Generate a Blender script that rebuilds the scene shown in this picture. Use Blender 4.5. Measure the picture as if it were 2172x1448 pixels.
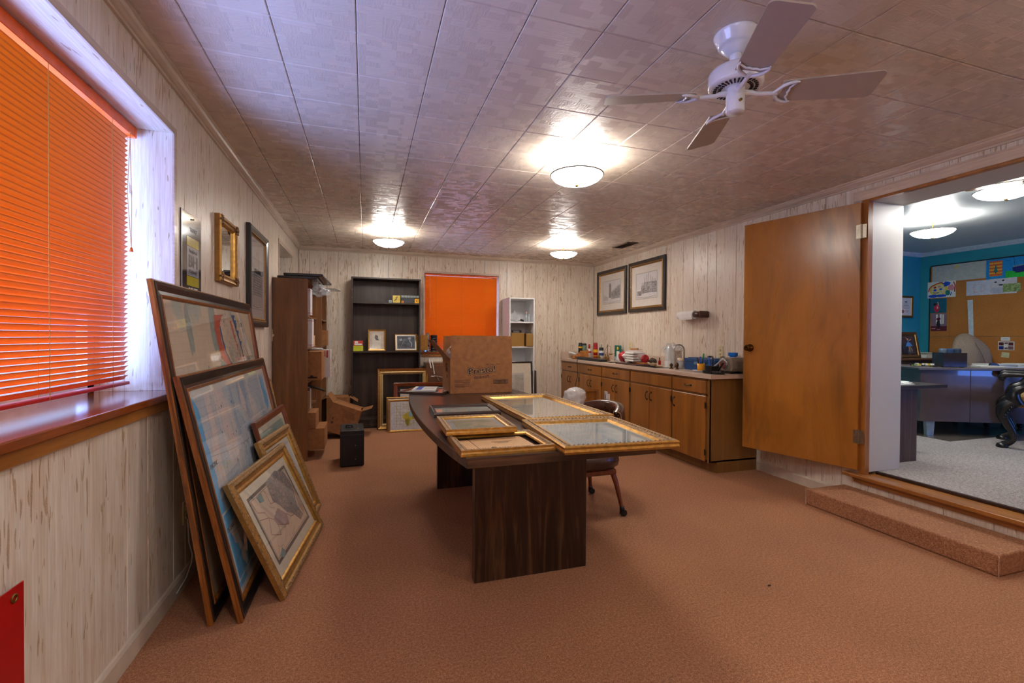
import bpy, math, random
from mathutils import Vector, Matrix, noise
random.seed(7)
PI = math.pi
sc = bpy.context.scene
C = sc.collection
for o in list(bpy.data.objects): bpy.data.objects.remove(o)

# ---------------------------------------------------------------- camera, world, daylight, exposure
cam_d = bpy.data.cameras.new('camera'); cam = bpy.data.objects.new('camera', cam_d); C.objects.link(cam)
cam_d.sensor_width = 36.0; cam_d.lens = 977.66 / 2172 * 36.0; cam_d.clip_start = 0.05
YAW, PITCH, ROLL = 0.3088, -0.0112, 0.0066
fwd = Vector((math.sin(YAW) * math.cos(PITCH), math.cos(YAW) * math.cos(PITCH), math.sin(PITCH)))
rt = Vector((math.cos(YAW), -math.sin(YAW), 0)); up = rt.cross(fwd)
rt2 = rt * math.cos(ROLL) + up * math.sin(ROLL); up2 = up * math.cos(ROLL) - rt * math.sin(ROLL)
M = Matrix((rt2, up2, -fwd)).transposed().to_4x4(); M.translation = (0, 0, 1.24)
cam.matrix_basis = M
sc.camera = cam
sc.view_settings.view_transform = 'Standard'; sc.view_settings.look = 'None'
sc.view_settings.gamma = 1; sc.view_settings.use_curve_mapping = False
sc.view_settings.exposure = EXPO = 0.45
W = bpy.data.worlds.new('world'); sc.world = W; W.use_nodes = True
bg = W.node_tree.nodes['Background']; bg.inputs[0].default_value = (0.50, 0.62, 1.0, 1); bg.inputs[1].default_value = 1.1

def area(name, loc, direction, sx, sy, power, col):
    d = bpy.data.lights.new(name, 'AREA'); d.shape = 'RECTANGLE'; d.size = sx; d.size_y = sy
    d.energy = power; d.color = col
    o = bpy.data.objects.new(name, d); C.objects.link(o)
    o.location = loc; o.rotation_euler = Vector(direction).to_track_quat('-Z', 'Y').to_euler()
    return o
area('window_daylight', (-1.75, 1.35, 0.95), (1, -0.1, 0.55), 1.5, 1.4, 170, (0.27, 0.42, 1.0))
area('window_daylight', (1.36, 7.6, 1.5), (0, -1, 0.15), 1.3, 1.3, 14, (0.45, 0.55, 1.0))
area('window_daylight', (7.05, -1.95, 1.3), (-0.1, 1, 0.0), 0.9, 1.5, 50, (0.08, 0.24, 1.0))
LAMP = 34.0

# ---------------------------------------------------------------- helpers
def lin(c):
    c = c / 255.0
    return c / 12.92 if c <= 0.04045 else ((c + 0.055) / 1.055) ** 2.4
def rgb(r, g, b): return (lin(r), lin(g), lin(b), 1)

class N:
    def __init__(s, name):
        s.m = bpy.data.materials.new(name); s.m.use_nodes = True
        s.t = s.m.node_tree; s.n = s.t.nodes; s.b = s.n['Principled BSDF']; s.tc = None
    def add(s, t, **k):
        n = s.n.new(t)
        for a, v in k.items(): setattr(n, a, v)
        return n
    def L(s, a, b): s.t.links.new(a, b)
    def obj(s, rand=0.0):
        tc = s.add('ShaderNodeTexCoord')
        if not rand: return tc.outputs['Object']
        oi = s.add('ShaderNodeObjectInfo'); v = s.add('ShaderNodeVectorMath', operation='ADD')
        mu = s.add('ShaderNodeVectorMath', operation='SCALE'); cx = s.add('ShaderNodeCombineXYZ')
        s.L(oi.outputs['Random'], cx.inputs[0]); s.L(oi.outputs['Random'], cx.inputs[1]); s.L(oi.outputs['Random'], cx.inputs[2])
        s.L(cx.outputs[0], mu.inputs[0]); mu.inputs['Scale'].default_value = rand
        s.L(tc.outputs['Object'], v.inputs[0]); s.L(mu.outputs[0], v.inputs[1])
        return v.outputs[0]
    def sc(s, vec, x, y, z):
        m = s.add('ShaderNodeMapping'); m.inputs['Scale'].default_value = (x, y, z); s.L(vec, m.inputs[0]); return m.outputs[0]
    def noise(s, vec, scale, detail=2, rough=0.5, dist=0):
        n = s.add('ShaderNodeTexNoise'); n.inputs['Scale'].default_value = scale; n.inputs['Detail'].default_value = detail
        n.inputs['Roughness'].default_value = rough; n.inputs['Distortion'].default_value = dist
        s.L(vec, n.inputs['Vector']); return n.outputs['Fac']
    def ramp(s, fac, stops):
        r = s.add('ShaderNodeValToRGB'); e = r.color_ramp.elements
        while len(e) < len(stops): e.new(0.5)
        for i, (p, c) in enumerate(stops): e[i].position = p; e[i].color = c if len(c) == 4 else (*c, 1)
        s.L(fac, r.inputs[0]); return r.outputs[0]
    def math(s, op, a, b=None, clamp=False):
        n = s.add('ShaderNodeMath', operation=op); n.use_clamp = clamp
        for i, v in enumerate((a, b)):
            if v is None: continue
            if isinstance(v, (int, float)): n.inputs[i].default_value = v
            else: s.L(v, n.inputs[i])
        return n.outputs[0]
    def mix(s, fac, a, b, mode='MIX'):
        n = s.add('ShaderNodeMix', data_type='RGBA', blend_type=mode)
        for i, v in ((0, fac), (6, a), (7, b)):
            if isinstance(v, (int, float)): n.inputs[i].default_value = v
            elif isinstance(v, tuple): n.inputs[i].default_value = v
            else: s.L(v, n.inputs[i])
        return n.outputs[2]
    def bump(s, h, strength=0.3, dist=0.01):
        b = s.add('ShaderNodeBump'); b.inputs['Strength'].default_value = strength; b.inputs['Distance'].default_value = dist
        s.L(h, b.inputs['Height']); s.L(b.outputs[0], s.b.inputs['Normal'])
    def color(s, c):
        if isinstance(c, tuple): s.b.inputs['Base Color'].default_value = c
        else: s.L(c, s.b.inputs['Base Color'])
    def rough(s, r):
        if isinstance(r, (int, float)): s.b.inputs['Roughness'].default_value = r
        else: s.L(r, s.b.inputs['Roughness'])

MC = {}
def plain(name, c, rough=0.5, metal=0.0, vary=0.06, scale=30, bump=0.0, coat=0.0, alpha=None, trans=0.0):
    if name in MC: return MC[name]
    n = N(name); v = n.obj(); f = n.noise(v, scale, 3)
    lo = tuple(x * (1 - vary * 2) for x in c[:3]) + (1,); hi = tuple(min(1, x * (1 + vary * 2)) for x in c[:3]) + (1,)
    n.color(n.ramp(f, [(0.3, lo), (0.7, hi)])); n.rough(rough); n.b.inputs['Metallic'].default_value = metal
    n.b.inputs['Coat Weight'].default_value = coat
    if trans: n.b.inputs['Transmission Weight'].default_value = trans; n.b.inputs['IOR'].default_value = 1.45
    if alpha is not None: n.b.inputs['Alpha'].default_value = alpha
    if bump: n.bump(f, bump, 0.004)
    MC[name] = n.m; return n.m

def wood(name, c1, c2, c3, axis='z', scale=1.0, rough=0.35, coat=0.2, rand=5.0, bump=0.05, ringy=0.5):
    if name in MC: return MC[name]
    n = N(name); v = n.obj(rand)
    st = {'x': (0.07, 1, 1), 'y': (1, 0.07, 1), 'z': (1, 1, 0.07)}[axis]
    v2 = n.sc(v, *[a * scale for a in st])
    f1 = n.noise(v2, 9, 4, 0.6, 1.2); f2 = n.noise(v2, 90, 3, 0.7)
    f3 = n.noise(v, 2.5, 2)
    a = n.ramp(f1, [(0.3, c1), (0.52, c2), (0.72, c3)])
    g = n.ramp(f2, [(0.35, (0.62, 0.62, 0.62)), (0.6, (1, 1, 1))])
    c = n.mix(ringy, a, n.mix(1.0, a, g, 'MULTIPLY'))
    c = n.mix(0.35, c, n.mix(1.0, c, n.ramp(f3, [(0.3, (0.6, 0.6, 0.6)), (0.7, (1.1, 1.1, 1.1))]), 'MULTIPLY'))
    n.color(c); n.rough(rough); n.b.inputs['Coat Weight'].default_value = coat; n.b.inputs['Coat Roughness'].default_value = 0.15
    if bump: n.bump(f2, bump, 0.002)
    MC[name] = n.m; return n.m

class MB:
    def __init__(s): s.v = []; s.f = []; s.mi = []; s.sm = []
    def face(s, pts, mi=0, sm=False):
        b = len(s.v); s.v += [tuple(p) for p in pts]; s.f.append(tuple(range(b, b + len(pts)))); s.mi.append(mi); s.sm.append(sm)
    def _add(s, vs, fs, mi=0, sm=False):
        b = len(s.v); s.v += [tuple(p) for p in vs]
        for f in fs: s.f.append(tuple(i + b for i in f)); s.mi.append(mi); s.sm.append(sm)
        return s
    def box(s, x0, x1, y0, y1, z0, z1, mi=0):
        if x0 > x1: x0, x1 = x1, x0
        if y0 > y1: y0, y1 = y1, y0
        if z0 > z1: z0, z1 = z1, z0
        v = [(x0, y0, z0), (x1, y0, z0), (x1, y1, z0), (x0, y1, z0), (x0, y0, z1), (x1, y0, z1), (x1, y1, z1), (x0, y1, z1)]
        return s._add(v, [(0, 3, 2, 1), (4, 5, 6, 7), (0, 1, 5, 4), (1, 2, 6, 5), (2, 3, 7, 6), (3, 0, 4, 7)], mi)
    def obox(s, c, size, R=None, mi=0):
        hx, hy, hz = (a / 2 for a in size); R = R or Matrix.Identity(3); c = Vector(c)
        v = [c + R @ Vector((sx * hx, sy * hy, sz * hz)) for sz in (-1, 1) for sx, sy in ((-1, -1), (1, -1), (1, 1), (-1, 1))]
        return s._add(v, [(0, 3, 2, 1), (4, 5, 6, 7), (0, 1, 5, 4), (1, 2, 6, 5), (2, 3, 7, 6), (3, 0, 4, 7)], mi)
    def tube(s, pts, r, n=8, mi=0, caps=True, flat=None):
        pts = [Vector(p) for p in pts]; rs = r if isinstance(r, (list, tuple)) else [r] * len(pts)
        rings = []; prev = None
        for i, p in enumerate(pts):
            d = (pts[min(i + 1, len(pts) - 1)] - pts[max(i - 1, 0)]).normalized()
            if prev is None:
                a = Vector((0, 0, 1)) if abs(d.z) < 0.9 else Vector((1, 0, 0)); u = d.cross(a).normalized()
            else: u = (prev - d * prev.dot(d)).normalized()
            prev = u; w = d.cross(u)
            rings.append([p + (u * math.cos(2 * PI * k / n) + w * math.sin(2 * PI * k / n) * (flat or 1)) * rs[i] for k in range(n)])
        vs = [q for ring in rings for q in ring]
        fs = [(i * n + k, i * n + (k + 1) % n, (i + 1) * n + (k + 1) % n, (i + 1) * n + k) for i in range(len(pts) - 1) for k in range(n)]
        s._add(vs, fs, mi, True)
        if caps: s._add(rings[0], [tuple(reversed(range(n)))], mi); s._add(rings[-1], [tuple(range(n))], mi)
        return s
    def lathe(s, prof, c=(0, 0, 0), n=24, mi=0, R=None, sm=True, a0=0, a1=2 * PI):
        c = Vector(c); R = R or Matrix.Identity(3); full = abs(a1 - a0 - 2 * PI) < 1e-6; m = n if full else n + 1
        vs = [c + R @ Vector((r * math.cos(a0 + (a1 - a0) * k / n), r * math.sin(a0 + (a1 - a0) * k / n), z)) for r, z in prof for k in range(m)]
        fs = []
        for i in range(len(prof) - 1):
            for k in range(n):
                k2 = (k + 1) % m if full else k + 1
                fs.append((i * m + k, i * m + k2, (i + 1) * m + k2, (i + 1) * m + k))
        return s._add(vs, fs, mi, sm)
    def cyl(s, p0, p1, r, n=16, mi=0): return s.tube([p0, p1], r, n, mi)
    def extr(s, poly, f3, mi=0, sm_side=False):
        """poly: list of 2d; f3(u,v,t) -> point for t in 0,1"""
        n = len(poly); a = [f3(u, v, 0) for u, v in poly]; b = [f3(u, v, 1) for u, v in poly]
        s._add(a, [tuple(reversed(range(n)))], mi); s._add(b, [tuple(range(n))], mi)
        s._add(a + b, [(i, (i + 1) % n, n + (i + 1) % n, n + i) for i in range(n)], mi, sm_side)
        return s
    def build(s, name, mats, parent=None, bevel=0, kind=None, loc=None, rot=None, seg=1):
        me = bpy.data.meshes.new(name); me.from_pydata(s.v, [], s.f)
        if not isinstance(mats, (list, tuple)): mats = [mats]
        for m in mats: me.materials.append(m)
        me.polygons.foreach_set('material_index', s.mi); me.polygons.foreach_set('use_smooth', s.sm); me.update()
        o = bpy.data.objects.new(name, me); C.objects.link(o)
        if parent: o.parent = parent
        if bevel:
            b = o.modifiers.new('bevel', 'BEVEL'); b.width = bevel; b.segments = seg; b.limit_method = 'ANGLE'; b.angle_limit = 0.7
            if s.v:
                w = o.modifiers.new('weld', 'WELD'); w.merge_threshold = 1e-5; o.modifiers.move(1, 0)
        if kind: o['kind'] = kind
        if loc: o.location = loc
        if rot: o.rotation_euler = rot
        return o

def tag(o, label, cat, group=None):
    o['label'] = label; o['category'] = cat
    if group: o['group'] = group
    return o
def thing(name, label, cat, loc=(0, 0, 0), rz=0, group=None, M=None):
    o = bpy.data.objects.new(name, None); C.objects.link(o); o.empty_display_size = 0.05
    if M is not None: o.matrix_basis = M
    else: o.location = loc; o.rotation_euler = (0, 0, rz)
    return tag(o, label, cat, group)
def copy_tree(o, parent=None):
    c = o.copy(); C.objects.link(c)
    if parent: c.parent = parent
    for ch in list(o.children): copy_tree(ch, c)
    return c
def frameM(origin, xd, zd):
    x = Vector(xd).normalized(); z = Vector(zd); z = (z - x * z.dot(x)).normalized(); y = z.cross(x)
    m = Matrix((x, y, z)).transposed().to_4x4(); m.translation = origin; return m
def struct(name, mb, mats, parent=None, **k):
    return mb.build(name, mats, parent, kind=None if parent else 'structure', **k)
def Rz(a): return Matrix.Rotation(a, 3, 'Z')
def Rx(a): return Matrix.Rotation(a, 3, 'X')
def Ry(a): return Matrix.Rotation(a, 3, 'Y')

def spline(pts, rs, k=5):
    P_ = [Vector(p) for p in pts]; out = []; ro = []
    for i in range(len(P_) - 1):
        a, b, c, d = P_[max(i - 1, 0)], P_[i], P_[i + 1], P_[min(i + 2, len(P_) - 1)]
        for j in range(k):
            t = j / k; out.append(.5 * ((2 * b) + (c - a) * t + (2 * a - 5 * b + 4 * c - d) * t * t + (3 * b - a - 3 * c + d) * t ** 3)); ro.append(rs[i] + (rs[i + 1] - rs[i]) * (3 * t * t - 2 * t ** 3))
    return out + [P_[-1]], ro + [rs[-1]]
def text(s, size, mat, parent, M, name='lettering', ext=0.0003, align='CENTER', bold=0.0, sx=1.0):
    cu = bpy.data.curves.new(name, 'FONT'); cu.body = s; cu.size = size; cu.extrude = ext; cu.align_x = align; cu.align_y = 'CENTER'; cu.offset = bold
    cu.resolution_u = 3
    t = bpy.data.objects.new('tmp', cu); C.objects.link(t)
    dg = bpy.context.evaluated_depsgraph_get()
    me = bpy.data.meshes.new_from_object(t.evaluated_get(dg)); bpy.data.objects.remove(t)
    me.transform(M @ Matrix.Diagonal((sx, 1, 1, 1)))
    me.materials.clear(); me.materials.append(mat)
    o = bpy.data.objects.new(name, me); C.objects.link(o); o.parent = parent
    return o
def textM(x, y, z, roll=0):
    """local picture frame: x right, z up, front -y"""
    return Matrix.Translation((x, y, z)) @ Matrix(((1, 0, 0), (0, 0, -1), (0, 1, 0))).to_4x4() @ Matrix.Rotation(roll, 4, 'Z')

def ribbon(mb, pts, w, y=0.0, mi=0):
    for (x0, z0), (x1, z1) in zip(pts[:-1], pts[1:]):
        dx, dz = x1 - x0, z1 - z0; l = math.hypot(dx, dz)
        if l < 1e-6: continue
        nx, nz = -dz / l * w / 2, dx / l * w / 2
        mb.face([(x0 - nx, y, z0 - nz), (x1 - nx, y, z1 - nz), (x1 + nx, y, z1 + nz), (x0 + nx, y, z0 + nz)], mi)
def blobpoly(cx, cz, rx, rz, y, seed, n=22, amp=0.25, rot=0):
    pts = []
    for k in range(n):
        a = 2 * PI * k / n; q = 1 + amp * noise.noise((math.cos(a) * 1.6 + seed * 3.1, math.sin(a) * 1.6, seed)) * 2 + amp * 0.5 * noise.noise((math.cos(a) * 5, math.sin(a) * 5 + seed, seed * 2))
        x, z = rx * q * math.cos(a), rz * q * math.sin(a)
        pts.append((cx + x * math.cos(rot) - z * math.sin(rot), y, cz + x * math.sin(rot) + z * math.cos(rot)))
    return pts
def crumple(name, mat, c, r, amp, seed, parent=None, freq=3.0, sub=4, squash=None, thresh_z=None):
    import bmesh
    bm = bmesh.new(); bmesh.ops.create_icosphere(bm, subdivisions=sub, radius=1)
    for v in bm.verts:
        p = v.co.copy(); n1 = noise.noise(p * freq + Vector((seed, seed * 2, 0))); n2 = abs(noise.noise(p * freq * 2.3 + Vector((0, seed, seed))))
        n3 = noise.noise(p * freq * 5 + Vector((seed, 0, seed))); q = 1 + amp * (n1 * 1.0 - n2 * 0.7 + n3 * 0.25)
        v.co = Vector((p.x * r[0] * q, p.y * r[1] * q, p.z * r[2] * q))
        if thresh_z is not None and v.co.z < thresh_z: v.co.z = thresh_z + (v.co.z - thresh_z) * 0.02
    me = bpy.data.meshes.new(name); bm.to_mesh(me); bm.free()
    for p in me.polygons: p.use_smooth = True
    me.materials.append(mat); o = bpy.data.objects.new(name, me); C.objects.link(o); o.location = c
    if parent: o.parent = parent
    return o

# ---------------------------------------------------------------- materials
def mat_paneling(name='whitewashed_panel', axis='z'):
    n = N(name); v = n.obj(9.0)
    st = {'z': (1, 1, 0.045), 'y': (1, 0.045, 1), 'x': (0.045, 1, 1)}[axis]
    st2 = {'z': (1, 1, 0.13), 'y': (1, 0.13, 1), 'x': (0.13, 1, 1)}[axis]
    g = n.sc(v, *st); g2 = n.sc(v, *st2)
    d = n.noise(n.sc(v, 1, 1, 0.35), 7, 2, 0.5, 1.5)
    fine = n.noise(g, 150, 3, 0.6); mid = n.noise(g, 34, 4, 0.6, 0.8)
    base = n.ramp(mid, [(0.3, rgb(216, 199, 178)), (0.48, rgb(231, 219, 203)), (0.68, rgb(238, 231, 220))])
    base = n.mix(n.ramp(fine, [(0.42, (0.25, 0.25, 0.25)), (0.6, (0, 0, 0))]), base, rgb(178, 150, 120))
    kn = n.ramp(d, [(0.60, (0, 0, 0)), (0.72, (1, 1, 1))])
    base = n.mix(n.math('MULTIPLY', kn, 0.35), base, rgb(205, 178, 145))
    fl = n.noise(g2, 80, 1, 0.4, 0.3); big = n.noise(n.sc(v, 1, 1, 0.5), 5.0, 2)
    m = n.math('ADD', fl, n.math('MULTIPLY', n.math('SUBTRACT', big, 0.5), 0.42))
    fleck = n.ramp(m, [(0.665, (0, 0, 0)), (0.69, (1, 1, 1))])
    grit = n.noise(v, 420, 1)
    fc = n.ramp(grit, [(0.4, rgb(140, 102, 58)), (0.66, rgb(190, 160, 120))])
    n.color(n.mix(n.math('MULTIPLY', fleck, 0.7), base, fc))
    n.rough(n.ramp(mid, [(0.3, (0.30,) * 3), (0.7, (0.42,) * 3)])); n.b.inputs['Coat Weight'].default_value = 0.12; n.b.inputs['Coat Roughness'].default_value = 0.28
    n.bump(n.math('SUBTRACT', mid, n.math('MULTIPLY', fleck, 0.8)), 0.12, 0.004)
    return n.m
PAN = mat_paneling(); PANY = mat_paneling('whitewashed_board_lengthwise', 'y')
TRIM = wood('pale_trim_wood', rgb(205, 182, 160), rgb(216, 196, 176), rgb(225, 208, 190), 'y', 1, 0.4, 0.15, 0)
TRIMX = wood('pale_trim_wood_across', rgb(205, 182, 160), rgb(216, 196, 176), rgb(225, 208, 190), 'x', 1, 0.4, 0.15, 0)
GROOVE = plain('groove_shadow_wood', rgb(120, 86, 58), 0.8)
BASE = plain('baseboard_paint', rgb(206, 190, 172), 0.4, vary=0.05, scale=12)

def mat_ceiling():
    n = N('embossed_ceiling_tile'); v = n.obj(0); oi = n.add('ShaderNodeObjectInfo')
    tc = n.add('ShaderNodeTexCoord'); geo = n.add('ShaderNodeNewGeometry'); p = geo.outputs['Position']
    # rectangular patches of two sizes, each combed in its own direction
    def cells(sx, sy, w):
        q = n.add('ShaderNodeVectorMath', operation='MULTIPLY'); n.L(p, q.inputs[0]); q.inputs[1].default_value = (sx, sy, 0)
        fl = n.add('ShaderNodeVectorMath', operation='FLOOR'); n.L(q.outputs[0], fl.inputs[0])
        wn = n.add('ShaderNodeTexWhiteNoise', noise_dimensions='3D'); n.L(fl.outputs[0], wn.inputs['Vector']); return wn.outputs['Value']
    a = cells(16.4, 26.2, 0); b = cells(9.84, 13.12, 0)
    pick = n.math('GREATER_THAN', b, 0.5); r = n.math('MULTIPLY', a, 1.0)
    patch = n.math('GREATER_THAN', n.math('ADD', n.math('MULTIPLY', a, 0.6), n.math('MULTIPLY', b, 0.4)), 0.5)
    w1 = n.noise(n.sc(p, 1, 0.22, 1), 120, 2, 0.5, 1.0); w2 = n.noise(n.sc(p, 0.22, 1, 1), 120, 2, 0.5, 1.0)
    h = n.mix(patch, w1, w2)
    c = n.noise(p, 3, 2)
    n.color(n.ramp(c, [(0.3, rgb(204, 188, 172)), (0.7, rgb(214, 198, 183))]))
    n.rough(n.ramp(patch, [(0.0, (0.23,) * 3), (1.0, (0.48,) * 3)]))
    n.b.inputs['Specular IOR Level'].default_value = 0.55
    n.bump(h, 0.33, 0.004)
    return n.m
CEIL = mat_ceiling()
def mat_carpet(name, c1, c2, c3, sc_=260):
    n = N(name); v = n.obj()
    a = n.noise(v, sc_, 2, 0.7); b = n.noise(v, sc_ * 0.35, 3, 0.7); big = n.noise(v, 1.3, 3)
    c = n.ramp(n.math('ADD', n.math('MULTIPLY', a, 0.6), n.math('MULTIPLY', b, 0.4)), [(0.36, c1), (0.5, c2), (0.64, c3)])
    c = n.mix(0.5, c, n.mix(1.0, c, n.ramp(big, [(0.35, (0.82,) * 3), (0.65, (1.08,) * 3)]), 'MULTIPLY'))
    n.color(c); n.rough(0.95);  n.bump(a, 0.7, 0.006); return n.m
CARPET = mat_carpet('rust_carpet', rgb(122, 78, 51), rgb(168, 112, 77), rgb(207, 157, 118))
CARPET2 = mat_carpet('grey_carpet', rgb(120, 110, 104), rgb(160, 150, 144), rgb(196, 188, 184), 170)
OAK = wood('oiled_orange_wood', rgb(150, 92, 36), rgb(174, 112, 48), rgb(194, 132, 64), 'y', 1, 0.3, 0.4, 0)
OAKZ = wood('oiled_orange_wood_upright', rgb(150, 92, 36), rgb(174, 112, 48), rgb(194, 132, 64), 'z', 1, 0.3, 0.4, 0)
SILL = wood('glossy_sill_wood', rgb(118, 54, 22), rgb(150, 74, 30), rgb(176, 94, 42), 'y', 1, 0.16, 0.6, 0)
def mat_door():
    n = N('birch_door_veneer'); v = n.obj()
    g = n.sc(v, 1, 1, 0.3); a = n.noise(g, 3.2, 4, 0.6, 0.8); f = n.noise(n.sc(v, 1, 1, 0.05), 60, 3, 0.6)
    c = n.ramp(a, [(0.32, rgb(122, 80, 30)), (0.47, rgb(164, 104, 36)), (0.66, rgb(182, 118, 46))])
    n.color(n.mix(0.18, c, n.mix(1.0, c, n.ramp(f, [(0.3, (0.55,) * 3), (0.7, (1.1,) * 3)]), 'MULTIPLY')))
    n.rough(n.ramp(a, [(0.3, (0.34,) * 3), (0.7, (0.24,) * 3)])); n.b.inputs['Coat Weight'].default_value = 0.3; n.b.inputs['Coat Roughness'].default_value = 0.2
    return n.m
DOOR = mat_door()
CAB = wood('cabinet_birch', rgb(136, 86, 34), rgb(158, 100, 40), rgb(172, 112, 48), 'z', 0.8, 0.3, 0.3, 3, 0.02, 0.2)
CABFR = wood('cabinet_face_frame', rgb(124, 84, 40), rgb(140, 98, 48), rgb(150, 106, 54), 'z', 0.8, 0.35, 0.25, 3, 0.02, 0.2)
WALNUT = wood('walnut_laminate', rgb(20, 11, 8), rgb(52, 33, 22), rgb(106, 72, 48), 'z', 2.4, 0.3, 0.15, 2, 0.03, 0.8)
WALNUTX = wood('walnut_laminate_edge', rgb(44, 28, 18), rgb(88, 60, 42), rgb(126, 92, 66), 'x', 2.0, 0.35, 0.1, 2, 0.03, 0.6)
WALTOP = wood('walnut_table_top', rgb(50, 32, 25), rgb(62, 42, 33), rgb(74, 52, 42), 'x', 0.9, 0.30, 0.2, 0, 0.02, 0.5)
SHELFW = wood('brown_bookcase_laminate', rgb(112, 70, 38), rgb(134, 88, 50), rgb(150, 102, 62), 'z', 1, 0.4, 0.1, 2, 0.03, 0.5)
DARKSH = wood('dark_bookcase_laminate', rgb(40, 28, 22), rgb(58, 42, 34), rgb(76, 58, 48), 'z', 1, 0.45, 0.1, 2, 0.03, 0.6)
GOLD = plain('gold_leaf', rgb(168, 124, 62), 0.42, 0.6, 0.10, 40, 0.1)
GOLDD = plain('antique_gold_carving', rgb(146, 114, 74), 0.55, 0.25, 0.3, 90, 0.3)
GOLDB = plain('bright_gold_edge', rgb(200, 150, 70), 0.36, 0.65, 0.12, 40)
BURL = wood('burl_edge', rgb(96, 52, 16), rgb(150, 88, 32), rgb(186, 118, 52), 'z', 6, 0.3, 0.3, 2, 0.0, 0.2)
BLACKF = plain('black_frame_lacquer', rgb(30, 26, 25), 0.3, 0.0, 0.2, 20, coat=0.3)
ESPR = plain('espresso_frame_wood', rgb(58, 36, 28), 0.35, 0.0, 0.15, 20, coat=0.3)
MAHOG = wood('mahogany_frame', rgb(92, 40, 16), rgb(122, 58, 26), rgb(142, 72, 34), 'z', 2, 0.3, 0.3, 2, 0.0, 0.3)
WHITE = plain('white_melamine', rgb(226, 226, 228), 0.4, vary=0.02)
WPAINT = plain('white_fan_enamel', rgb(226, 226, 232), 0.22, vary=0.02, coat=0.4)
FANBL = plain('fan_blade_taupe', rgb(172, 158, 146), 0.45, vary=0.01)
JAMBW = plain('white_jamb_paint', rgb(200, 194, 184), 0.45, vary=0.0)
TEAL = plain('teal_wall_paint', rgb(40, 146, 164), 0.6, vary=0.04, scale=4)
BRASS = plain('aged_brass', rgb(150, 120, 62), 0.3, 0.9, 0.15)
BRONZE = plain('dark_bronze', rgb(74, 58, 44), 0.35, 0.85, 0.2)
CHROME = plain('chrome', rgb(200, 200, 204), 0.12, 1.0, 0.02)
STEEL = plain('hinge_steel', rgb(150, 140, 122), 0.35, 0.9, 0.1)
CARD = plain('cardboard', rgb(152, 100, 56), 0.8, vary=0.08, scale=25)
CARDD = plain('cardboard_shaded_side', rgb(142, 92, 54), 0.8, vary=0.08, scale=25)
PAPER = plain('white_paper', rgb(226, 224, 218), 0.7, vary=0.02)
MATB = plain('cream_mat_board', rgb(214, 204, 184), 0.8, vary=0.03)
MATG = plain('grey_mat_board', rgb(176, 186, 184), 0.8, vary=0.03)
INK = plain('black_ink', rgb(34, 22, 16), 0.7)
GREYINK = plain('grey_ink', rgb(96, 92, 92), 0.7)
RED = plain('red_plastic', rgb(190, 22, 24), 0.3); BLUE = plain('blue_plastic', rgb(20, 96, 200), 0.35)
GREEN = plain('green_plastic', rgb(22, 140, 60), 0.35); YELLOW = plain('yellow_plastic', rgb(232, 178, 22), 0.4)
BLACKP = plain('black_plastic', rgb(22, 22, 24), 0.35); GREYP = plain('grey_plastic', rgb(120, 126, 128), 0.4)
IVORY = plain('ivory_plastic', rgb(222, 206, 168), 0.35)
LEATH = plain('brown_leather', rgb(66, 38, 26), 0.25, 0, 0.15, 25, 0.04, coat=0.3)
BAG = plain('thin_white_plastic', rgb(226, 222, 222), 0.25, vary=0.03, alpha=0.8)
CLEARBAG = plain('clear_plastic_bag', rgb(220, 224, 228), 0.12, vary=0.02, alpha=0.28)
def mat_glass(name='picture_glass', tint=(1, 1, 1, 1), w=0.0):
    n = N(name); n.n.remove(n.b); out = n.n['Material Output']
    t = n.add('ShaderNodeBsdfTransparent'); g = n.add('ShaderNodeBsdfGlossy'); g.inputs['Roughness'].default_value = 0.03
    t.inputs[0].default_value = tint
    fr = n.add('ShaderNodeLayerWeight'); fr.inputs[0].default_value = 0.5; mx = n.add('ShaderNodeMixShader')
    ff = n.math('ADD', n.math('MULTIPLY', n.math('POWER', fr.outputs['Facing'], 4.0), 0.7), 0.03)
    n.L(ff, mx.inputs[0]); n.L(t.outputs[0], mx.inputs[1]); n.L(g.outputs[0], mx.inputs[2]); n.L(mx.outputs[0], out.inputs[0]); return n.m
GLASS = mat_glass()
RIMD = plain('dark_rim', rgb(60, 46, 34), 0.5)
MIRROR = plain('mirror_silver', rgb(225, 228, 230), 0.02, 1.0, 0.0)
def mat_blind():
    n = N('orange_blind_slat'); out = n.n['Material Output']; n.color(rgb(254, 138, 16)); n.rough(0.38)
    t = n.add('ShaderNodeBsdfTranslucent'); t.inputs[0].default_value = rgb(255, 150, 50); m = n.add('ShaderNodeMixShader'); m.inputs[0].default_value = 0.17
    n.L(n.b.outputs[0], m.inputs[1]); n.L(t.outputs[0], m.inputs[2]); n.L(m.outputs[0], out.inputs[0]); return n.m
SLAT = mat_blind()
ORANGE = plain('orange_enamel', rgb(246, 104, 16), 0.35)
def mat_emit(name, col, strength):
    n = N(name); n.color(rgb(240, 238, 230)); n.b.inputs['Emission Color'].default_value = col; n.b.inputs['Emission Strength'].default_value = strength; return n.m
GLOW = mat_emit('lit_frosted_glass', (1.0, 0.965, 0.905, 1), LAMP)
GLOW2 = mat_emit('lit_frosted_glass_office', (1.0, 0.98, 0.94, 1), LAMP * 1.1)

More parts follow.
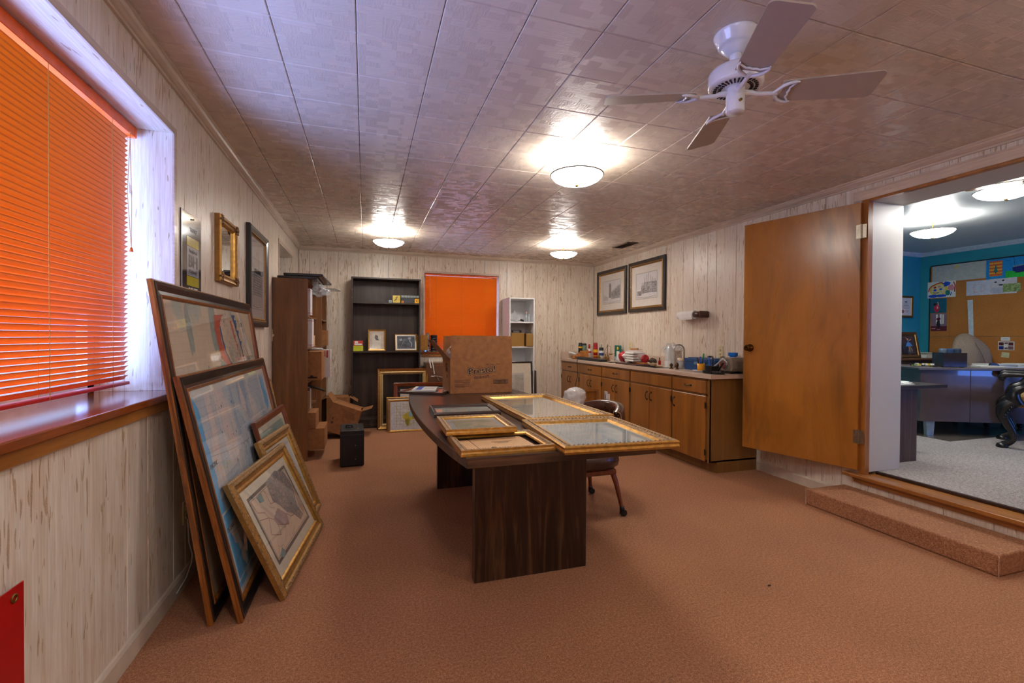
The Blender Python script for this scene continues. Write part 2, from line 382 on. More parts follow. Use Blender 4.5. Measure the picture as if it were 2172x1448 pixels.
# ---------------------------------------------------------------- room shell
L, R, B, H, F = -0.85, 3.53, 6.72, 2.433, -1.8
OF = 0.25; OX = 7.42; OB = 4.43
mb = MB().box(L - 0.5, R + 0.02, F - 0.1, B + 0.3, -0.1, 0.0); struct('floor', mb, CARPET)
def plank_y(mb, y0, y1, z0, z1, X, s, t=0.012):
    """plank on a wall of constant x; s = +1 faces +x"""
    c = 0.003; y0 += 0.0011; y1 -= 0.0011
    prof = [(y0, 0), (y1, 0), (y1, t - c), (y1 - c, t), (y0 + c, t), (y0, t - c)]
    mb.extr(prof, lambda u, v, k: (X - s * (t - v), u, z0 if k == 0 else z1))
def plank_x(mb, x0, x1, z0, z1, Y, t=0.012, s=-1):
    c = 0.003; x0 += 0.0011; x1 -= 0.0011
    prof = [(x0, 0), (x1, 0), (x1, t - c), (x1 - c, t), (x0 + c, t), (x0, t - c)]
    mb.extr(prof, lambda u, v, k: (u, Y - s * (t - v), z0 if k == 0 else z1))
def fill(marks, lo, hi, steps):
    m = sorted(marks); i = 0
    while m[-1] < hi: m.append(m[-1] + steps[i % len(steps)]); i += 1
    while m[0] > lo: m.insert(0, m[0] - steps[-1 - i % len(steps)]); i += 1
    return [lo] + [x for x in m if lo + 0.03 < x < hi - 0.03] + [hi]
ST = [0.18, 0.24, 0.173, 0.248, 0.162, 0.217]
# left wall with window opening y 0.72..2.52, z 0.975..2.17 and niche y 5.26..6.29 top 2.20
wl = struct('wall_left', MB().box(L - 0.36, L - 0.0125, F, 0.704, 0, H).box(L - 0.36, L - 0.0125, 2.536, 5.259, 0, H).box(L - 0.36, L - 0.0125, 6.291, B + 0.2, 0, H)
            .box(L - 0.36, L - 0.0125, 0.704, 2.536, 0, 0.945).box(L - 0.36, L - 0.0125, 0.704, 2.536, 2.19, H).box(L - 0.36, L - 0.0125, 5.259, 6.291, 2.212, H), GROOVE)
ml = fill([1.663, 1.843, 2.083, 2.256, 2.52, 2.666, 2.837, 3.118, 3.296, 3.517, 3.70, 3.93, 4.11, 4.36, 4.53, 4.74, 4.93, 5.27, 5.5, 5.73, 5.9, 6.28], F, B, ST)
for a, b in zip(ml[:-1], ml[1:]):
    mid = (a + b) / 2; segs = [(0, H)]
    if 0.72 < mid < 2.52: segs = [(0, 0.935), (2.178, H)]
    if 5.27 < mid < 6.28: segs = [(2.205, H)]
    for z0, z1 in segs:
        m = MB(); plank_y(m, a, b, z0, z1, L, 1); m.build('plank', PAN, wl)
# back wall, window x 0.81..1.93, z 1.0..2.15
wb = struct('wall_back', MB().box(L - 0.3, 0.794, B + 0.0125, B + 0.3, 0, H).box(1.946, R + 0.1, B + 0.0125, B + 0.3, 0, H).box(0.794, 1.946, B + 0.0125, B + 0.3, 0, 0.97).box(0.794, 1.946, B + 0.0125, B + 0.3, 2.166, H), GROOVE)
mk = fill([-.711, -.483, -.351, -.087, .087, .315, .503, .712, .81, 1.115, 1.288, 1.533, 1.708, 1.93, 2.055, 2.321, 2.525, 2.72, 2.908, 3.13, 3.33], L, R, ST)
for a, b in zip(mk[:-1], mk[1:]):
    segs = [(0, 0.975), (2.15, H)] if 0.81 < (a + b) / 2 < 1.93 else [(0, H)]
    for z0, z1 in segs:
        m = MB(); plank_x(m, a, b, z0, z1, B); m.build('plank', PAN, wb)
# right wall, doorway y 0.5..2.47, z 0.20..2.29
DY0, DY1 = 0.50, 2.475
wr = struct('wall_right', MB().box(R + 0.0125, R + 0.35, DY1, B + 0.3, 0, H).box(R + 0.0125, R + 0.35, F, DY0, 0, H)
            .box(R + 0.0125, R + 0.35, DY0, DY1, 0, 0.20).box(R + 0.0125, R + 0.35, DY0, DY1, 2.27, H), GROOVE)
mr = fill([2.12, 2.283, 2.475, 2.622, 2.782, 2.916, 3.14, 3.32, 3.52, 3.717, 3.985, 4.118, 4.343, 4.522, 4.749, 4.933, 5.112, 5.35, 5.56, 5.825, 5.97, 6.116, 6.27, 6.407, 6.58], F, B, ST)
mr = sorted(set(mr + [DY0]))
for a, b in zip(mr[:-1], mr[1:]):
    segs = [(0, 0.195), (2.29, H)] if DY0 - 0.01 < (a + b) / 2 < DY1 else [(0, H)]
    for z0, z1 in segs:
        m = MB(); plank_y(m, a, b, z0, z1, R, -1); m.build('plank', PAN, wr)
# wall behind the camera
wf = struct('wall_front', MB().box(L - 0.3, R + 0.1, F - 0.2, F - 0.0125, 0, H), GROOVE)
x = L
i = 0
while x < R - 0.02:
    x2 = min(R, x + ST[i % 6]); m = MB(); plank_x(m, x, x2, 0, H, F, s=1); m.build('plank', PAN, wf); x = x2; i += 1
# ceiling and 12-inch tiles
T = 0.3048; TX, TY = -2.114 * T, 6.2984 * T
ce = struct('ceiling', MB().box(L - 0.4, R + 0.36, F - 0.2, B + 0.3, H, H + 0.1), plain('ceiling_joint', rgb(96, 78, 64), 0.8))
def tile_mesh():
    m = MB(); a = T / 2 - 0.0011; b = a - 0.0035; z0, z1 = 0.0, -0.010
    o = [(-a, -a), (a, -a), (a, a), (-a, a)]; q = [(-b, -b), (b, -b), (b, b), (-b, b)]
    m._add([(x, y, z1) for x, y in q], [(3, 2, 1, 0)])
    m._add([(x, y, z1 + 0.0035) for x, y in o] + [(x, y, z1) for x, y in q], [(k, 4 + k, 4 + (k + 1) % 4, (k + 1) % 4) for k in range(4)])
    m._add([(x, y, z1 + 0.0035) for x, y in o] + [(x, y, z0) for x, y in o], [((k + 1) % 4, 4 + (k + 1) % 4, 4 + k, k) for k in range(4)])
    return m
t0 = tile_mesh().build('ceiling_tile', CEIL, ce); first = True; rest = MB()
for i in range(-1, 14):
    for j in range(-13, 16):
        cx, cy = TX + (i + 0.5) * T, TY + (j + 0.5) * T
        if cy > B + 0.1 or cy < F: continue
        f = cx * 0.304 + cy * 0.953
        if f > 1.35:
            o = t0 if first else t0.copy()
            if not first: C.objects.link(o)
            first = False; o.location = (cx, cy, H)
        else:
            tm = tile_mesh(); rest._add([(a + cx, b + cy, c + H) for a, b, c in tm.v], tm.f)
rest.build('ceiling_tile', CEIL, ce, kind='stuff')
HT = H - 0.010
# crown mouldings
cp = [(0, 0), (0.047, 0), (0.047, -0.008), (0.040, -0.012), (0.034, -0.024), (0.020, -0.036), (0.012, -0.040), (0.012, -0.052), (0, -0.052)]
struct('trim_1', MB().extr(cp, lambda u, v, k: (L + u, F if k == 0 else B, HT + v)), TRIM)
struct('trim_2', MB().extr(cp, lambda u, v, k: (L if k == 0 else R, B - u, HT + v)), TRIMX)
struct('trim_3', MB().extr(cp, lambda u, v, k: (R - u, F if k == 0 else B, HT + v)), TRIM)
bp = [(0, 0), (0.013, 0), (0.013, 0.07), (0.008, 0.082), (0, 0.086)]
struct('baseboard_left', MB().extr(bp, lambda u, v, k: (L + u, F if k == 0 else 5.25, v)), BASE)
struct('baseboard_back', MB().extr(bp, lambda u, v, k: (L if k == 0 else R, B - u, v)), BASE)
struct('baseboard_right', MB().extr(bp, lambda u, v, k: (R - u, 2.56 if k == 0 else 3.42, v)), BASE)

# ---------------------------------------------------------------- left window
SKYG = mat_glass('window_pane_glass', (0.98, 0.99, 1, 1))
w1 = struct('window_1', MB().box(-1.19, -1.15, 0.72, 2.52, 0.98, 1.03).box(-1.19, -1.15, 0.72, 2.52, 2.12, 2.17).box(-1.19, -1.15, 0.72, 0.77, 0.98, 2.17)
            .box(-1.19, -1.15, 2.47, 2.52, 0.98, 2.17).box(-1.185, -1.155, 1.60, 1.64, 0.98, 2.17), plain('white_sash', rgb(222, 224, 230), 0.4))
for a, b in ((0.77, 1.60), (1.64, 2.47)): MB().box(-1.173, -1.167, a, b, 1.03, 2.12).build('pane', SKYG, w1)
MB().box(-1.2, L + 0.002, 2.52, 2.535, 0.98, 2.17).build('jamb_board', mat_paneling('whitewashed_jamb', 'z'), w1, bevel=0.001)
MB().box(-1.2, L + 0.002, 0.705, 0.72, 0.98, 2.17).build('jamb_board', PAN, w1)
MB().box(-1.2, L + 0.002, 0.705, 2.535, 2.17, 2.185).build('head_board', PANY, w1, bevel=0.001)
MB().box(L, L + 0.008, 2.515, 2.545, 0.98, 2.195).build('casing_strip', TRIM, w1); MB().box(L, L + 0.008, 0.695, 2.515, 2.165, 2.195).build('casing_strip', TRIM, w1)
MB().box(-1.2, L + 0.035, 0.66, 2.55, 0.95, 0.98).build('sill_board', SILL, w1, bevel=0.004, seg=2)
MB().box(L, L + 0.018, 0.68, 2.54, 0.905, 0.95).build('apron', OAK, w1, bevel=0.003)

def slat_profile(w, camber, th, ang, s=1):
    pts = []
    for k in range(5):
        u = (k / 4 - 0.5) * w; pts.append((u, camber * (1 - (2 * u / w) ** 2)))
    pts += [(u, v - th) for u, v in reversed(pts)]
    ca, sa = math.cos(ang), math.sin(ang)
    return [(u * ca - v * sa, u * sa + v * ca) for u, v in pts]
# tilt: inner edge raised
bl = thing('venetian_blind', 'orange venetian blind in the large left window, lowered almost to the wooden sill', 'blind', (-1.0, 1.6, 1.0))
BX = 0.0
MB().box(-0.03, 0.012, -0.86, 0.90, 1.125, 1.162).box(0.012, 0.016, -0.86, 0.90, 1.12, 1.165).build('headrail', ORANGE, bl, bevel=0.002)
MB().box(-0.032, 0.018, 0.888, 0.905, 1.118, 1.167).build('end_bracket', ORANGE, bl, bevel=0.002)
pf = slat_profile(0.0252, 0.0022, 0.0006, math.radians(49))
base = MB().extr(pf, lambda u, v, k: (u, -0.85 if k == 0 else 0.845, v), sm_side=False)
s0 = base.build('slat', SLAT, bl, loc=(0, 0, 0.05)); s0.data.polygons.foreach_set('use_smooth', [True] * len(s0.data.polygons))
nsl = 51
for k in range(1, nsl):
    o = s0.copy(); C.objects.link(o); o.location = (0, 0, 0.05 + 0.0209 * k)
MB().box(-0.014, 0.014, -0.85, 0.845, 0.018, 0.032).build('bottom_rail', plain('red_orange_rail', rgb(200, 30, 16), 0.35), bl, bevel=0.003)
cordm = plain('yellowish_cord', rgb(198, 140, 60), 0.7)
for y in (-0.45, 0.30, 0.70):
    mc = MB()
    for sx in (-0.015, 0.015): mc.tube([(sx, y, 1.13), (sx, y, 0.02)], 0.0011, 5)
    mc.build('ladder_cord', cordm, bl)
MB().tube([(0.022, 0.83, 1.12), (0.022, 0.845, 0.8), (0.022, 0.84, 0.62)], 0.0012, 5).tube([(0.024, 0.83, 1.12), (0.024, 0.80, 0.85), (0.022, 0.84, 0.62)], 0.0012, 5).build('pull_cord', cordm, bl)
MB().lathe([(0, 0.02), (0.004, 0.018), (0.008, 0), (0, 0)], (0.022, 0.84, 0.60), 8).build('tassel', ORANGE, bl)

# niche beyond the tall picture
ni = struct('window_2', MB().box(L - 0.29, L - 0.27, 5.27, 6.28, 0.0, 2.2), plain('dull_white_panel', rgb(190, 184, 176), 0.6))
MB().box(L - 0.29, L + 0.004, 5.26, 5.275, 0.1, 2.2).box(L - 0.29, L + 0.004, 6.275, 6.29, 0.1, 2.2).box(L - 0.29, L + 0.004, 5.275, 6.275, 2.195, 2.21).build('reveal_board', PAN, ni)
MB().box(L, L + 0.008, 5.235, 5.262, 0.1, 2.23).box(L, L + 0.008, 6.285, 6.31, 0.1, 2.23).box(L, L + 0.008, 5.262, 6.285, 2.205, 2.23).build('casing_strip', TRIM, ni)
MB().box(L - 0.27, L - 0.255, 5.9, 5.92, 0.3, 2.1).box(L - 0.27, L - 0.255, 5.35, 6.2, 2.1, 2.12).build('panel_moulding', WHITE, ni)

# ---------------------------------------------------------------- back window
w3 = struct('window_3', MB().box(0.81, 1.93, B + 0.2, B + 0.24, 1.0, 1.05).box(0.81, 1.93, B + 0.2, B + 0.24, 2.1, 2.15).box(0.81, 0.86, B + 0.2, B + 0.24, 1.0, 2.15)
            .box(1.88, 1.93, B + 0.2, B + 0.24, 1.0, 2.15).box(0.86, 1.88, B + 0.205, B + 0.235, 1.55, 1.59), plain('white_sash', (1, 1, 1, 1)))
for a, b in ((1.05, 1.55), (1.59, 2.1)): MB().box(0.86, 1.88, B + 0.217, B + 0.223, a, b).build('pane', SKYG, w3)
MB().box(0.795, 0.81, B - 0.002, B + 0.26, 1.0, 2.15).box(1.93, 1.945, B - 0.002, B + 0.26, 1.0, 2.15).box(0.81, 1.93, B - 0.002, B + 0.26, 2.15, 2.165).build('reveal_board', PAN, w3)
MB().box(0.785, 0.812, B - 0.008, B, 1.0, 2.175).box(1.928, 1.955, B - 0.008, B, 1.0, 2.175).box(0.812, 1.928, B - 0.008, B, 2.148, 2.175).build('casing_strip', TRIMX, w3)
MB().box(0.77, 1.97, B - 0.03, B + 0.25, 0.978, 1.005).build('sill_board', SILL, w3, bevel=0.003)
MB().box(0.785, 1.955, B - 0.016, B, 0.938, 0.978).build('apron', OAK, w3, bevel=0.002)
bb = thing('venetian_blind', 'closed orange venetian blind in the back wall window behind the open carton', 'blind', (1.37, B + 0.06, 1.01))
MB().box(-0.545, 0.545, -0.014, 0.02, 1.11, 1.137).build('headrail', ORANGE, bb, bevel=0.002)
pf2 = slat_profile(0.0252, 0.002, 0.0006, math.radians(125)); sl = MB()
for k in range(51): sl.extr(pf2, lambda u, v, q: (-0.54 if q == 0 else 0.54, u, v + 0.045 + 0.0209 * k))
sl.build('slats', SLAT, bb, kind='stuff')
MB().box(-0.54, 0.54, -0.012, 0.012, 0.012, 0.026).build('bottom_rail', ORANGE, bb, bevel=0.003)
for xx in (-0.38, 0.0, 0.37):
    MB().tube([(xx, -0.014, 1.11), (xx, -0.014, 0.02)], 0.0016, 5).build('ladder_cord', cordm, bb)
MB().tube([(-0.47, -0.02, 1.1), (-0.47, -0.022, 0.5)], 0.004, 6).build('tilt_wand', plain('clear_orange_wand', rgb(236, 150, 90), 0.2), bb)

# ---------------------------------------------------------------- doorway to the office
d1 = struct('door_1', MB().box(R - 0.012, R + 0.034, DY1 - 0.035, DY1 + 0.012, 0.225, 2.285).box(R - 0.012, R + 0.034, DY0 - 0.012, DY0 + 0.035, 0.225, 2.285)
            .box(R - 0.006, R + 0.034, DY0, DY1 - 0.035, 2.25, 2.285), OAKZ, bevel=0.002)
MB().box(R + 0.034, R + 0.36, DY1 - 0.035, DY1 - 0.001, 0.25, 2.25).box(R + 0.034, R + 0.36, DY0, DY0 + 0.035, 0.25, 2.25).box(R + 0.034, R + 0.36, DY0, DY1, 2.25, 2.268).build('jamb_lining', JAMBW, d1, bevel=0.002)
MB().box(R - 0.016, R - 0.0065, DY0 - 0.06, DY1 + 0.075, 2.266, 2.335).box(R - 0.020, R, DY0 - 0.06, DY1 + 0.075, 2.325, 2.338).build('head_casing', TRIM, d1, bevel=0.003)
MB().box(R - 0.06, R + 0.12, DY0 - 0.05, DY1 + 0.10, 0.205, 0.232).build('threshold', OAK, d1, bevel=0.004, seg=2)
MB().box(R - 0.022, R, DY0 - 0.03, DY1 + 0.04, 0.165, 0.205).box(R - 0.034, R, DY0 - 0.03, DY1 + 0.04, 0.188, 0.205).build('threshold_moulding', OAK, d1, bevel=0.003)
MB().box(R + 0.10, R + 0.125, DY0, DY1 - 0.035, 0.232, 0.253).build('carpet_bar', plain('dark_metal_bar', rgb(70, 52, 46), 0.4, 0.6), d1, bevel=0.004)
# door leaf, hinged at (3.49, 2.47), folded back along the wall
HX, HY = 3.492, 2.468; FX, FY = 3.243, 3.318
da = math.atan2(FX - HX, FY - HY)   # lean from +y
dl = thing('door_leaf', 'flush orange-brown wooden door swung open against the right wall', 'door', (HX, HY, 0.262), -da)
DW = math.hypot(FX - HX, FY - HY)
MB().box(-0.0, 0.035, 0.006, DW, 0, 1.985).build('door_panel', DOOR, dl, bevel=0.002)
for z in (0.20, 1.72):
    MB().box(-0.0025, 0.0, 0.006, 0.034, z, z + 0.1).build('hinge', STEEL, dl)
    MB().cyl((-0.004, 0.0, z - 0.004), (-0.004, 0.0, z + 0.104), 0.0055, 10).box(-0.003, 0.0, -0.03, -0.002, z, z + 0.1).build('hinge_pin', STEEL, dl)
kp = [(0, 0.0), (0.033, 0.0), (0.033, 0.004), (0.024, 0.010), (0.012, 0.014), (0.011, 0.032), (0.02, 0.038), (0.027, 0.048), (0.027, 0.058), (0.018, 0.066), (0.012, 0.064), (0, 0.062)]
MB().lathe(kp, (0, DW - 0.062, 0.89), 24, R=Ry(-PI / 2)).build('door_knob', plain('dark_polished_brass', rgb(92, 62, 24), 0.14, 1.0), dl)
MB().lathe(kp, (0.035, DW - 0.062, 0.89), 24, R=Ry(PI / 2)).build('door_knob', BRASS, dl)
MB().box(0.004, 0.031, DW - 0.001, DW + 0.0015, 0.86, 0.92).build('latch_plate', BRASS, dl)

# carpeted step
st = MB()
def rbox(mb, x0, x1, y0, y1, z0, z1): mb.box(x0, x1, y0, y1, z0, z1)
rbox(st, 3.145, R, 1.50, 2.60, 0, 0.118)
so = st.build('carpeted_step', CARPET, bevel=0.012, seg=3); tag(so, 'low step box covered in rust brown carpet below the office doorway', 'step')
fr = MB(); rnd = random.Random(3)
for k in range(40):
    z = 0.004 + k * 0.0028
    fr.tube([(3.146, 1.502, z), (3.143 - rnd.random() * .004, 1.499 - rnd.random() * .004, z + rnd.uniform(-.003, .003))], 0.0016, 4)
    fr.tube([(3.146, 2.598, z), (3.143 - rnd.random() * .004, 2.601 + rnd.random() * .004, z + rnd.uniform(-.003, .003))], 0.0016, 4)
fo = fr.build('frayed_edge', plain('frayed_carpet_backing', rgb(196, 158, 128), 0.9), so, kind='stuff')

# ---------------------------------------------------------------- ceiling lights
lm = [(0, -0.062), (0.04, -0.060), (0.08, -0.053), (0.12, -0.040), (0.15, -0.024), (0.172, 0.0), (0.169, 0.001), (0.147, -0.021), (0.118, -0.036), (0.08, -0.049), (0.04, -0.056), (0, -0.058)]
def dome(loc, label, group, glow, zc, rz=0):
    t = thing('ceiling_light', label, 'light', (loc[0], loc[1], 2.305), rz, group)
    MB().lathe(lm, n=40).build('glass_bowl', glow, t)
    MB().tube([(0.173 * math.cos(a), 0.173 * math.sin(a), 0.001) for a in [2 * PI * k / 40 for k in range(41)]], 0.0045, 6, caps=False).build('rim', RIMD, t)
    MB().lathe([(0, -0.078), (0.008, -0.074), (0.011, -0.066), (0.013, -0.062), (0, -0.060)], n=12).build('finial', BRASS, t)
    MB().cyl((0, 0, -0.06), (0, 0, zc - 2.305), 0.005, 8).build('stem', BRASS, t)
    MB().lathe([(0, zc - 2.305), (0.06, zc - 2.305), (0.06, zc - 2.325), (0.0, zc - 2.328)], n=20).build('canopy', WPAINT, t)
    return t
G = 'lit frosted glass bowl ceiling lights'
dome((1.332, 2.788), 'lit frosted bowl ceiling light nearest the white ceiling fan', G, GLOW, HT)
dome((0.255, 5.43), 'lit frosted bowl ceiling light above the dark bookcase', G, GLOW, HT)
dome((2.419, 5.433), 'lit frosted bowl ceiling light near the ceiling vent and back wall', G, GLOW, HT)
dome((0.25, 0.15), 'lit frosted bowl ceiling light behind the camera on the window side', G, GLOW, HT)
dome((2.42, 0.15), 'lit frosted bowl ceiling light behind the camera on the doorway side', G, GLOW, HT)
dome((5.353, 3.097), 'lit frosted bowl ceiling light over the office desk, further from the doorway', 'office ceiling lights', GLOW2, HT)
dome((4.355, 2.075), 'lit frosted bowl ceiling light in the office just inside the doorway', 'office ceiling lights', GLOW2, HT)

# ceiling vent
v = thing('ceiling_vent', 'small brown metal ceiling vent near the right wall', 'vent', (3.18, 5.22, HT), 0)
VM = plain('vent_metal', rgb(110, 92, 80), 0.5, 0.4)
MB().box(-0.075, 0.075, -0.19, 0.19, -0.004, 0.0).build('backing', BLACKP, v)
MB().box(-0.075, -0.06, -0.19, 0.19, -0.010, -0.002).box(0.06, 0.075, -0.19, 0.19, -0.010, -0.002).box(-0.075, 0.075, -0.19, -0.172, -0.010, -0.002).box(-0.075, 0.075, 0.172, 0.19, -0.010, -0.002).build('vent_frame', VM, v)
s0 = MB().obox((0, 0, 0), (0.12, 0.012, 0.002), Rx(0.6)).build('louver', VM, v, loc=(0, -0.16, -0.007))
for k in range(1, 14):
    o = s0.copy(); C.objects.link(o); o.location = (0, -0.16 + k * 0.0245, -0.007)

# ---------------------------------------------------------------- ceiling fan
fan = thing('ceiling_fan', 'white four-blade ceiling fan with taupe grey blade undersides', 'fan', (1.375, 1.462, HT))
Zt = HT
MB().lathe([(0, 0), (0.080, 0), (0.082, -0.006), (0.078, -0.012), (0.066, -0.042), (0.060, -0.050), (0.056, -0.050), (0.050, -0.062), (0.032, -0.078), (0.024, -0.082), (0, -0.082)], n=32).build('canopy', WPAINT, fan)
MB().lathe([(0.022, -0.080), (0.022, -0.100), (0.016, -0.104), (0.016, -0.118), (0.027, -0.126), (0.03, -0.132), (0, -0.132)], n=20).build('downrod', WPAINT, fan)
MB().lathe([(0.0, -0.126), (0.03, -0.128), (0.07, -0.134), (0.094, -0.146), (0.100, -0.158), (0.100, -0.198), (0.098, -0.206), (0.084, -0.210), (0.032, -0.212), (0, -0.212)], n=40).build('motor_housing', WPAINT, fan)
vs = MB()
for k in range(32):
    a = 2 * PI * k / 32
    for r, w in ((0.075, 0.011), (0.058, 0.008)):
        vs.obox((r * math.cos(a), r * math.sin(a), -0.2125), (0.012, w * 0.6, 0.003), Rz(a))
vs.build('vent_slots', plain('dark_slot', rgb(30, 26, 26), 0.8), fan, kind='stuff')
MB().lathe([(0.034, -0.205), (0.034, -0.300), (0.033, -0.305), (0, -0.306)], n=28).lathe([(0.035, -0.262), (0.0353, -0.263), (0.035, -0.264)], n=28).build('switch_housing', WPAINT, fan)
aa = -PI / 2 - 0.25
MB().cyl((0.033 * math.cos(aa), 0.033 * math.sin(aa), -0.272), (0.043 * math.cos(aa), 0.043 * math.sin(aa), -0.273), 0.0055, 10).build('pull_chain_bushing', BRASS, fan)
def blade_outline():
    pts = []; w0, w1, x0, x1, r = 0.052, 0.066, 0.155, 0.502, 0.022
    for cx, cy, a0 in ((x1 - r, w1 - r, 0), ):
        pts += [(cx + r * math.cos(a), -cy - r * math.sin(-a)) for a in ()]
    pts.append((x0, -w0))
    for k in range(7):
        a = -PI / 2 + k * PI / 12; pts.append((x1 - r + r * math.cos(a), -(w1 - r) + r * math.sin(a)))
    for k in range(7):
        a = k * PI / 12; pts.append((x1 - r + r * math.cos(a), (w1 - r) + r * math.sin(a)))
    pts.append((x0, w0)); pts.append((x0 + 0.01, 0.02)); pts.append((x0 + 0.01, -0.02))
    return pts
bo = blade_outline()
def fan_blade(parent, ang, bm, ironm, z, pitch=-13.0):
    e = MB(); P = Rx(math.radians(pitch))
    def f3(u, v, k): q = P @ Vector((0, v, (0.0 if k == 0 else 0.006))); return (u, q.y, q.z)
    e.extr(bo, f3)
    o = e.build('blade', bm, parent, loc=(0, 0, z), rot=(0, 0, ang))
    i = MB(); z2 = -0.005
    def pt(u, v, h=0): q = P @ Vector((0, v, h)); return (u, q.y, q.z)
    i.tube([(0.03, 0, 0.006), (0.06, 0, 0.004), (0.075, 0, -0.002), (0.13, 0, -0.004), (0.15, 0, -0.004)], [0.012, 0.010, 0.009, 0.008, 0.008], 8)
    for s in (-1, 1):
        i.tube([pt(0.135, 0, z2), pt(0.150, s * 0.020, z2), pt(0.162, s * 0.036, z2), pt(0.178, s * 0.046, z2), pt(0.198, s * 0.052, z2), pt(0.212, s * 0.050, z2)], [0.006, 0.006, 0.007, 0.006, 0.005, 0.003], 7)
        i.tube([pt(0.205, s * 0.051, z2), pt(0.195, s * 0.036, z2), pt(0.187, s * 0.024, z2), pt(0.190, s * 0.012, z2), pt(0.186, 0, z2)], [0.003, 0.004, 0.004, 0.004, 0.004], 7)
    i.build('blade_iron', ironm, o)
    for s in (-1, 1): pass
    return o
for a in (-116.0, -27.2, 65.0, 155.9): fan_blade(fan, math.radians(a), FANBL, WPAINT, -0.235)
of = thing('ceiling_fan', 'office ceiling fan with orange wooden blades, one tip showing past the doorway header', 'fan', (4.25, 1.732, HT))
MB().lathe([(0, 0), (0.07, 0), (0.05, -0.05), (0.02, -0.07), (0.02, -0.13), (0.10, -0.15), (0.10, -0.2), (0.04, -0.22), (0.04, -0.28), (0, -0.285)], n=24).build('motor_housing', BRONZE, of)
for a in (120, 0, -120): fan_blade(of, math.radians(a), OAK, BRASS, -0.135, -2.0).scale = (.92, .92, 1)

# ---------------------------------------------------------------- picture frames
def picture(name, label, cat, w, h, prof, fm, M, group=None, backing=None, glass=True, art=None, sheet=None, inset=None):
    """prof: (inset d, height t, material index of the band that ends here)"""
    e = thing(name, label, cat, group=group, M=M)
    mb = MB(); rings = []
    for d, t, mi in prof:
        rings.append([(d, -t, d), (w - d, -t, d), (w - d, -t, h - d), (d, -t, h - d)])
    b = MB()
    for i in range(len(rings) - 1):
        for k in range(4):
            k2 = (k + 1) % 4
            mb.face([rings[i][k], rings[i][k2], rings[i + 1][k2], rings[i + 1][k]], prof[i + 1][2])
    mb.build('frame_moulding', fm, e)
    d, t, _ = prof[-1]
    t2 = max(t, 0.004)
    if sheet is not None:
        MB().box(d - 0.006, w - d + 0.006, -t2 + 0.001, -0.001, d - 0.006, h - d + 0.006).build('backing_board', MATB if backing is None else backing, e)
        ins = inset or 0.0
        MB().box(d + ins, w - d - ins, -t2 - 0.0004, -t2 + 0.001, d + ins, h - d - ins).build('printed_sheet', sheet, e)
    if art: art(e, d + (inset or 0), -t2 - 0.0008, w - d - (inset or 0), h - d - (inset or 0))
    if glass and sheet is not None:
        MB().box(d - 0.002, w - d + 0.002, -t2 - 0.0035, -t2 - 0.0020, d - 0.002, h - d + 0.002).build('glazing', GLASS, e)
    return e

def m_map(name, paper, a, b, scale=6, stretch=(1, 1, 1), lines=0.25, sea=None, seaf=None, speck=None):
    n = N(name); v = n.obj(); q = n.sc(v, *stretch)
    f = n.noise(q, scale, 4, 0.55, 0.6); c = n.ramp(f, [(0.42, paper), (0.47, a), (0.56, a), (0.62, b)])
    g = n.noise(q, scale * 2.2, 3, 0.6, 1.0); c = n.mix(0.5, c, n.mix(1.0, c, n.ramp(g, [(0.4, (0.86, 0.86, 0.88)), (0.6, (1, 1, 1))]), 'MULTIPLY'))
    if speck:
        s1 = n.noise(q, scale * 9, 2, 0.6); s2 = n.noise(v, scale * 0.6, 2)
        m = n.math('ADD', s1, n.math('MULTIPLY', n.math('SUBTRACT', s2, 0.5), 0.5))
        c = n.mix(n.ramp(m, [(0.62, (0, 0, 0)), (0.66, (1, 1, 1))]), c, speck)
    wv = n.add('ShaderNodeTexWave', wave_type='BANDS', bands_direction='Z'); wv.inputs['Scale'].default_value = 9; wv.inputs['Distortion'].default_value = 1.0; wv.inputs['Detail Scale'].default_value = 0.4; n.L(v, wv.inputs[0])
    wx = n.add('ShaderNodeTexWave', wave_type='BANDS', bands_direction='X'); wx.inputs['Scale'].default_value = 7; wx.inputs['Distortion'].default_value = 1.0; wx.inputs['Detail Scale'].default_value = 0.4; n.L(v, wx.inputs[0])
    ln = n.math('GREATER_THAN', n.math('MAXIMUM', wv.outputs['Fac'], wx.outputs['Fac']), 0.992)
    c = n.mix(n.math('MULTIPLY', ln, lines), c, rgb(70, 66, 70))
    if sea:
        # coastline running from upper left down, further right as it descends
        sp = n.add('ShaderNodeSeparateXYZ'); n.L(v, sp.inputs[0])
        x = n.math('ADD', sp.outputs[0], n.math('MULTIPLY', n.math('SUBTRACT', n.noise(v, 5, 4), 0.5), 0.16))
        edge = n.math('SUBTRACT', seaf[0], n.math('MULTIPLY', sp.outputs[2], seaf[1]))
        c = n.mix(n.math('LESS_THAN', x, edge), c, sea)
    n.color(c); n.rough(0.6); return n.m
E_, D2 = 0.0, 0.0
UP = (0, 0, 1)
# burl / black / burl profile
pf_map = [(0, 0, 0), (0, 0.016, 0), (0.002, 0.022, 0), (0.008, 0.022, 0), (0.009, 0.026, 1), (0.022, 0.024, 1), (0.046, 0.018, 1), (0.060, 0.019, 1), (0.062, 0.023, 0), (0.070, 0.021, 0), (0.075, 0.014, 0), (0.077, 0.010, 0)]
FM = [BURL, BLACKF]
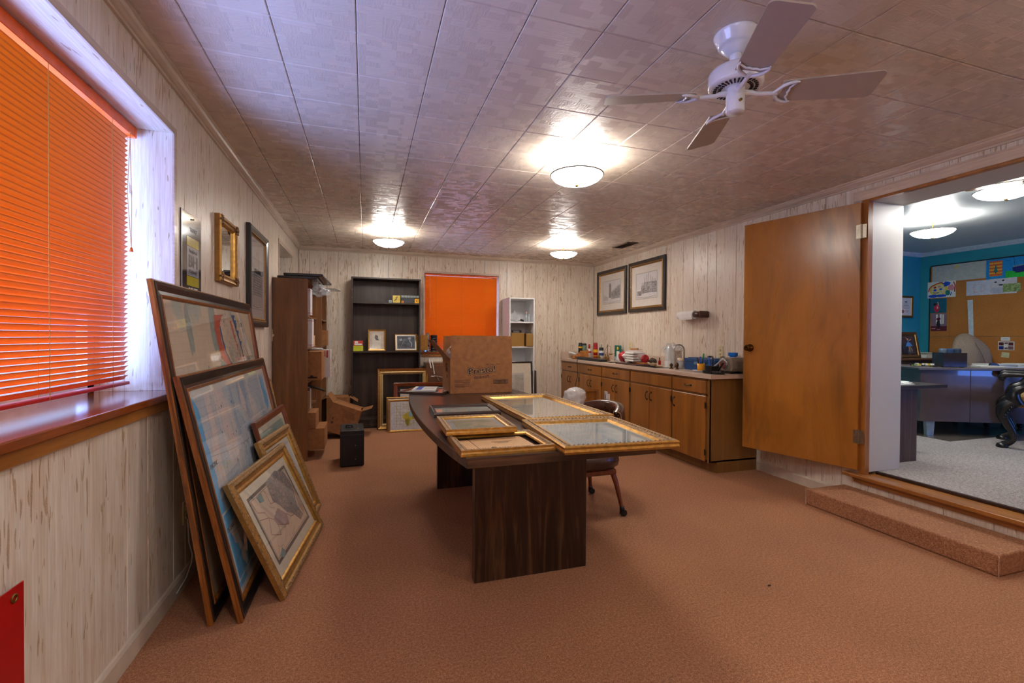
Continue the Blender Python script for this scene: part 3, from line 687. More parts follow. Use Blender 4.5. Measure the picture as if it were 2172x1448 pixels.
# F1: rear large map leaning on the wall
lean1 = Vector((-0.215, 0, 1.463)); org1 = Vector((-0.632, 2.237, 0.0))
def zlean(dx, dz): return Vector((dx, 0, dz))
CREAMMAP = m_map('geology_map_cream', rgb(238, 214, 186), rgb(230, 206, 178), rgb(198, 198, 182), 3.0, (1, 1, 0.6), 0.16)
def art_f1(e, x0, y, x1, z1):
    r = random.Random(5); red = plain('map_red', rgb(214, 92, 58), 0.6, vary=0.1, scale=60); blue = plain('map_blue', rgb(34, 92, 150), 0.6, vary=0.1, scale=60); gg = plain('map_grey_green', rgb(166, 174, 162), 0.6)
    m = MB(); w = x1 - x0
    X = lambda u: x0 + u * w
    Zv = lambda v: z1 - v * (z1 - x0)
    # outlines in (u, v) of the sheet, v downwards
    m.face(blobpoly(X(.18), Zv(.10), 0.04, 0.11, y, 1), 2); m.face(blobpoly(X(.30), Zv(.30), 0.03, 0.07, y, 2), 2)
    m.face(blobpoly(X(.47), Zv(.36), 0.13, 0.16, y, 3), 2); m.face(blobpoly(X(.86), Zv(.30), 0.08, 0.12, y, 4), 2); m.face(blobpoly(X(.44), Zv(.08), 0.07, 0.15, y, 6), 2)
    arc = [(.46, .03), (.44, .09), (.45, .16), (.47, .22), (.53, .26), (.60, .31), (.66, .335)]
    arc2 = [(.58, .02), (.53, .05), (.50, .09), (.505, .15), (.53, .20), (.58, .245), (.64, .285)]
    pts = [(X(u + r.uniform(-.006, .006)), y - .0004, Zv(v)) for u, v in arc] + [(X(u + r.uniform(-.006, .006)), y - .0004, Zv(v)) for u, v in reversed(arc2)]
    def dens(pl, jit, n_=6):
        q = []
        for (u0, v0), (u1, v1) in zip(pl[:-1], pl[1:]):
            for j in range(n_): t = j / n_; q.append((u0 + (u1 - u0) * t + r.uniform(-jit, jit), v0 + (v1 - v0) * t + r.uniform(-jit, jit) * .5))
        return q + [pl[-1]]
    oa, ob = dens(arc, .004), dens(arc2, .004)
    pts = [(X(u), y - .0004, Zv(v)) for u, v in oa] + [(X(u), y - .0004, Zv(v)) for u, v in reversed(ob)]
    for i in range(len(oa) - 1):
        m.face([pts[i], pts[i + 1], pts[-2 - i], pts[-1 - i]], 0)
    bl_ = [(.505, .08), (.51, .14), (.53, .20), (.57, .245), (.62, .28)]
    bl_ = dens(bl_, .003)
    for (u0, v0), (u1, v1) in zip(bl_[:-1], bl_[1:]):
        m.face([(X(u0), y - .0006, Zv(v0)), (X(u1), y - .0006, Zv(v1)), (X(u1 + .014), y - .0006, Zv(v1 - .006)), (X(u0 + .014), y - .0006, Zv(v0 - .006))], 1)
    for st_, a_, w_ in (([(.70, .02), (.73, .08), (.76, .15), (.78, .22), (.80, .30), (.82, .38)], 1, .016), ([(.66, .05), (.69, .13), (.73, .21), (.76, .28)], 0, .012), ([(.83, .05), (.86, .14), (.87, .22)], 1, .006)):
        st_ = dens(st_, .004, 5)
        for k in range(len(st_) - 1):
            (u0, v0), (u1, v1) = st_[k], st_[k + 1]; w0 = max(.0015, w_ * 1.6 * (1 - k / len(st_)) * r.uniform(.3, 1.5))
            m.face([(X(u0), y - .0005, Zv(v0)), (X(u1), y - .0005, Zv(v1)), (X(u1 + w0), y - .0005, Zv(v1)), (X(u0 + w0 * 1.5), y - .0005, Zv(v0))], a_)
    for k in range(620):
        u = r.gauss(.69, .085); v = abs(r.gauss(.17, .13)) + .01
        if not (.52 < u < .97): continue
        s = r.uniform(.0008, .0035) * (2 if r.random() < .08 else 1); cx, cz = X(u), Zv(v); c = 0 if r.random() < (.55 if u < .7 else .25) else 1
        if v > .3: c = 1 if r.random() < .85 else 0
        m.face([(cx - s, y - .0003, cz), (cx, y - .0003, cz - s * 1.8), (cx + s * .8, y - .0003, cz + s * .3), (cx, y - .0003, cz + s * 1.5)], c)
    m.build('printed_colours', [red, blue, gg], e, kind='stuff')
picture('framed_map', 'large framed cream map with red and blue patches, rearmost against the wall beside the window', 'picture', 1.68, 1.48, pf_map, FM,
        frameM(org1, (0, 1, 0), lean1), backing=MATB, sheet=CREAMMAP, art=art_f1)
# F2
BLUEMAP = m_map('geology_map_blue', rgb(238, 224, 218), rgb(206, 214, 222), rgb(176, 196, 214), 3.2, (1.6, 1, 0.5), 0.25, sea=rgb(112, 188, 236), seaf=(0.235, 0.12), speck=None)
def art_f2(e, x0, y, x1, z1):
    m = MB(); r = random.Random(9); w = x1 - x0; h = z1 - x0
    # pale margins
    for a, b, c, d in ((x0, x1, z1 - .03, z1), (x0, x1, x0, x0 + .025), (x0, x0 + .012, x0, z1), (x1 - .012, x1, x0, z1)): m.face([(a, y, c), (b, y, c), (b, y, d), (a, y, d)], 0)
    # inset map in the lower left corner
    X0, X1, Z0, Z1 = x0 + .03, x0 + .50, x0 + .05, x0 + .37
    m.face([(X0, y - .0002, Z0), (X1, y - .0002, Z0), (X1, y - .0002, Z1), (X0, y - .0002, Z1)], 0)
    m.face([(X0 + .01, y - .0004, Z0 + .01), (X1 - .01, y - .0004, Z0 + .01), (X1 - .01, y - .0004, Z1 - .01), (X0 + .01, y - .0004, Z1 - .01)], 1)
    m.face(blobpoly(X0 + .2, Z0 + .2, .15, .10, y - .0006, 4, 30, .3), 2); m.face(blobpoly(X0 + .14, Z0 + .09, .035, .07, y - .0007, 7, 20, .3, .3), 2)
    m.face(blobpoly(X0 + .36, Z0 + .10, .05, .08, y - .0008, 5, 20, .3), 3)
    # bay and sea inlets on the upper right
    m.face(blobpoly(x1 - .12, z1 - .16, .06, .12, y - .0003, 11, 24, .35), 1); m.face(blobpoly(x1 - .05, z1 - .55, .04, .18, y - .0003, 12, 24, .35), 1)
    m.face(blobpoly(x0 + .80, z1 - .12, .04, .10, y - .0003, 13, 20, .3), 2); m.face(blobpoly(x0 + .98, z1 - .20, .03, .12, y - .0003, 14, 20, .3), 2)
    # curved parallels
    for q in (.33, .55, .72):
        ribbon(m, [(x0 + .08 + w * t * .88, z1 - h * (q + .06 * math.sin(PI * t))) for t in [k / 16 for k in range(17)]], .0016, y - .0009, 4)
    for k in range(420):
        cx, cz = x0 + w * r.uniform(.15, .85), z1 - h * r.uniform(.05, .95); s = r.uniform(.001, .004) * (1.8 if r.random() < .1 else 1)
        m.face([(cx - s, y - .001, cz), (cx, y - .001, cz - s * 1.5), (cx + s, y - .001, cz + s * .4), (cx, y - .001, cz + s * 1.6)], 5 if r.random() < .75 else 4)
    m.build('printed_colours', [PAPER, plain('map_sea', rgb(112, 188, 236), 0.6), plain('map_pink_land', rgb(232, 218, 214), 0.6), plain('map_deep_blue', rgb(52, 122, 190), 0.6), GREYINK, plain('map_mid_blue', rgb(66, 112, 160), 0.6)], e, kind='stuff')
    text('PACIFIC', .03, GREYINK, e, textM(x0 + .09, y - .001, z1 - .35), 'lettering')
    text('OCEAN', .03, GREYINK, e, textM(x0 + .09, y - .001, z1 - .65), 'lettering')
picture('framed_map', 'large framed blue and grey map of a coastline leaning in front of the cream map', 'picture', 1.66, 1.09, pf_map, FM,
        frameM((-0.515, 2.223, 0.0), (0, 1, 0), (-0.238, 0, 1.063)), backing=MATB, sheet=BLUEMAP, art=art_f2)

pf_gold = [(0, 0, 0), (0, 0.022, 0), (0.006, 0.026, 1), (0.012, 0.034, 0), (0.020, 0.036, 1), (0.028, 0.032, 1), (0.034, 0.022, 0), (0.050, 0.018, 0), (0.060, 0.022, 0), (0.066, 0.020, 2), (0.074, 0.012, 2)]
GM = [GOLD, GOLDD, GOLDB]
def carving(e, w, h, d, t, step, size, seed=1, mats=GOLDD):
    """small raised leaf bumps running round the frame"""
    m = MB(); r = random.Random(seed)
    def bump_(x, z, ux, uz):
        vx, vz = -uz, ux; a = size * r.uniform(.85, 1.1)
        p = lambda s, q, k: (x + ux * s * a + vx * q * a, -t - k, z + uz * s * a + vz * q * a)
        b = [p(-.45, -.5, -.002), p(.35, -.5, -.002), p(.6, 0, -.002), p(.35, .5, -.002), p(-.45, .5, -.002)]; top = p(-.25, 0, size * .42)
        m._add(b + [top], [(k, (k + 1) % 5, 5) for k in range(5)])
    nx = int((w - 2 * d) / step); nz = int((h - 2 * d) / step)
    for k in range(nx):
        x = d + (k + .5) * (w - 2 * d) / nx; bump_(x, d, 1, 0); bump_(x, h - d, 1, 0)
    for k in range(nz):
        z = d + (k + .5) * (h - 2 * d) / nz; bump_(d, z, 0, 1); bump_(w - d, z, 0, 1)
    m.build('carved_leaves', mats, e, kind='stuff')
def countymap(name, lo=rgb(120, 124, 130)):
    n = N(name); v = n.obj(); vo = n.add('ShaderNodeTexVoronoi', feature='DISTANCE_TO_EDGE'); vo.inputs['Scale'].default_value = 60; n.L(v, vo.inputs['Vector'])
    vc = n.add('ShaderNodeTexVoronoi'); vc.inputs['Scale'].default_value = 60; n.L(v, vc.inputs['Vector'])
    sp = n.add('ShaderNodeSeparateColor'); n.L(vc.outputs['Color'], sp.inputs[0])
    c = n.ramp(sp.outputs[0], [(0.2, rgb(142, 138, 136)), (0.4, rgb(176, 156, 142)), (0.6, rgb(124, 138, 144)), (0.8, rgb(184, 158, 148))])
    f = n.noise(v, 90, 3, 0.7); c = n.mix(n.ramp(f, [(0.5, (0, 0, 0)), (0.62, (0.8, 0.8, 0.8))]), c, lo)
    c = n.mix(n.math('LESS_THAN', vo.outputs['Distance'], 0.03), c, rgb(96, 88, 90)); n.color(c); n.rough(0.6); return n.m
COUNTY = countymap('county_map_print')
OLDPAPER = plain('aged_map_paper', rgb(212, 190, 168), 0.7, vary=0.05, scale=6)
def art_tx(e, x0, y, x1, z1):
    w, h = x1 - x0, z1 - x0; m = MB(); P = lambda u, v_: (x0 + w * u, y - .0004, x0 + h * v_)
    b = .035
    def ring(d0, d1, mi):
        o = [(x0 + d0, x0 + d0), (x1 - d0, x0 + d0), (x1 - d0, z1 - d0), (x0 + d0, z1 - d0)]; q = [(x0 + d1, x0 + d1), (x1 - d1, x0 + d1), (x1 - d1, z1 - d1), (x0 + d1, z1 - d1)]
        for k in range(4):
            k2 = (k + 1) % 4; m.face([(o[k][0], y - .0002, o[k][1]), (o[k2][0], y - .0002, o[k2][1]), (q[k2][0], y - .0002, q[k2][1]), (q[k][0], y - .0002, q[k][1])], mi)
    ring(.0, .045, 4); ring(.045, .062, 0); ring(.068, .070, 1)
    m.face([P(.45, .90), P(.70, .93), P(.86, .84), P(.90, .62), P(.86, .50), P(.80, .36), P(.84, .22), P(.74, .20), P(.66, .34), P(.56, .42), P(.50, .56), P(.42, .66)], 2)
    m.face([P(.90, .66), P(.93, .30), P(.86, .20), P(.84, .36), P(.87, .52)], 3)
    m.face([P(.30, .50), P(.44, .56), P(.54, .42), P(.50, .30), P(.40, .36), P(.32, .42)], 5)
    m.face([P(.20, .84), P(.30, .84), P(.30, .74), P(.22, .76)], 6); m.face([P(.14, .16), P(.22, .20), P(.24, .12), P(.18, .09)], 6)
    for pts in ([(.10, .62), (.24, .56), (.30, .50), (.32, .42), (.40, .36), (.50, .30), (.54, .42), (.60, .34), (.68, .32), (.74, .20), (.84, .22)], [(.1, .85), (.12, .7), (.22, .64), (.24, .56)], [(.36, .9), (.37, .66), (.5, .62)], [(.24, .56), (.16, .40), (.3, .30), (.32, .42)]):
        ribbon(m, [(x0 + w * a, x0 + h * c_) for a, c_ in pts], .0035, y - .0006, 7)
    r = random.Random(2)
    for k in range(26):
        u, v_ = r.uniform(.1, .6), r.uniform(.08, .9); pts = [(x0 + w * (u + .03 * q * math.cos(k)), x0 + h * (v_ + .035 * q * math.sin(k * 1.7) + .01 * math.sin(q * 2))) for q in range(5)]
        pts = [(min(max(a, x0 + .07), x1 - .07), min(max(c_, x0 + .07), z1 - .07)) for a, c_ in pts]
        ribbon(m, pts, .0014, y - .0005, 1)
    m.build('printed_colours', [plain('ornate_grey_border', rgb(110, 102, 96), 0.7, vary=0.4, scale=160), GREYINK, COUNTY, plain('map_gulf_tan', rgb(186, 156, 130), 0.7), MATB,
                               plain('map_dull_pink', rgb(172, 144, 140), 0.7), plain('map_teal_patch', rgb(124, 152, 152), 0.7), plain('map_red_line', rgb(140, 84, 84), 0.7)], e, kind='stuff')
# G1 front gold frame
d1v = Vector((0.098, 0.843, 0)).normalized(); n1v = Vector((-d1v.y, d1v.x, 0))
e = picture('framed_map', 'gold framed antique county map, frontmost of the pictures leaning by the window', 'picture', 0.85, 0.60, pf_gold, GM,
            frameM(Vector((-0.372, 2.357, 0.0)), d1v, n1v * 0.245 + Vector((0, 0, 0.545))), backing=MATB, sheet=OLDPAPER, art=art_tx)
carving(e, 0.85, 0.60, 0.024, 0.034, 0.013, 0.011, 1)
# G2
d2v = Vector((0.075, 0.62, 0)).normalized(); n2v = Vector((-d2v.y, d2v.x, 0))
SILVERPR = plain('pale_print_paper', rgb(188, 186, 188), 0.6, vary=0.05, scale=14)
def art_lines(e, x0, y, x1, z1, seed=1, k=14, col=None):
    m = MB(); r = random.Random(seed)
    for q in range(k):
        z = x0 + (z1 - x0) * (q + .7) / (k + .5); ribbon(m, [(x0 + .05, z), (x0 + (x1 - x0) * r.uniform(.6, .93), z + r.uniform(-.01, .03))], .0025, y - .0004)
    m.build('printed_lines', col or GREYINK, e, kind='stuff')
e = picture('framed_print', 'gold framed print with carved corners, middle one of the three small leaning frames', 'picture', 0.60, 0.645, pf_gold, GM,
            frameM(Vector((-0.392, 2.975, 0.0)), d2v, n2v * 0.225 + Vector((0, 0, 0.604))), backing=MATB, sheet=SILVERPR, inset=0.03, art=lambda e, a, b, c, d: art_lines(e, a, b, c, d, 3, 9))
carving(e, 0.60, 0.645, 0.044, 0.020, 0.028, 0.014, 5, GOLDD)
# G3
pf_mah = [(0, 0, 0), (0, 0.022, 0), (0.006, 0.026, 0), (0.020, 0.024, 0), (0.032, 0.018, 0), (0.045, 0.014, 0), (0.050, 0.008, 0)]
GRNMAP = m_map('pale_green_map', rgb(182, 190, 180), rgb(160, 180, 172), rgb(196, 196, 184), 5, (1, 1, 1), 0.3)
e = picture('framed_map', 'brown wooden framed pale green map behind the two small gold frames', 'picture', 0.78, 0.735, pf_mah, [MAHOG],
            frameM(Vector((-0.452, 3.075, 0.0)), (0.035, 0.78, 0), Vector((-0.195, 0.0, 0.705))), backing=MATB, sheet=GRNMAP, inset=0.035, art=lambda e, a, b, c, d: art_lines(e, a, b, c, d, 8, 5))
# G4 tucked behind
picture('framed_print', 'small gold framed print peeking out behind the leaning maps near the bookcase', 'picture', 0.42, 0.88, pf_gold, GM,
        frameM(Vector((-0.64, 4.02, 0.0)), (0, 1, 0), (-0.17, 0, 0.86)), backing=MATB, sheet=SILVERPR, inset=0.03)

# wall pictures, left wall
def leftM(y, z, x=L + 0.001): return frameM((x, y, z), (0, 1, 0), UP)
sgn = thing('route_sign', 'grey and yellow route sign lettered BH, pinned to the left wall beside the window', 'sign', M=leftM(2.605, 1.40))
SG = plain('glossy_sign_charcoal', rgb(64, 52, 50), 0.12, vary=0.02, coat=1.0)
MB().box(0, 0.285, -0.004, 0, 0, 0.45).build('sign_plate', SG, sgn, bevel=0.001)
MB().box(0, 0.012, -0.0052, -0.0045, 0, 0.45).build('pale_edge', plain('sign_pale_edge', rgb(196, 200, 210), 0.2, coat=1.0), sgn)
MB().box(0.075, 0.245, -0.0050, -0.0040, 0.135, 0.283).build('grey_field', plain('sign_grey', rgb(176, 176, 186), 0.15, coat=1.0), sgn)
YS = plain('sign_yellow', rgb(214, 196, 30), 0.15, vary=0.02, coat=1.0)
MB().box(0.075, 0.245, -0.0050, -0.0040, 0.285, 0.33).build('yellow_bar', YS, sgn); MB().box(0.075, 0.245, -0.0050, -0.0040, 0.085, 0.133).build('yellow_bar', YS, sgn)
DG = plain('sign_lettering_grey', rgb(58, 56, 58), 0.3)
text('Bankhead', .030, DG, sgn, textM(.16, -.0055, .262)); text('BH', .085, DG, sgn, textM(.16, -.0055, .207), bold=.0015, sx=1.25); text('Highway', .030, DG, sgn, textM(.16, -.0055, .158))
text('ROUTE', .032, PAPER, sgn, textM(.16, -.0055, .063), bold=.001, sx=1.2); text('TEXAS', .030, GREYP, sgn, textM(.17, -.0055, .37), sx=1.2)
MB().lathe([(0, .008), (.005, .006), (.003, .0), (0, 0)], (.15, -.005, .425), 8, R=Rx(PI / 2)).box(.135, .165, -.007, -.006, .424, .426).build('push_pin', STEEL, sgn)
pf_mir = [(0, 0, 0), (0, 0.026, 0), (0.008, 0.034, 0), (0.018, 0.031, 0), (0.028, 0.024, 0), (0.038, 0.027, 0), (0.044, 0.024, 0), (0.052, 0.016, 2), (0.056, 0.010, 2)]
mir = picture('wall_mirror', 'tall gold framed mirror with ornate corners on the left wall', 'mirror', 0.39, 0.40, pf_mir, GM, leftM(3.14, 1.56), backing=MIRROR, glass=False, sheet=MIRROR)
for cx in (0.025, 0.365):
    for cz in (0.03, 0.37):
        m = MB()
        for q in range(6):
            a = q * PI / 3; m.obox((cx + .018 * math.cos(a), -.032, cz + .018 * math.sin(a)), (.026, .016, .012), Ry(-a))
        m.obox((cx, -.036, cz), (.022, .018, .022), Ry(.7)); m.build('corner_ornament', GOLDD, mir, bevel=0.003)
pf_blk = [(0, 0, 0), (0, 0.026, 0), (0.008, 0.034, 0), (0.026, 0.032, 0), (0.046, 0.024, 0), (0.050, 0.022, 1), (0.058, 0.026, 1), (0.062, 0.020, 0), (0.066, 0.016, 1), (0.072, 0.010, 1)]
PRINTW = plain('print_paper', rgb(196, 186, 180), 0.6, vary=0.03, scale=8)
def facade(e, x0, y, x1, z1, seed, tower=False, cathedral=False):
    m = MB(); r = random.Random(seed); w, h = x1 - x0, z1 - x0
    def P(u, v_): return (x0 + u * w, x0 + v_ * h)
    lw = .0034
    def rect(a, b, c, d):
        m.face([(P(a, b)[0], y + .0004, P(a, b)[1]), (P(c, b)[0], y + .0004, P(c, b)[1]), (P(c, d)[0], y + .0004, P(c, d)[1]), (P(a, d)[0], y + .0004, P(a, d)[1])], 1)
        ribbon(m, [P(a, b), P(c, b), P(c, d), P(a, d), P(a, b)], lw, y)
    def spire(cx, b, hw, t): ribbon(m, [P(cx - hw, b), P(cx, t), P(cx + hw, b)], lw, y)
    if cathedral:
        for (a, b, c, d) in ((.40, .22, .80, .62), (.26, .2, .40, .50), (.80, .2, .98, .60), (.06, .14, .26, .3)):
            rect(a, b, c, d)
            for k in range(26):
                u = r.uniform(a, c); v0 = r.uniform(b, d - .05); ribbon(m, [P(u, v0), P(u + r.uniform(-.005, .005), v0 + r.uniform(.03, .10))], lw * .8, y)
            for k in range(10):
                vv = r.uniform(b, d); u = r.uniform(a, c - .08); ribbon(m, [P(u, vv), P(u + .08, vv + .004)], lw * .8, y)
        for cx, t in ((.42, .80), (.52, .92), (.60, .98), (.70, .86), (.79, .78), (.86, .72), (.93, .70), (.30, .62), (.37, .60)): spire(cx, .56 if cx > .38 else .48, .03, t); ribbon(m, [P(cx, t), P(cx, t + .02)], lw, y)
        for rr in (.05, .035, .018): ribbon(m, [P(.60 + rr * 1.3 * math.cos(a), .40 + rr * math.sin(a)) for a in [k * PI / 8 for k in range(17)]], lw, y)
        for cx in (.5, .6, .7): ribbon(m, [P(cx - .03, .22), P(cx - .03, .28), P(cx, .33), P(cx + .03, .28), P(cx + .03, .22)], lw, y)
    if tower:
        rect(.36, .25, .47, .84); rect(.38, .84, .45, .90)
        for k in range(50):
            vv = .25 + k * .0118; ribbon(m, [P(.36, vv), P(.47, vv + .003)], lw * .6, y)
        for a, t in ((.50, .50), (.60, .56), (.70, .60), (.80, .68), (.90, .72)):
            rect(a, .2, a + .1, t); spire(a + .05, t, .05, t + .07)
            for k in range(16): u = r.uniform(a, a + .1); ribbon(m, [P(u, r.uniform(.2, t - .1)), P(u + .004, r.uniform(.3, t))], lw * .7, y)
        ribbon(m, [P(.04, .4), P(.14, .34), P(.3, .25)], lw, y)
        for k in range(18): u = .04 + k * .015; ribbon(m, [P(u, .14), P(u, .36 - k * .006)], lw * .7, y)
    if not cathedral and not tower:
        for (a, b, c, d) in ((.08, .28, .92, .72), (.2, .72, .8, .80)):
            rect(a, b, c, d)
            for k in range(90): u = r.uniform(a, c); v0 = r.uniform(b, d - .06); ribbon(m, [P(u, v0), P(u, v0 + .06)], lw, y)
            for k in range(9): ribbon(m, [P(a, b + (d - b) * k / 9), P(c, b + (d - b) * k / 9)], lw, y)
    for k in range(16):
        u, v0 = r.uniform(.05, .95), r.uniform(.03, .16); s = r.uniform(.006, .018); ribbon(m, [P(u, v0), P(u + .002, v0 + s * 1.6)], s * w * .5, y)
    ribbon(m, [P(.02, .06), P(.5, .03), P(.95, .07)], lw, y)
    ribbon(m, [P(0, 0), P(1, 0), P(1, 1), P(0, 1), P(0, 0)], lw * .7, y)
    m.build('ink_drawing', [plain('drawing_ink', rgb(70, 64, 68), 0.8), plain('drawing_grey_wash', rgb(168, 164, 168), 0.8, vary=.15, scale=60)], e, kind='stuff')
def art_tall(e, x0, y, x1, z1):
    m = MB(); w = x1 - x0; m.box(x0 + .06, x1 - .06, y - .0004, y, x0 + .10, z1 - .16); o = m.build('engraving', plain('engraving_grey_paper', rgb(176, 168, 168), 0.7, vary=.05, scale=30), e)
    facade(e, x0 + .07, y - .0012, x1 - .07, x0 + .07 + .40, 6)
picture('framed_print', 'tall black and gold framed architectural engraving on the left wall', 'picture', 0.67, 0.775, pf_blk, [BLACKF, GOLD], leftM(3.895, 1.305), backing=PRINTW, sheet=PRINTW, art=art_tall)
# right wall pair
def rightM(y, z, x=R - 0.001): return frameM((x, y, z), (0, -1, 0), UP)
SKP = plain('drawing_paper', rgb(208, 204, 206), 0.6, vary=.02)
def art_church(kind):
    def f(e, x0, y, x1, z1):
        a, b, c, d = x0 + .10, x1 - .10, x0 + .10, z1 - .10
        MB().box(a, b, y - .0003, y + .0002, c, d).build('drawing_sheet', SKP, e)
        g = MB(); ribbon(g, [(a - .006, c - .006), (b + .006, c - .006), (b + .006, d + .006), (a - .006, d + .006), (a - .006, c - .006)], .002, y - .0004); g.build('mat_line', GREYINK, e)
        facade2(e, a, b, c, d, y - .0009, kind)
    return f
def facade2(e, a, b, c, d, y, kind):
    """facade() assumes x0 == z0, so draw in a shifted child"""
    class Sh: pass
    m0 = len(e.children); facade(e, 0, y, b - a, d - c, 4 if kind else 3, tower=not kind, cathedral=kind)
    o = [ch for ch in e.children if ch.name.startswith('ink_drawing')][-1]; o.location = (a, 0, c)
picture('framed_drawing', 'black framed tower drawing, farther of the pair above the counter', 'picture', 0.845, 0.68, pf_blk, [BLACKF, GOLD], rightM(6.56, 1.575), backing=MATB, sheet=plain('warm_white_mat', rgb(216, 208, 200), .8, vary=.02), art=art_church(False))
picture('framed_drawing', 'black framed cathedral drawing, nearer of the pair above the counter', 'picture', 0.815, 0.68, pf_blk, [BLACKF, GOLD], rightM(5.648, 1.58), backing=MATB, sheet=plain('warm_white_mat', rgb(216, 208, 200), .8), art=art_church(True))

# red sheet with grommet low on the left wall
rs = thing('red_sign_board', 'plain red sign board with a brass grommet standing low at the left wall', 'sign', M=leftM(0.62, 0.0, L + 0.02))
MB().box(0, 0.87, -0.003, 0, 0.0, 0.61).build('red_sheet', plain('glossy_red_sheet', rgb(176, 8, 14), 0.3, vary=0.02), rs)
MB().tube([(0.835 + .009 * math.cos(a), -.004, .583 + .009 * math.sin(a)) for a in [k * PI / 6 for k in range(13)]], .003, 6).build('grommet', BRASS, rs)

# switch, outlets, paper towel
def plate(name, label, cat, M, kind):
    e = thing(name, label, cat, M=M); MB().box(-.035, .035, -.006, 0, -.057, .057).build('cover_plate', IVORY, e, bevel=.002)
    if kind == 'switch': MB().obox((0, -.010, 0), (.01, .016, .022), Rx(.5)).build('toggle', IVORY, e)
    else:
        for z in (-.02, .02):
            MB().lathe([(0, .002), (.015, .002), (.016, 0), (0, 0)], (0, -.006, z), 14, R=Rx(PI / 2)).build('socket', IVORY, e)
            MB().box(-.007, -.005, -.0092, -.008, z - .004, z + .006).box(.005, .007, -.0092, -.008, z - .004, z + .006).build('slots', INK, e)
    return e
plate('light_switch', 'ivory light switch on the left wall beside the brown bookcase', 'switch', leftM(4.90, 1.235), 'switch')
plate('wall_outlet', 'ivory wall outlet above the counter near the open door', 'outlet', rightM(3.91, 1.093), 'outlet')
plate('wall_outlet', 'small ivory wall outlet above the counter near the bundled plastic bag', 'outlet', rightM(5.62, 1.12), 'outlet')
o = plate('wall_outlet', 'ivory wall outlet low on the left wall behind the leaning maps', 'outlet', leftM(2.66, 0.36), 'outlet')
cw = MB().tube([(L + .01, 2.67, .32), (L + .012, 2.68, .2), (L + .02, 2.70, .13), (L + .02, 2.69, .09), (L + .02, 2.62, .05), (L + .02, 2.5, .035)], .003, 6).build('power_cord', WHITE); tag(cw, 'thin white cord hanging from the low outlet to the baseboard', 'cord')
pt = thing('paper_towel_holder', 'dark wooden wall holder with a white paper towel roll', 'paper towel', (3.44, 4.30, 1.49))
TWL = plain('paper_towel', rgb(232, 230, 230), .8, vary=.02, bump=.1)
MB().cyl((0, -.10, 0), (0, .16, 0), .045, 24).build('towel_roll', TWL, pt)
MB().box(-.03, .08, -.215, -.20, -.035, .035).lathe([(0, .1), (.034, .1), (.034, 0), (0, 0)], (0, -.20, 0), 20, R=Rx(-PI / 2)).box(-.02, .09, .165, .18, -.035, .035).box(.075, .09, -.215, .18, -.03, .03).build('bracket', plain('dark_walnut_bracket', rgb(70, 34, 20), .35), pt, bevel=.003)
MB().extr([(-.045, 0), (-.044, -.03), (-.038, -.052), (-.036, -.052), (-.043, 0)], lambda u, v_, k: (u + .0, -.10 if k == 0 else .12, v_)).build('loose_sheet', TWL, pt)

# ---------------------------------------------------------------- conference table
def table_outline(off=0.0):
    yl, yh, xc = 1.81 + off, 4.20 - off, 0.85; pts = []
    n_ = 24
    for k in range(n_ + 1):
        t = k / n_; y = yl + (yh - yl) * t; q = (2 * t - 1); pts.append((xc - (0.545 - 0.075 * q * q - 0.012 * q ** 6) + off, y))
    for k in range(n_ + 1):
        t = 1 - k / n_; y = yl + (yh - yl) * t; q = (2 * t - 1); pts.append((xc + (0.545 - 0.105 * q * q - 0.012 * q ** 6) - off, y))
    return pts
tb = thing('conference_table', 'boat-shaped dark walnut conference table covered with picture frames and a carton', 'table', (0, 0, 0))
def top3(u, v_, k): return (u, v_, 0.705 if k == 0 else 0.748)
m = MB(); o_ = table_outline(); m.extr(o_, top3, 1); m.mi[1] = 0
m.build('table_top', [WALTOP, WALNUTX], tb, bevel=.003)
MB().box(0.525, 1.143, 2.24, 2.295, 0.0, 0.706).build('pedestal_panel', WALNUT, tb, bevel=.002)
MB().box(0.562, 1.16, 3.72, 3.775, 0.0, 0.706).build('pedestal_panel', WALNUT, tb, bevel=.002)
MB().box(0.80, 0.835, 2.296, 3.719, 0.30, 0.703).build('stretcher_panel', WALNUT, tb, bevel=.002)
TT = 0.7485
# frames lying on the table: local x = +x, local z = +y, front = +z
def lieM(x, y, z, ang=0.0, tx=0.0, ty=0.0):
    R3 = Rz(ang) @ Rx(tx) @ Ry(ty) @ Matrix(((1, 0, 0), (0, 0, 1), (0, -1, 0)))
    m_ = R3.to_4x4(); m_.translation = (x, y, z); return m_
pf_lay = [(0.004, 0, 0), (0, 0.010, 0), (0.003, 0.020, 2), (0.000, 0.030, 0), (0.006, 0.036, 2), (0.016, 0.035, 1), (0.046, 0.028, 1), (0.050, 0.025, 1), (0.053, 0.027, 2), (0.058, 0.021, 2), (0.064, 0.014, 2)]
def m_glazed(name, c1, c2): 
    return m_map(name, c1, c2, c1, 6, (1, 1, 1), 0.18)
PA = m_glazed('faded_map_print', rgb(190, 176, 156), rgb(176, 168, 152)); PB = m_glazed('faded_blue_map_print', rgb(184, 190, 188), rgb(160, 176, 182))
A = picture('picture_frame', 'large ornate gold frame with a faded map lying near the carton on the table', 'picture', 0.545, 1.045, pf_lay, GM, lieM(0.862, 2.405, TT, 0.008), backing=MATG, sheet=PA, inset=0.0)
carving(A, 0.545, 1.045, 0.026, 0.029, 0.021, 0.021, 1)
Bf = picture('picture_frame', 'ornate gold frame with blue-grey map overhanging the near right end of the table', 'picture', 0.545, 0.655, pf_lay, GM, lieM(0.788, 1.745, TT, -0.055), backing=MATG, sheet=MATG, inset=0.0,
             art=lambda e, a, b, c, d: MB().box(a + .04, c - .04, b - .0004, b, a + .04, d - .04).build('map_sheet', PB, e))
carving(Bf, 0.545, 0.655, 0.026, 0.029, 0.021, 0.023, 2)
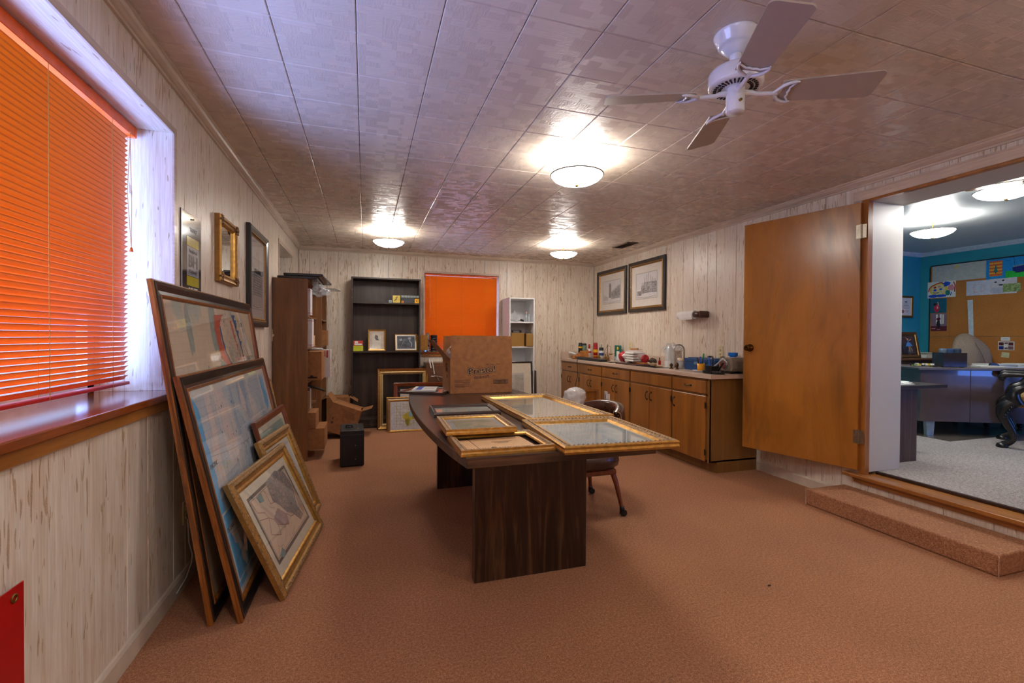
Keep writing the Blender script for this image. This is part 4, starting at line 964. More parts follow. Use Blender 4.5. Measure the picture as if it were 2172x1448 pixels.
pf_dk = [(0, 0, 0), (0, 0.012, 0), (0.004, 0.018, 0), (0.010, 0.019, 0), (0.022, 0.014, 0), (0.028, 0.012, 0), (0.030, 0.008, 0)]
picture('picture_frame', 'thin espresso brown frame lying on the left of the table behind the gold ones', 'picture', 0.415, 0.325, [(a, b * 1.6, c) for a, b, c in pf_dk], [ESPR], lieM(0.392, 2.765, TT, -0.05), backing=MATG, sheet=plain('pale_green_print', rgb(176, 184, 174), .6), inset=0.0)
pf_g2 = [(0, 0, 0), (0, 0.010, 2), (0.003, 0.016, 0), (0.002, 0.026, 2), (0.010, 0.028, 1), (0.028, 0.022, 1), (0.034, 0.018, 2), (0.038, 0.012, 2)]
Df = picture('picture_frame', 'gold frame with green map print tilted on top of the empty gold frame', 'picture', 0.345, 0.36, pf_g2, GM, lieM(0.358, 2.115, TT + 0.030, -0.02, 0.012), backing=MATG, sheet=MATG,
             art=lambda e, a, b, c, d: MB().box(a + .03, c - .03, b - .0004, b, a + .04, d - .04).build('map_sheet', m_map('green_map_sheet', rgb(196, 186, 160), rgb(150, 168, 140), rgb(196, 170, 140), 9, (1, 1, 1), .2), e))
carving(Df, 0.345, 0.36, 0.018, 0.024, 0.012, 0.010, 3)
Ef = picture('picture_frame', 'empty gold frame at the near left end of the table holding a brown envelope', 'picture', 0.415, 0.335, pf_g2, GM, lieM(0.372, 1.835, TT, 0.0), backing=None, sheet=None)
carving(Ef, 0.415, 0.335, 0.018, 0.024, 0.012, 0.010, 4)
en = thing('envelope', 'tan paper envelope with small printing lying in the empty gold frame', 'envelope', M=lieM(0.425, 1.885, TT + .001, 0.06))
MB().box(0, .31, -.003, 0, 0, .23).build('envelope_body', plain('tan_envelope', rgb(206, 164, 116), .7, vary=.04), en, bevel=.001)
g = MB(); 
for zz, a_, b_ in ((.15, .14, .24), (.135, .15, .22), (.12, .16, .21)): g.box(a_, b_, -.0036, -.0031, zz, zz + .003)
g.box(.05, .052, -.0036, -.0031, .0, .23); g.build('printing', INK, en); MB().lathe([(0, .0005), (.012, .0005), (.012, 0), (0, 0)], (.12, -.003, .05), 14, R=Rx(PI / 2)).build('round_stamp', INK, en)
# black frame and booklet beside the carton, overhanging the far left of the table
kf = picture('picture_frame', 'dark brown frame jutting past the far left table corner beneath a booklet', 'picture', 0.40, 0.42, pf_dk, [ESPR], lieM(0.262, 4.0, TT, -0.50), backing=MATG, sheet=PRINTW)
bk = thing('booklet', 'white and blue booklet lying on the dark frame beside the carton', 'book', M=lieM(0.375, 3.96, TT + .0195, -0.25))
MB().box(0, .20, -.016, 0, 0, .25).build('cover', PAPER, bk, bevel=.001); MB().box(.03, .08, -.0168, -.0161, 0.002, .248).build('blue_stripe', BLUE, bk)
MB().box(.10, .18, -.0168, -.0161, .08, .10).build('printed_panel', plain('booklet_red_grey', rgb(170, 120, 116), .6), bk)

# ---------------------------------------------------------------- big carton on the table
cx0, cx1, cy0, cy1, ch = 0.688, 1.236, 3.868, 4.275, 0.295
bx = thing('cardboard_carton', 'large open cardboard carton of paper towels standing at the far end of the table', 'box', (0, 0, 0))
z0 = TT + .0005; tk = .005
m = MB(); m.box(cx0, cx1, cy0, cy0 + tk, z0, z0 + ch).box(cx0, cx1, cy1 - tk, cy1, z0, z0 + ch).box(cx0, cx0 + tk, cy0 + tk, cy1 - tk, z0, z0 + ch).box(cx1 - tk, cx1, cy0 + tk, cy1 - tk, z0, z0 + ch).box(cx0 + tk, cx1 - tk, cy0 + tk, cy1 - tk, z0, z0 + tk)
m.build('carton_body', CARD, bx, bevel=.001)
MB().extr([(cx0 + .004, 0), (cx1, 0), (cx1 - .006, .198), (cx0 + .006, .200)], lambda u, v_, k: (u, cy0 + (.0 if k == 0 else tk) - v_ * .05 * 0, z0 + ch + v_)).build('front_flap', CARD, bx)
MB().extr([(cx0 + .004, 0), (cx1, 0), (cx1 - .006, .192), (cx0 + .006, .195)], lambda u, v_, k: (u, cy1 - (.0 if k == 0 else tk), z0 + ch + v_)).build('rear_flap', CARD, bx)
fl = [(cy0 + .002, 0), (cy1 - .006, 0), (cy1 - .006, .17), (cy1 - .03, .20), (cy1 - .05, .185), (cy1 - .09, .205), (cy0 + .10, .200), (cy0 + .03, .205)]
MB().extr(fl, lambda u, v_, k: (cx0 - v_ * .72 + (0 if k == 0 else tk), u, z0 + ch + v_ * .80)).build('side_flap', CARDD, bx)
MB().extr([(cy0 + .006, 0), (cy1 - .006, 0), (cy1 - .012, .19), (cy0 + .012, .19)], lambda u, v_, k: (cx1 + v_ * .15 - (0 if k == 0 else tk), u, z0 + ch - v_ * .9 * 0 - v_ * .98) if False else (cx1 - .010 - v_ * .12 - (0 if k == 0 else tk), u, z0 + ch - v_ * .9)).build('folded_flap', CARDD, bx)
crumple('plastic_liner', BAG, (cx0 + .10, cy0 + .20, z0 + ch + .02), (.09, .13, .12), .25, 3, bx)
ye = MB().obox((cx0 + .035, cy0 + .05, z0 + ch + .02), (.004, .08, .16), Ry(-.35)).build('yellow_envelope', plain('mustard_card', rgb(214, 150, 40), .7), bx)
MF = Matrix.Translation((0, 0, 0))
def cartonM(x, z, roll=0): return textM(x, cy0 - .0006, z, roll)
HALO = plain('printed_halo_tan', rgb(176, 128, 84), .8)
def logo(nm, mat, rad, yy, n_=14):
    src = text('Presto!', .078, mat, bx, textM(.964, yy, z0 + .195, .09), nm, ext=0.0, sx=1.08); me = src.data
    vs = [v_.co.copy() for v_ in me.vertices]; fs = [tuple(p.vertices) for p in me.polygons]; g = MB()
    for k in range(n_ if rad else 2):
        a_ = 2 * PI * k / n_; dx, dz = (rad * math.cos(a_), rad * math.sin(a_)) if rad else (-.0012 + .0024 * k, 0)
        g._add([(v_.x + dx, v_.y - k * .00004, v_.z + dz) for v_ in vs], fs)
    bpy.data.objects.remove(src); g.build(nm, mat, bx)['kind'] = 'stuff'
logo('logo_outline', INK, .0095, cy0 - .0003); logo('logo_halo', HALO, .0060, cy0 - .0012); logo('logo_lettering', INK, 0, cy0 - .0022)
text('ESSUIE-TOUT', .027, INK, bx, textM(.962, cy0 - .0006, z0 + .135, .06), 'lettering', bold=.0004, sx=.85)
g = MB(); r = random.Random(4)
for k, (zz, ww) in enumerate(((.112, .135), (.104, .075), (.092, .135), (.078, .13), (.071, .08), (.060, .13), (.053, .085), (.042, .015))): g.box(.725, .725 + ww, cy0 - .0008, cy0 - .0002, z0 + zz, z0 + zz + .0035)
g.box(1.00, 1.02, cy0 - .0008, cy0 - .0002, z0 + .243, z0 + .248); g.box(1.04, 1.065, cy0 - .0008, cy0 - .0002, z0 + .244, z0 + .249); g.box(1.09, 1.125, cy0 - .0008, cy0 - .0002, z0 + .246, z0 + .251)
g.build('small_print', plain('faded_ink', rgb(88, 54, 32), .8), bx)
g = MB(); a, b, c, d = 1.066, 1.196, z0 + .078, z0 + .112
g.box(a, b, cy0 - .0008, cy0 - .0002, c, c + .004).box(a, b, cy0 - .0008, cy0 - .0002, d - .004, d).box(a, a + .004, cy0 - .0008, cy0 - .0002, c, d).box(b - .004, b, cy0 - .0008, cy0 - .0002, c, d)
x = a + .009
while x < b - .010:
    w_ = r.choice((.0012, .002, .0034)); g.box(x, x + w_, cy0 - .0008, cy0 - .0002, c + .004, d - .004); x += w_ + r.choice((.0014, .0022, .003))
g.build('barcode', INK, bx)
g = MB()
for k in range(60): # printed warning panel on the short side
    yy, zz = cy0 + .12 + r.random() * .12, z0 + .17 + r.random() * .075; g.box(cx0 - .0008, cx0 - .0002, yy, yy + .008, zz, zz + .006)
g.box(cx0 - .0008, cx0 - .0002, cy0 + .15, cy0 + .18, z0 + .125, z0 + .15); g.build('side_printing', INK, bx, kind='stuff')

# ---------------------------------------------------------------- leather chair
chx, chy = 1.455, 3.03
lc = thing('leather_chair', 'brown leather barrel-back chair on casters pushed up to the right side of the table', 'chair', (chx, chy, 0))
m = MB(); prof_out = []
NN = 26
def arc_back(r0, r1, za, zb, a0, a1, mb, rnd=.02):
    sec = [(r0, za), (r1, za), (r1 + .004, (za + zb) / 2), (r1 - .004, zb - .012), (r1 - .018, zb), (r0 + .014, zb), (r0, zb - .014)]
    ks = len(sec); vs = []
    for k in range(NN + 1):
        a = a0 + (a1 - a0) * k / NN; dz = -.035 * (abs(2 * k / NN - 1) ** 2.5)
        for rr, z in sec: vs.append((rr * math.cos(a), rr * math.sin(a) * 1.0, z + (dz if z > (za + zb) / 2 - .001 else 0)))
    fs = [(k * ks + i, k * ks + (i + 1) % ks, (k + 1) * ks + (i + 1) % ks, (k + 1) * ks + i) for k in range(NN) for i in range(ks)]
    mb._add(vs, fs, 0, True); mb._add(vs[:ks], [tuple(reversed(range(ks)))]); mb._add(vs[-ks:], [tuple(range(ks))])
A0, A1 = math.radians(-52), math.radians(52)
arc_back(.278, .345, .60, .762, A0, A1, m); m.build('back_rail', LEATH, lc)
g = MB()
for aa_ in (A0, A1):
    for k in range(9):
        t = k / 8; rr = .288 + .045 * math.sin(PI * t); z = .615 + .115 * t
        s_ = -1 if aa_ == A0 else 1
        g.lathe([(0, .003), (.003, .002), (.0045, 0), (0, 0)], ((rr) * math.cos(aa_) - s_ * 0, (rr) * math.sin(aa_) + s_ * .001, z), 6, R=Rz(aa_) @ Rx(-s_ * PI / 2))
g.build('nailheads', BRASS, lc, kind='stuff')
PIP = plain('light_piping', rgb(150, 120, 96), .5)
for aa_ in (A0, A1):
    MB().tube([(r_ * math.cos(aa_), r_ * math.sin(aa_), z) for r_, z in ((.279, .61), (.279, .70), (.289, .723), (.320, .727), (.338, .715), (.345, .66), (.345, .61))], .0028, 6).build('piping', PIP, lc)
for k in range(9):
    a = A0 + (A1 - A0) * (k + .5) / 9; MB().tube([(.312 * math.cos(a), .312 * math.sin(a), .605), (.225 * math.cos(a), .225 * math.sin(a), .37)], .011, 8).build('spindle', MAHOG, lc)
import bmesh
def cushion(name, c, r, mat, parent, e=.35):
    bm = bmesh.new(); bmesh.ops.create_uvsphere(bm, u_segments=32, v_segments=16, radius=1)
    for v_ in bm.verts:
        x, y, z = v_.co; q = math.hypot(x, y) or 1e-6; k = max(1e-9, abs(x / q) ** 4 + abs(y / q) ** 4) ** -.25
        zz = math.copysign(abs(z) ** .6, z); v_.co = Vector((x * k * r[0], y * k * r[1], zz * r[2]))
    me = bpy.data.meshes.new(name); bm.to_mesh(me); bm.free()
    for p in me.polygons: p.use_smooth = True
    me.materials.append(mat); o = bpy.data.objects.new(name, me); C.objects.link(o); o.location = c; o.parent = parent; return o
cushion('seat_cushion', (0, 0, .385), (.268, .262, .085), LEATH, lc)
MB().box(-.215, .215, -.215, .215, .285, .325).build('seat_frame', MAHOG, lc, bevel=.008)
for sx, sy in ((1, -1), (1, 1), (-1, -1), (-1, 1)):
    t_ = (sx * .245, sy * .235, .05)
    lg = MB().tube([(sx * .19, sy * .18, .32), (sx * .215, sy * .205, .22), t_], [.022, .018, .014], 8).build('leg', MAHOG, lc)
    MB().lathe([(0, .03), (.016, .03), (.018, .0), (0, -.002)], (t_[0], t_[1], .04), 12).box(t_[0] - .014, t_[0] + .014, t_[1] - .004, t_[1] + .004, .022, .05).cyl((t_[0] + .010, t_[1] - .012, .024), (t_[0] + .010, t_[1] + .012, .024), .0235, 14).build('caster', BLACKP, lg)

# ---------------------------------------------------------------- base cabinets (right wall)
CX = 2.98; CZ = 0.865
def pull(parent, y, z, vertical, x=CX - .02):
    m = MB(); h = .042
    if vertical: pts = [(x, y, z - h), (x - .014, y, z - h + .006), (x - .022, y, z - .018), (x - .024, y, z), (x - .022, y, z + .018), (x - .014, y, z + h - .006), (x, y, z + h)]
    else: pts = [(x, y - h, z), (x - .014, y - h + .006, z), (x - .020, y - .018, z - .004), (x - .021, y, z - .005), (x - .020, y + .018, z - .004), (x - .014, y + h - .006, z), (x, y + h, z)]
    m.tube(pts, [.006, .0045, .0035, .005, .0035, .0045, .006], 6)
    for s in (-1, 1):
        if vertical: m.box(x - .002, x, y - .009, y + .009, z + s * h - .010, z + s * h + .010)
        else: m.box(x - .002, x, y + s * h - .012, y + s * h + .012, z - .008, z + .008)
    return m.build('pull_handle', BRONZE, parent)
def cabinet(y0, y1, kind, label):
    t = thing('base_cabinet', label, 'cabinet', group='birch base cabinets under the long counter')
    xb = R - .014
    m = MB().box(CX, xb, y0, y0 + .016, .10 if kind != 'end' else 0.0, CZ).box(CX, xb, y1 - .016, y1, .10, CZ).box(CX + .02, xb, y0, y1, .10, .116).box(xb - .006, xb, y0, y1, .10, CZ).box(CX + .075, CX + .09, y0 + (.016 if kind == 'end' else 0), y1, 0, .10)
    if kind == 'end':   # end panel reaches the floor behind the toe notch
        m = MB().box(CX, xb, y0, y0 + .016, .10, CZ).box(CX + .085, xb, y0, y0 + .016, 0, .10).box(CX, xb, y1 - .016, y1, .10, CZ).box(CX + .02, xb, y0, y1, .10, .116).box(xb - .006, xb, y0, y1, .10, CZ).box(CX + .075, CX + .09, y0 + .016, y1, 0, .10)
    m.build('carcass', CABFR, t, bevel=.001)
    f = MB().box(CX - .004, CX + .016, y0, y0 + (.040 if kind == 'end' else .022), .10, CZ).box(CX - .004, CX + .016, y1 - .022, y1, .10, CZ).box(CX - .004, CX + .016, y0 + .022, y1 - .022, CZ - .022, CZ).box(CX - .004, CX + .016, y0 + .022, y1 - .022, .70, .725).box(CX - .004, CX + .016, y0 + .022, y1 - .022, .10, .125)
    f.build('face_frame', CABFR, t)
    a, b = y0 + .010, y1 - .010
    if kind == 'end': a = y0 + .036
    dr = MB().box(CX - .020, CX - .004, a, b, .724, .842).build('drawer' if kind != 'sink' else 'false_front', CAB, t, bevel=.004)
    if kind != 'sink': pull(dr, (a + b) / 2, .786, False)
    def door(ya, yb, hy, hinge_y):
        d = MB().box(CX - .020, CX - .004, ya, yb, .108, .705).build('cabinet_door', CAB, t, bevel=.004)
        pull(d, hy, .60, True)
        for z in (.17, .60): MB().box(CX - .0235, CX - .019, hinge_y - .010, hinge_y + .006, z, z + .045).cyl((CX - .020, hinge_y, z - .006), (CX - .020, hinge_y, z + .051), .006, 8).build('hinge', BLACKP, d)
    if kind == 'end': door(a, b, b - .035, a - .001)
    else:
        c = (a + b) / 2; door(a, c - .003, c - .038, a - .001); door(c + .003, b, c + .038, b + .001)
    return t
bays = [(6.068, 6.705, 'n', 'birch base cabinet in the far corner under the counter'), (5.40, 6.068, 'n', 'birch base cabinet second from the far corner, behind the draped plastic bag'),
        (4.722, 5.40, 'n', 'middle birch base cabinet with drawer and two doors'), (3.95, 4.722, 'sink', 'wide birch base cabinet under the sink with a blank false drawer front'),
        (3.43, 3.95, 'end', 'birch end cabinet nearest the open door with one drawer and one door')]
for b_ in bays: cabinet(*b_)
# counter top with sink cut-out
LAM = plain('pinkish_beige_laminate', rgb(206, 182, 164), .32, vary=.05, scale=120)
ct = thing('countertop', 'long pinkish beige laminate countertop along the right wall', 'countertop')
X0, X1, Y0, Y1, Z0, Z1 = 2.95, R - .0125, 3.385, B - .0125, .866, .905
sy0, sy1, sx0, sx1 = 4.28, 4.62, 2.995, 3.155
MB().box(X0, sx0, Y0, Y1, Z0, Z1).box(sx1, X1, Y0, Y1, Z0, Z1).box(sx0, sx1, Y0, sy0, Z0, Z1).box(sx0, sx1, sy1, Y1, Z0, Z1).build('counter_slab', LAM, ct, bevel=.002)
MB().box(X1 - .018, X1, Y0 + .30, Y1, Z1, Z1 + .10).box(2.96, X1 - .018, Y1 - .018, Y1, Z1, Z1 + .10).build('backsplash', LAM, ct, bevel=.002)
sk = thing('sink', 'small stainless steel sink set into the counter', 'sink')
SS = plain('stainless_steel', rgb(176, 176, 178), .25, 1.0, .03)
MB().box(sx0 - .012, sx1 + .012, sy0 - .012, sy0 + .012, Z1, Z1 + .004).box(sx0 - .012, sx1 + .012, sy1 - .012, sy1 + .012, Z1, Z1 + .004).box(sx0 - .012, sx0 + .012, sy0, sy1, Z1, Z1 + .004).box(sx1 - .012, sx1 + .012, sy0, sy1, Z1, Z1 + .004).build('rim', SS, sk)
MB().box(sx0, sx0 + .002, sy0, sy1, Z1 - .15, Z1).box(sx1 - .002, sx1, sy0, sy1, Z1 - .15, Z1).box(sx0, sx1, sy0, sy0 + .002, Z1 - .15, Z1).box(sx0, sx1, sy1 - .002, sy1, Z1 - .15, Z1).box(sx0, sx1, sy0, sy1, Z1 - .152, Z1 - .15).build('basin', SS, sk)
ZT = Z1
fa = thing('faucet', 'chrome gooseneck faucet behind the sink', 'faucet', (3.462, 4.40, ZT))
MB().lathe([(0, .012), (.03, .012), (.034, 0), (0, 0)], n=18).tube([(0, 0, 0), (0, 0, .19)] + [(-.055 + .055 * math.cos(a), 0.02 * (1 - math.cos(a)), .19 + .062 * math.sin(a)) for a in [k * PI / 10 for k in range(1, 11)]] + [(-.112, .042, .155)], .009, 10).build('gooseneck', CHROME, fa)
for s in (-1, 1): MB().cyl((0, s * .042, 0), (0, s * .042, .03), .012, 10).tube([(0, s * .042, .032), (-.02, s * .06, .04)], .006, 8).build('tap_handle', CHROME, fa)
MB().box(-.02, .02, -.05, .05, 0, .008).build('escutcheon', CHROME, fa, bevel=.003)

def item(name, label, cat, x, y, rz=0, z=None, group=None): return thing(name, label, cat, (x, y, ZT if z is None else z), rz, group)
# white handset / duster in the far corner
t = item('phone_handset', 'white handset resting on a grey cradle at the far end of the counter', 'phone', 3.12, 6.60)
MB().tube([(-.05, .05, .085), (-.01, .02, .08), (.05, -.06, .045)], [.030, .026, .012], 10, flat=.7).build('handset', WHITE, t); MB().box(-.03, .05, -.09, -.02, 0, .05).build('cradle', GREYP, t, bevel=.006)
t = item('wooden_desk_box', 'orange wooden desk organiser with sloped sides behind the cans', 'box', 3.06, 6.28)
WB = wood('orange_pine', rgb(170, 100, 40), rgb(196, 124, 56), rgb(212, 142, 72), 'y', 2, .4, .2)
MB().extr([(-.14, 0), (.13, 0), (.13, .11), (-.05, .06), (-.14, .045)], lambda u, v_, k: (-.05 if k == 0 else -.042, -u, v_)).extr([(-.14, 0), (.13, 0), (.13, .15), (-.05, .08), (-.14, .045)], lambda u, v_, k: (.08 if k == 0 else .088, -u, v_)).box(-.05, .088, .13, .14, 0, .045).box(-.05, .088, -.14, -.13, 0, .13).box(-.05, .088, -.13, .13, 0, .008).build('box_panels', WB, t)
MB().box(-.0515, -.0505, -.02, .03, .015, .04).build('dark_label', plain('brown_label', rgb(90, 46, 16), .6), t)
def can(name, label, cat, x, y, r, h, body, cap, capr=None, caph=.04, neck=0, band=None, nozzle=None):
    t = item(name, label, cat, x, y)
    MB().lathe([(0, 0), (r, 0), (r, h - .012), (r * .93, h), (0, h)], n=20).build('can_body', body, t)
    capr = capr or r * .92
    MB().lathe([(capr, h - .004), (capr, h + caph * .7), (capr * .85, h + caph), (0, h + caph)], n=18).build('cap', cap, t)
    if band:
        for z0_, z1_, mt in band: MB().lathe([(r + .0006, z0_), (r + .0006, z1_)], n=20).build('label_band', mt, t)
    if nozzle: MB().cyl((0, 0, h + caph), (0, 0, h + caph + nozzle), .004, 8).build('nozzle', BRONZE, t)
    return t
BLKC = plain('black_can', rgb(26, 30, 28), .3); GRC = plain('green_label', rgb(20, 140, 40), .4); SAGE = plain('sage_can', rgb(104, 130, 112), .4, vary=.2, scale=90)
can('spray_can', 'black and green canister with a yellow band at the far end of the counter', 'can', 3.05, 6.215, .031, .215, BLKC, BLKC, caph=.03, band=[(.0, .10, GRC), (.17, .19, YELLOW)])
can('spray_can', 'grey-green canister with a black lid next to the wooden organiser', 'can', 3.17, 6.33, .038, .205, SAGE, BLKC, caph=.03)
CR = plain('crimson', rgb(168, 12, 28), .3); WHL = plain('white_label', rgb(214, 214, 218), .4); NAVY = plain('navy_label', rgb(36, 60, 120), .4)
can('spray_bottle', 'white and red bottle with a red pump top behind the wooden organiser', 'bottle', 3.36, 6.53, .032, .15, WHL, CR, capr=.016, caph=.07, band=[(.085, .11, CR)])
can('spray_can', 'red and yellow aerosol can with a crimson cap on the counter', 'can', 3.33, 6.27, .034, .185, CR, CR, caph=.06, band=[(.10, .145, YELLOW), (.04, .055, YELLOW)])
can('spray_can', 'white aerosol can with a black top and thin nozzle on the counter', 'can', 3.33, 6.09, .036, .135, WHL, BLKC, capr=.034, caph=.045, band=[(.06, .10, NAVY), (0, .02, plain('pale_yellow', rgb(206, 206, 130), .5))], nozzle=.045)
t = item('brass_scale', 'small antique brass balance scale with weights on the counter', 'scale', 3.27, 5.80)
OB_ = plain('tarnished_brass', rgb(128, 96, 48), .4, .7, .2)
MB().lathe([(0, .01), (.04, .008), (.045, 0), (0, 0)], n=16).tube([(0, 0, 0), (0, 0, .23)], .005, 8).tube([(0, -.09, .20), (0, 0, .215), (0, .09, .13)], .003, 6).build('stand', OB_, t)
for y, z in ((-.09, .20), (.09, .13)):
    MB().tube([(0, y, z), (0, y - .02, z - .10)], .0015, 4).tube([(0, y, z), (0, y + .02, z - .10)], .0015, 4).lathe([(0, z - .115), (.02, z - .112), (.03, z - .10), (.029, z - .10), (0, z - .11)], (0, y, 0), 14).build('pan', OB_, t)
for x, y, r_ in ((.0, .06, .018), (-.05, .16, .024), (-.02, -.05, .02)): MB().lathe([(0, .0), (r_, 0), (r_, .05), (r_ * .6, .06), (r_ * .3, .075), (r_ * .5, .085), (0, .09)], (x, y, 0), 12).build('weight', OB_, t)
t = item('packaged_card', 'green and white retail card leaning behind the brass scale', 'package', 3.475, 5.87)
GC = plain('dark_green_card', rgb(10, 104, 92), .4, vary=.3, scale=70)
MB().box(0, .004, -.09, .09, 0, .215).build('card', GC, t); MB().box(-.003, 0, -.05, .03, .0, .13).build('window', PAPER, t); MB().lathe([(0, .004), (.022, .003), (.024, 0), (0, 0)], (-.001, -.0, .17), 14, R=Ry(-PI / 2)).build('yellow_badge', YELLOW, t)
t = item('black_tray', 'long flat black plastic tray at the counter front', 'tray', 3.035, 5.83)
MB().extr([(-.35, .010), (-.33, .0), (.28, 0), (.36, .005), (.37, .03), (.34, .045), (.0, .040), (-.3, .038), (-.35, .028)], lambda u, v_, k: (-.055 if k == 0 else .055, u, v_)).build('tray_body', plain('black_navy_plastic', rgb(20, 24, 34), .3), t, bevel=.004)
for k, (x, y, l, lb) in enumerate(((3.03, 5.36, .09, 'small dark metal tool lying by the black tray'), (3.06, 5.22, .11, 'dark pliers-like tool lying on the counter near the red and white bundle'))):
    t = item('hand_tool', lb, 'tool', x, y, .3 * k)
    MB().tube([(0, -l / 2, .008), (0, 0, .012), (.01, l / 2, .007)], [.007, .006, .005], 8).build('shaft', BRONZE, t); MB().tube([(0, -l / 2, .008), (.02, -l / 2 - .04, .008)], .007, 8).build('grip', BLACKP, t)
# bundled bag
t = item('bundled_plastic_bag', 'red and white plastic bag bundled around folded cloths on the counter', 'bag', 3.22, 5.02)
crumple('bag_body', plain('white_bag_plastic', rgb(216, 206, 204), .3, vary=.04), (0, .02, .092), (.13, .20, .082), .12, 4, t, 1.8)
RP = plain('red_print_bag', rgb(186, 40, 48), .35, vary=.2, scale=30)
crumple('red_print', RP, (-.075, .15, .085), (.06, .075, .065), .16, 5, t); crumple('red_print', RP, (.02, -.185, .07), (.055, .022, .055), .08, 6, t)
crumple('clear_wrap', CLEARBAG, (-.05, .24, .05), (.09, .10, .05), .4, 7, t)
for k in range(4): MB().box(-.125, .02, -.15, .05, .035 + k * .030, .058 + k * .030).build('folded_cloth', PAPER, t, bevel=.009, seg=2)
t = item('wood_handled_knife', 'wooden-handled scraper lying across the red and white bag', 'tool', 3.22, 5.02, 0, ZT + .172)
MB().tube([(-.0, .10, .010), (0, -.06, .016)], .011, 10).build('handle', WB, t); MB().box(-.012, .012, -.13, -.06, .012, .016).build('blade', STEEL, t)
t = item('dark_board', 'dark brown wooden board sticking out under the red and white bag', 'board', 3.10, 4.90)
MB().box(-.09, .10, -.24, .24, 0, .014).build('board_panel', plain('dark_red_brown_wood', rgb(70, 34, 28), .45), t, bevel=.003)
t = item('wood_wedge', 'orange wooden slat lying on the dark board', 'board', 3.16, 4.84, .12, ZT + .0145)
MB().box(-.02, .03, -.12, .10, 0, .016).build('slat_piece', WB, t, bevel=.003)
for n_, (lb, c, x, y, r_, sd) in enumerate((('large dark brown rock on the counter', rgb(74, 62, 50), 3.32, 4.80, (.045, .055, .045), 3), ('small cream rock beside the dark rock', rgb(206, 190, 164), 3.22, 4.74, (.022, .024, .02), 4), ('tan stone in front of the red bottle', rgb(170, 138, 104), 3.18, 4.58, (.03, .05, .022), 5))):
    o = crumple('rock', plain('rock_stone_%s' % 'abc'[n_], c, .8, vary=.15, bump=.4), (x, y, ZT + r_[2] * .88), r_, .2, sd, None, 2.0, 3); tag(o, lb, 'rock')
can('small_bottle', 'tiny red bottle with a dark tip beside the water jug', 'bottle', 3.42, 4.80, .016, .055, RED, BLACKP, capr=.006, caph=.035)
t = item('scissors', 'black and yellow scissors lying left of the water jug', 'scissors', 3.19, 4.50)
MB().tube([(.0, .05, .008), (.02, .09, .008), (-.01, .11, .008), (-.03, .08, .008), (0, .05, .008)], .006, 6).build('handle_loop', BLACKP, t); MB().box(-.006, .006, -.09, .05, .004, .009).build('blades', STEEL, t); MB().box(-.02, .02, -.06, .03, .0, .004).build('yellow_sheath', YELLOW, t)
# water jug
t = item('water_jug', 'clear gallon jug of water with handle beside the sink', 'jug', 3.245, 4.37, 0)
JW = plain('milky_jug_plastic', rgb(236, 240, 240), .2, vary=.02, alpha=.85)
def sq_lathe(prof, n=28, pw=5):
    m = MB(); vs = []
    for r_, z in prof:
        for k in range(n):
            a = 2 * PI * k / n; p_ = pw if z < .17 else 2 + (pw - 2) * max(0, (.235 - z) / .065); q = (abs(math.cos(a)) ** p_ + abs(math.sin(a)) ** p_) ** (-1 / p_)
            vs.append((r_ * q * math.cos(a), r_ * q * math.sin(a), z))
    m._add(vs, [(i * n + k, i * n + (k + 1) % n, (i + 1) * n + (k + 1) % n, (i + 1) * n + k) for i in range(len(prof) - 1) for k in range(n)], 0, True); return m
sq_lathe([(0, .0), (.041, .0), (.045, .006), (.045, .07), (.0437, .072), (.045, .076), (.045, .155), (.042, .175), (.034, .205), (.024, .228), (.019, .232), (.019, .245), (0, .246)]).build('jug_body', JW, t)
MB().tube([(-.02, .02, .225), (-.042, .03, .215), (-.056, .035, .19), (-.050, .035, .165)], .009, 8).build('jug_handle', JW, t); MB().lathe([(.021, .238), (.021, .25), (0, .252)], n=16).build('jug_cap', WHITE, t)
t = item('towel_bag', 'tall crumpled clear bag of beige towels behind the faucet', 'bag', 3.345, 4.54)
MB().box(-.05, .05, -.19, -.02, 0, .19).build('towel_stack', plain('beige_towel', rgb(196, 172, 150), .9, vary=.08), t, bevel=.015, seg=2)
crumple('clear_wrap', CLEARBAG, (0, -.09, .20), (.065, .13, .075), .4, 12, t); crumple('clear_wrap', CLEARBAG, (-.0, -.10, .10), (.068, .12, .10), .1, 13, t)
for k, (x, y, h) in enumerate(((3.14, 4.20, .06), (3.13, 4.09, .075))):
    t = item('brass_finial', ('dark turned brass finial standing by the sink', 'dark turned brass finial standing by the jar')[k], 'finial', x, y)
    MB().lathe([(0, 0), (.022, 0), (.022, .006), (.008, .012), (.012, .02), (.018, h * .6), (.014, h * .8), (0, h)], n=14).build('turned_body', plain('dark_brass', rgb(86, 60, 34), .3, .7), t)
t = item('glass_jar', 'glass jar with a cream lid between faucet and blue toolbox', 'jar', 3.22, 4.15)
MB().lathe([(0, 0), (.036, 0), (.036, .08), (.03, .09), (.03, .095)], n=20).build('jar_glass', plain('jar_glass', rgb(220, 226, 230), .05, alpha=.35), t); MB().lathe([(.033, .09), (.033, .115), (0, .116)], n=20).build('jar_lid', plain('cream_lid', rgb(226, 206, 170), .5), t)
crumple('jar_contents', PAPER, (0, 0, .035), (.028, .028, .03), .4, 8, t, 3, 3)
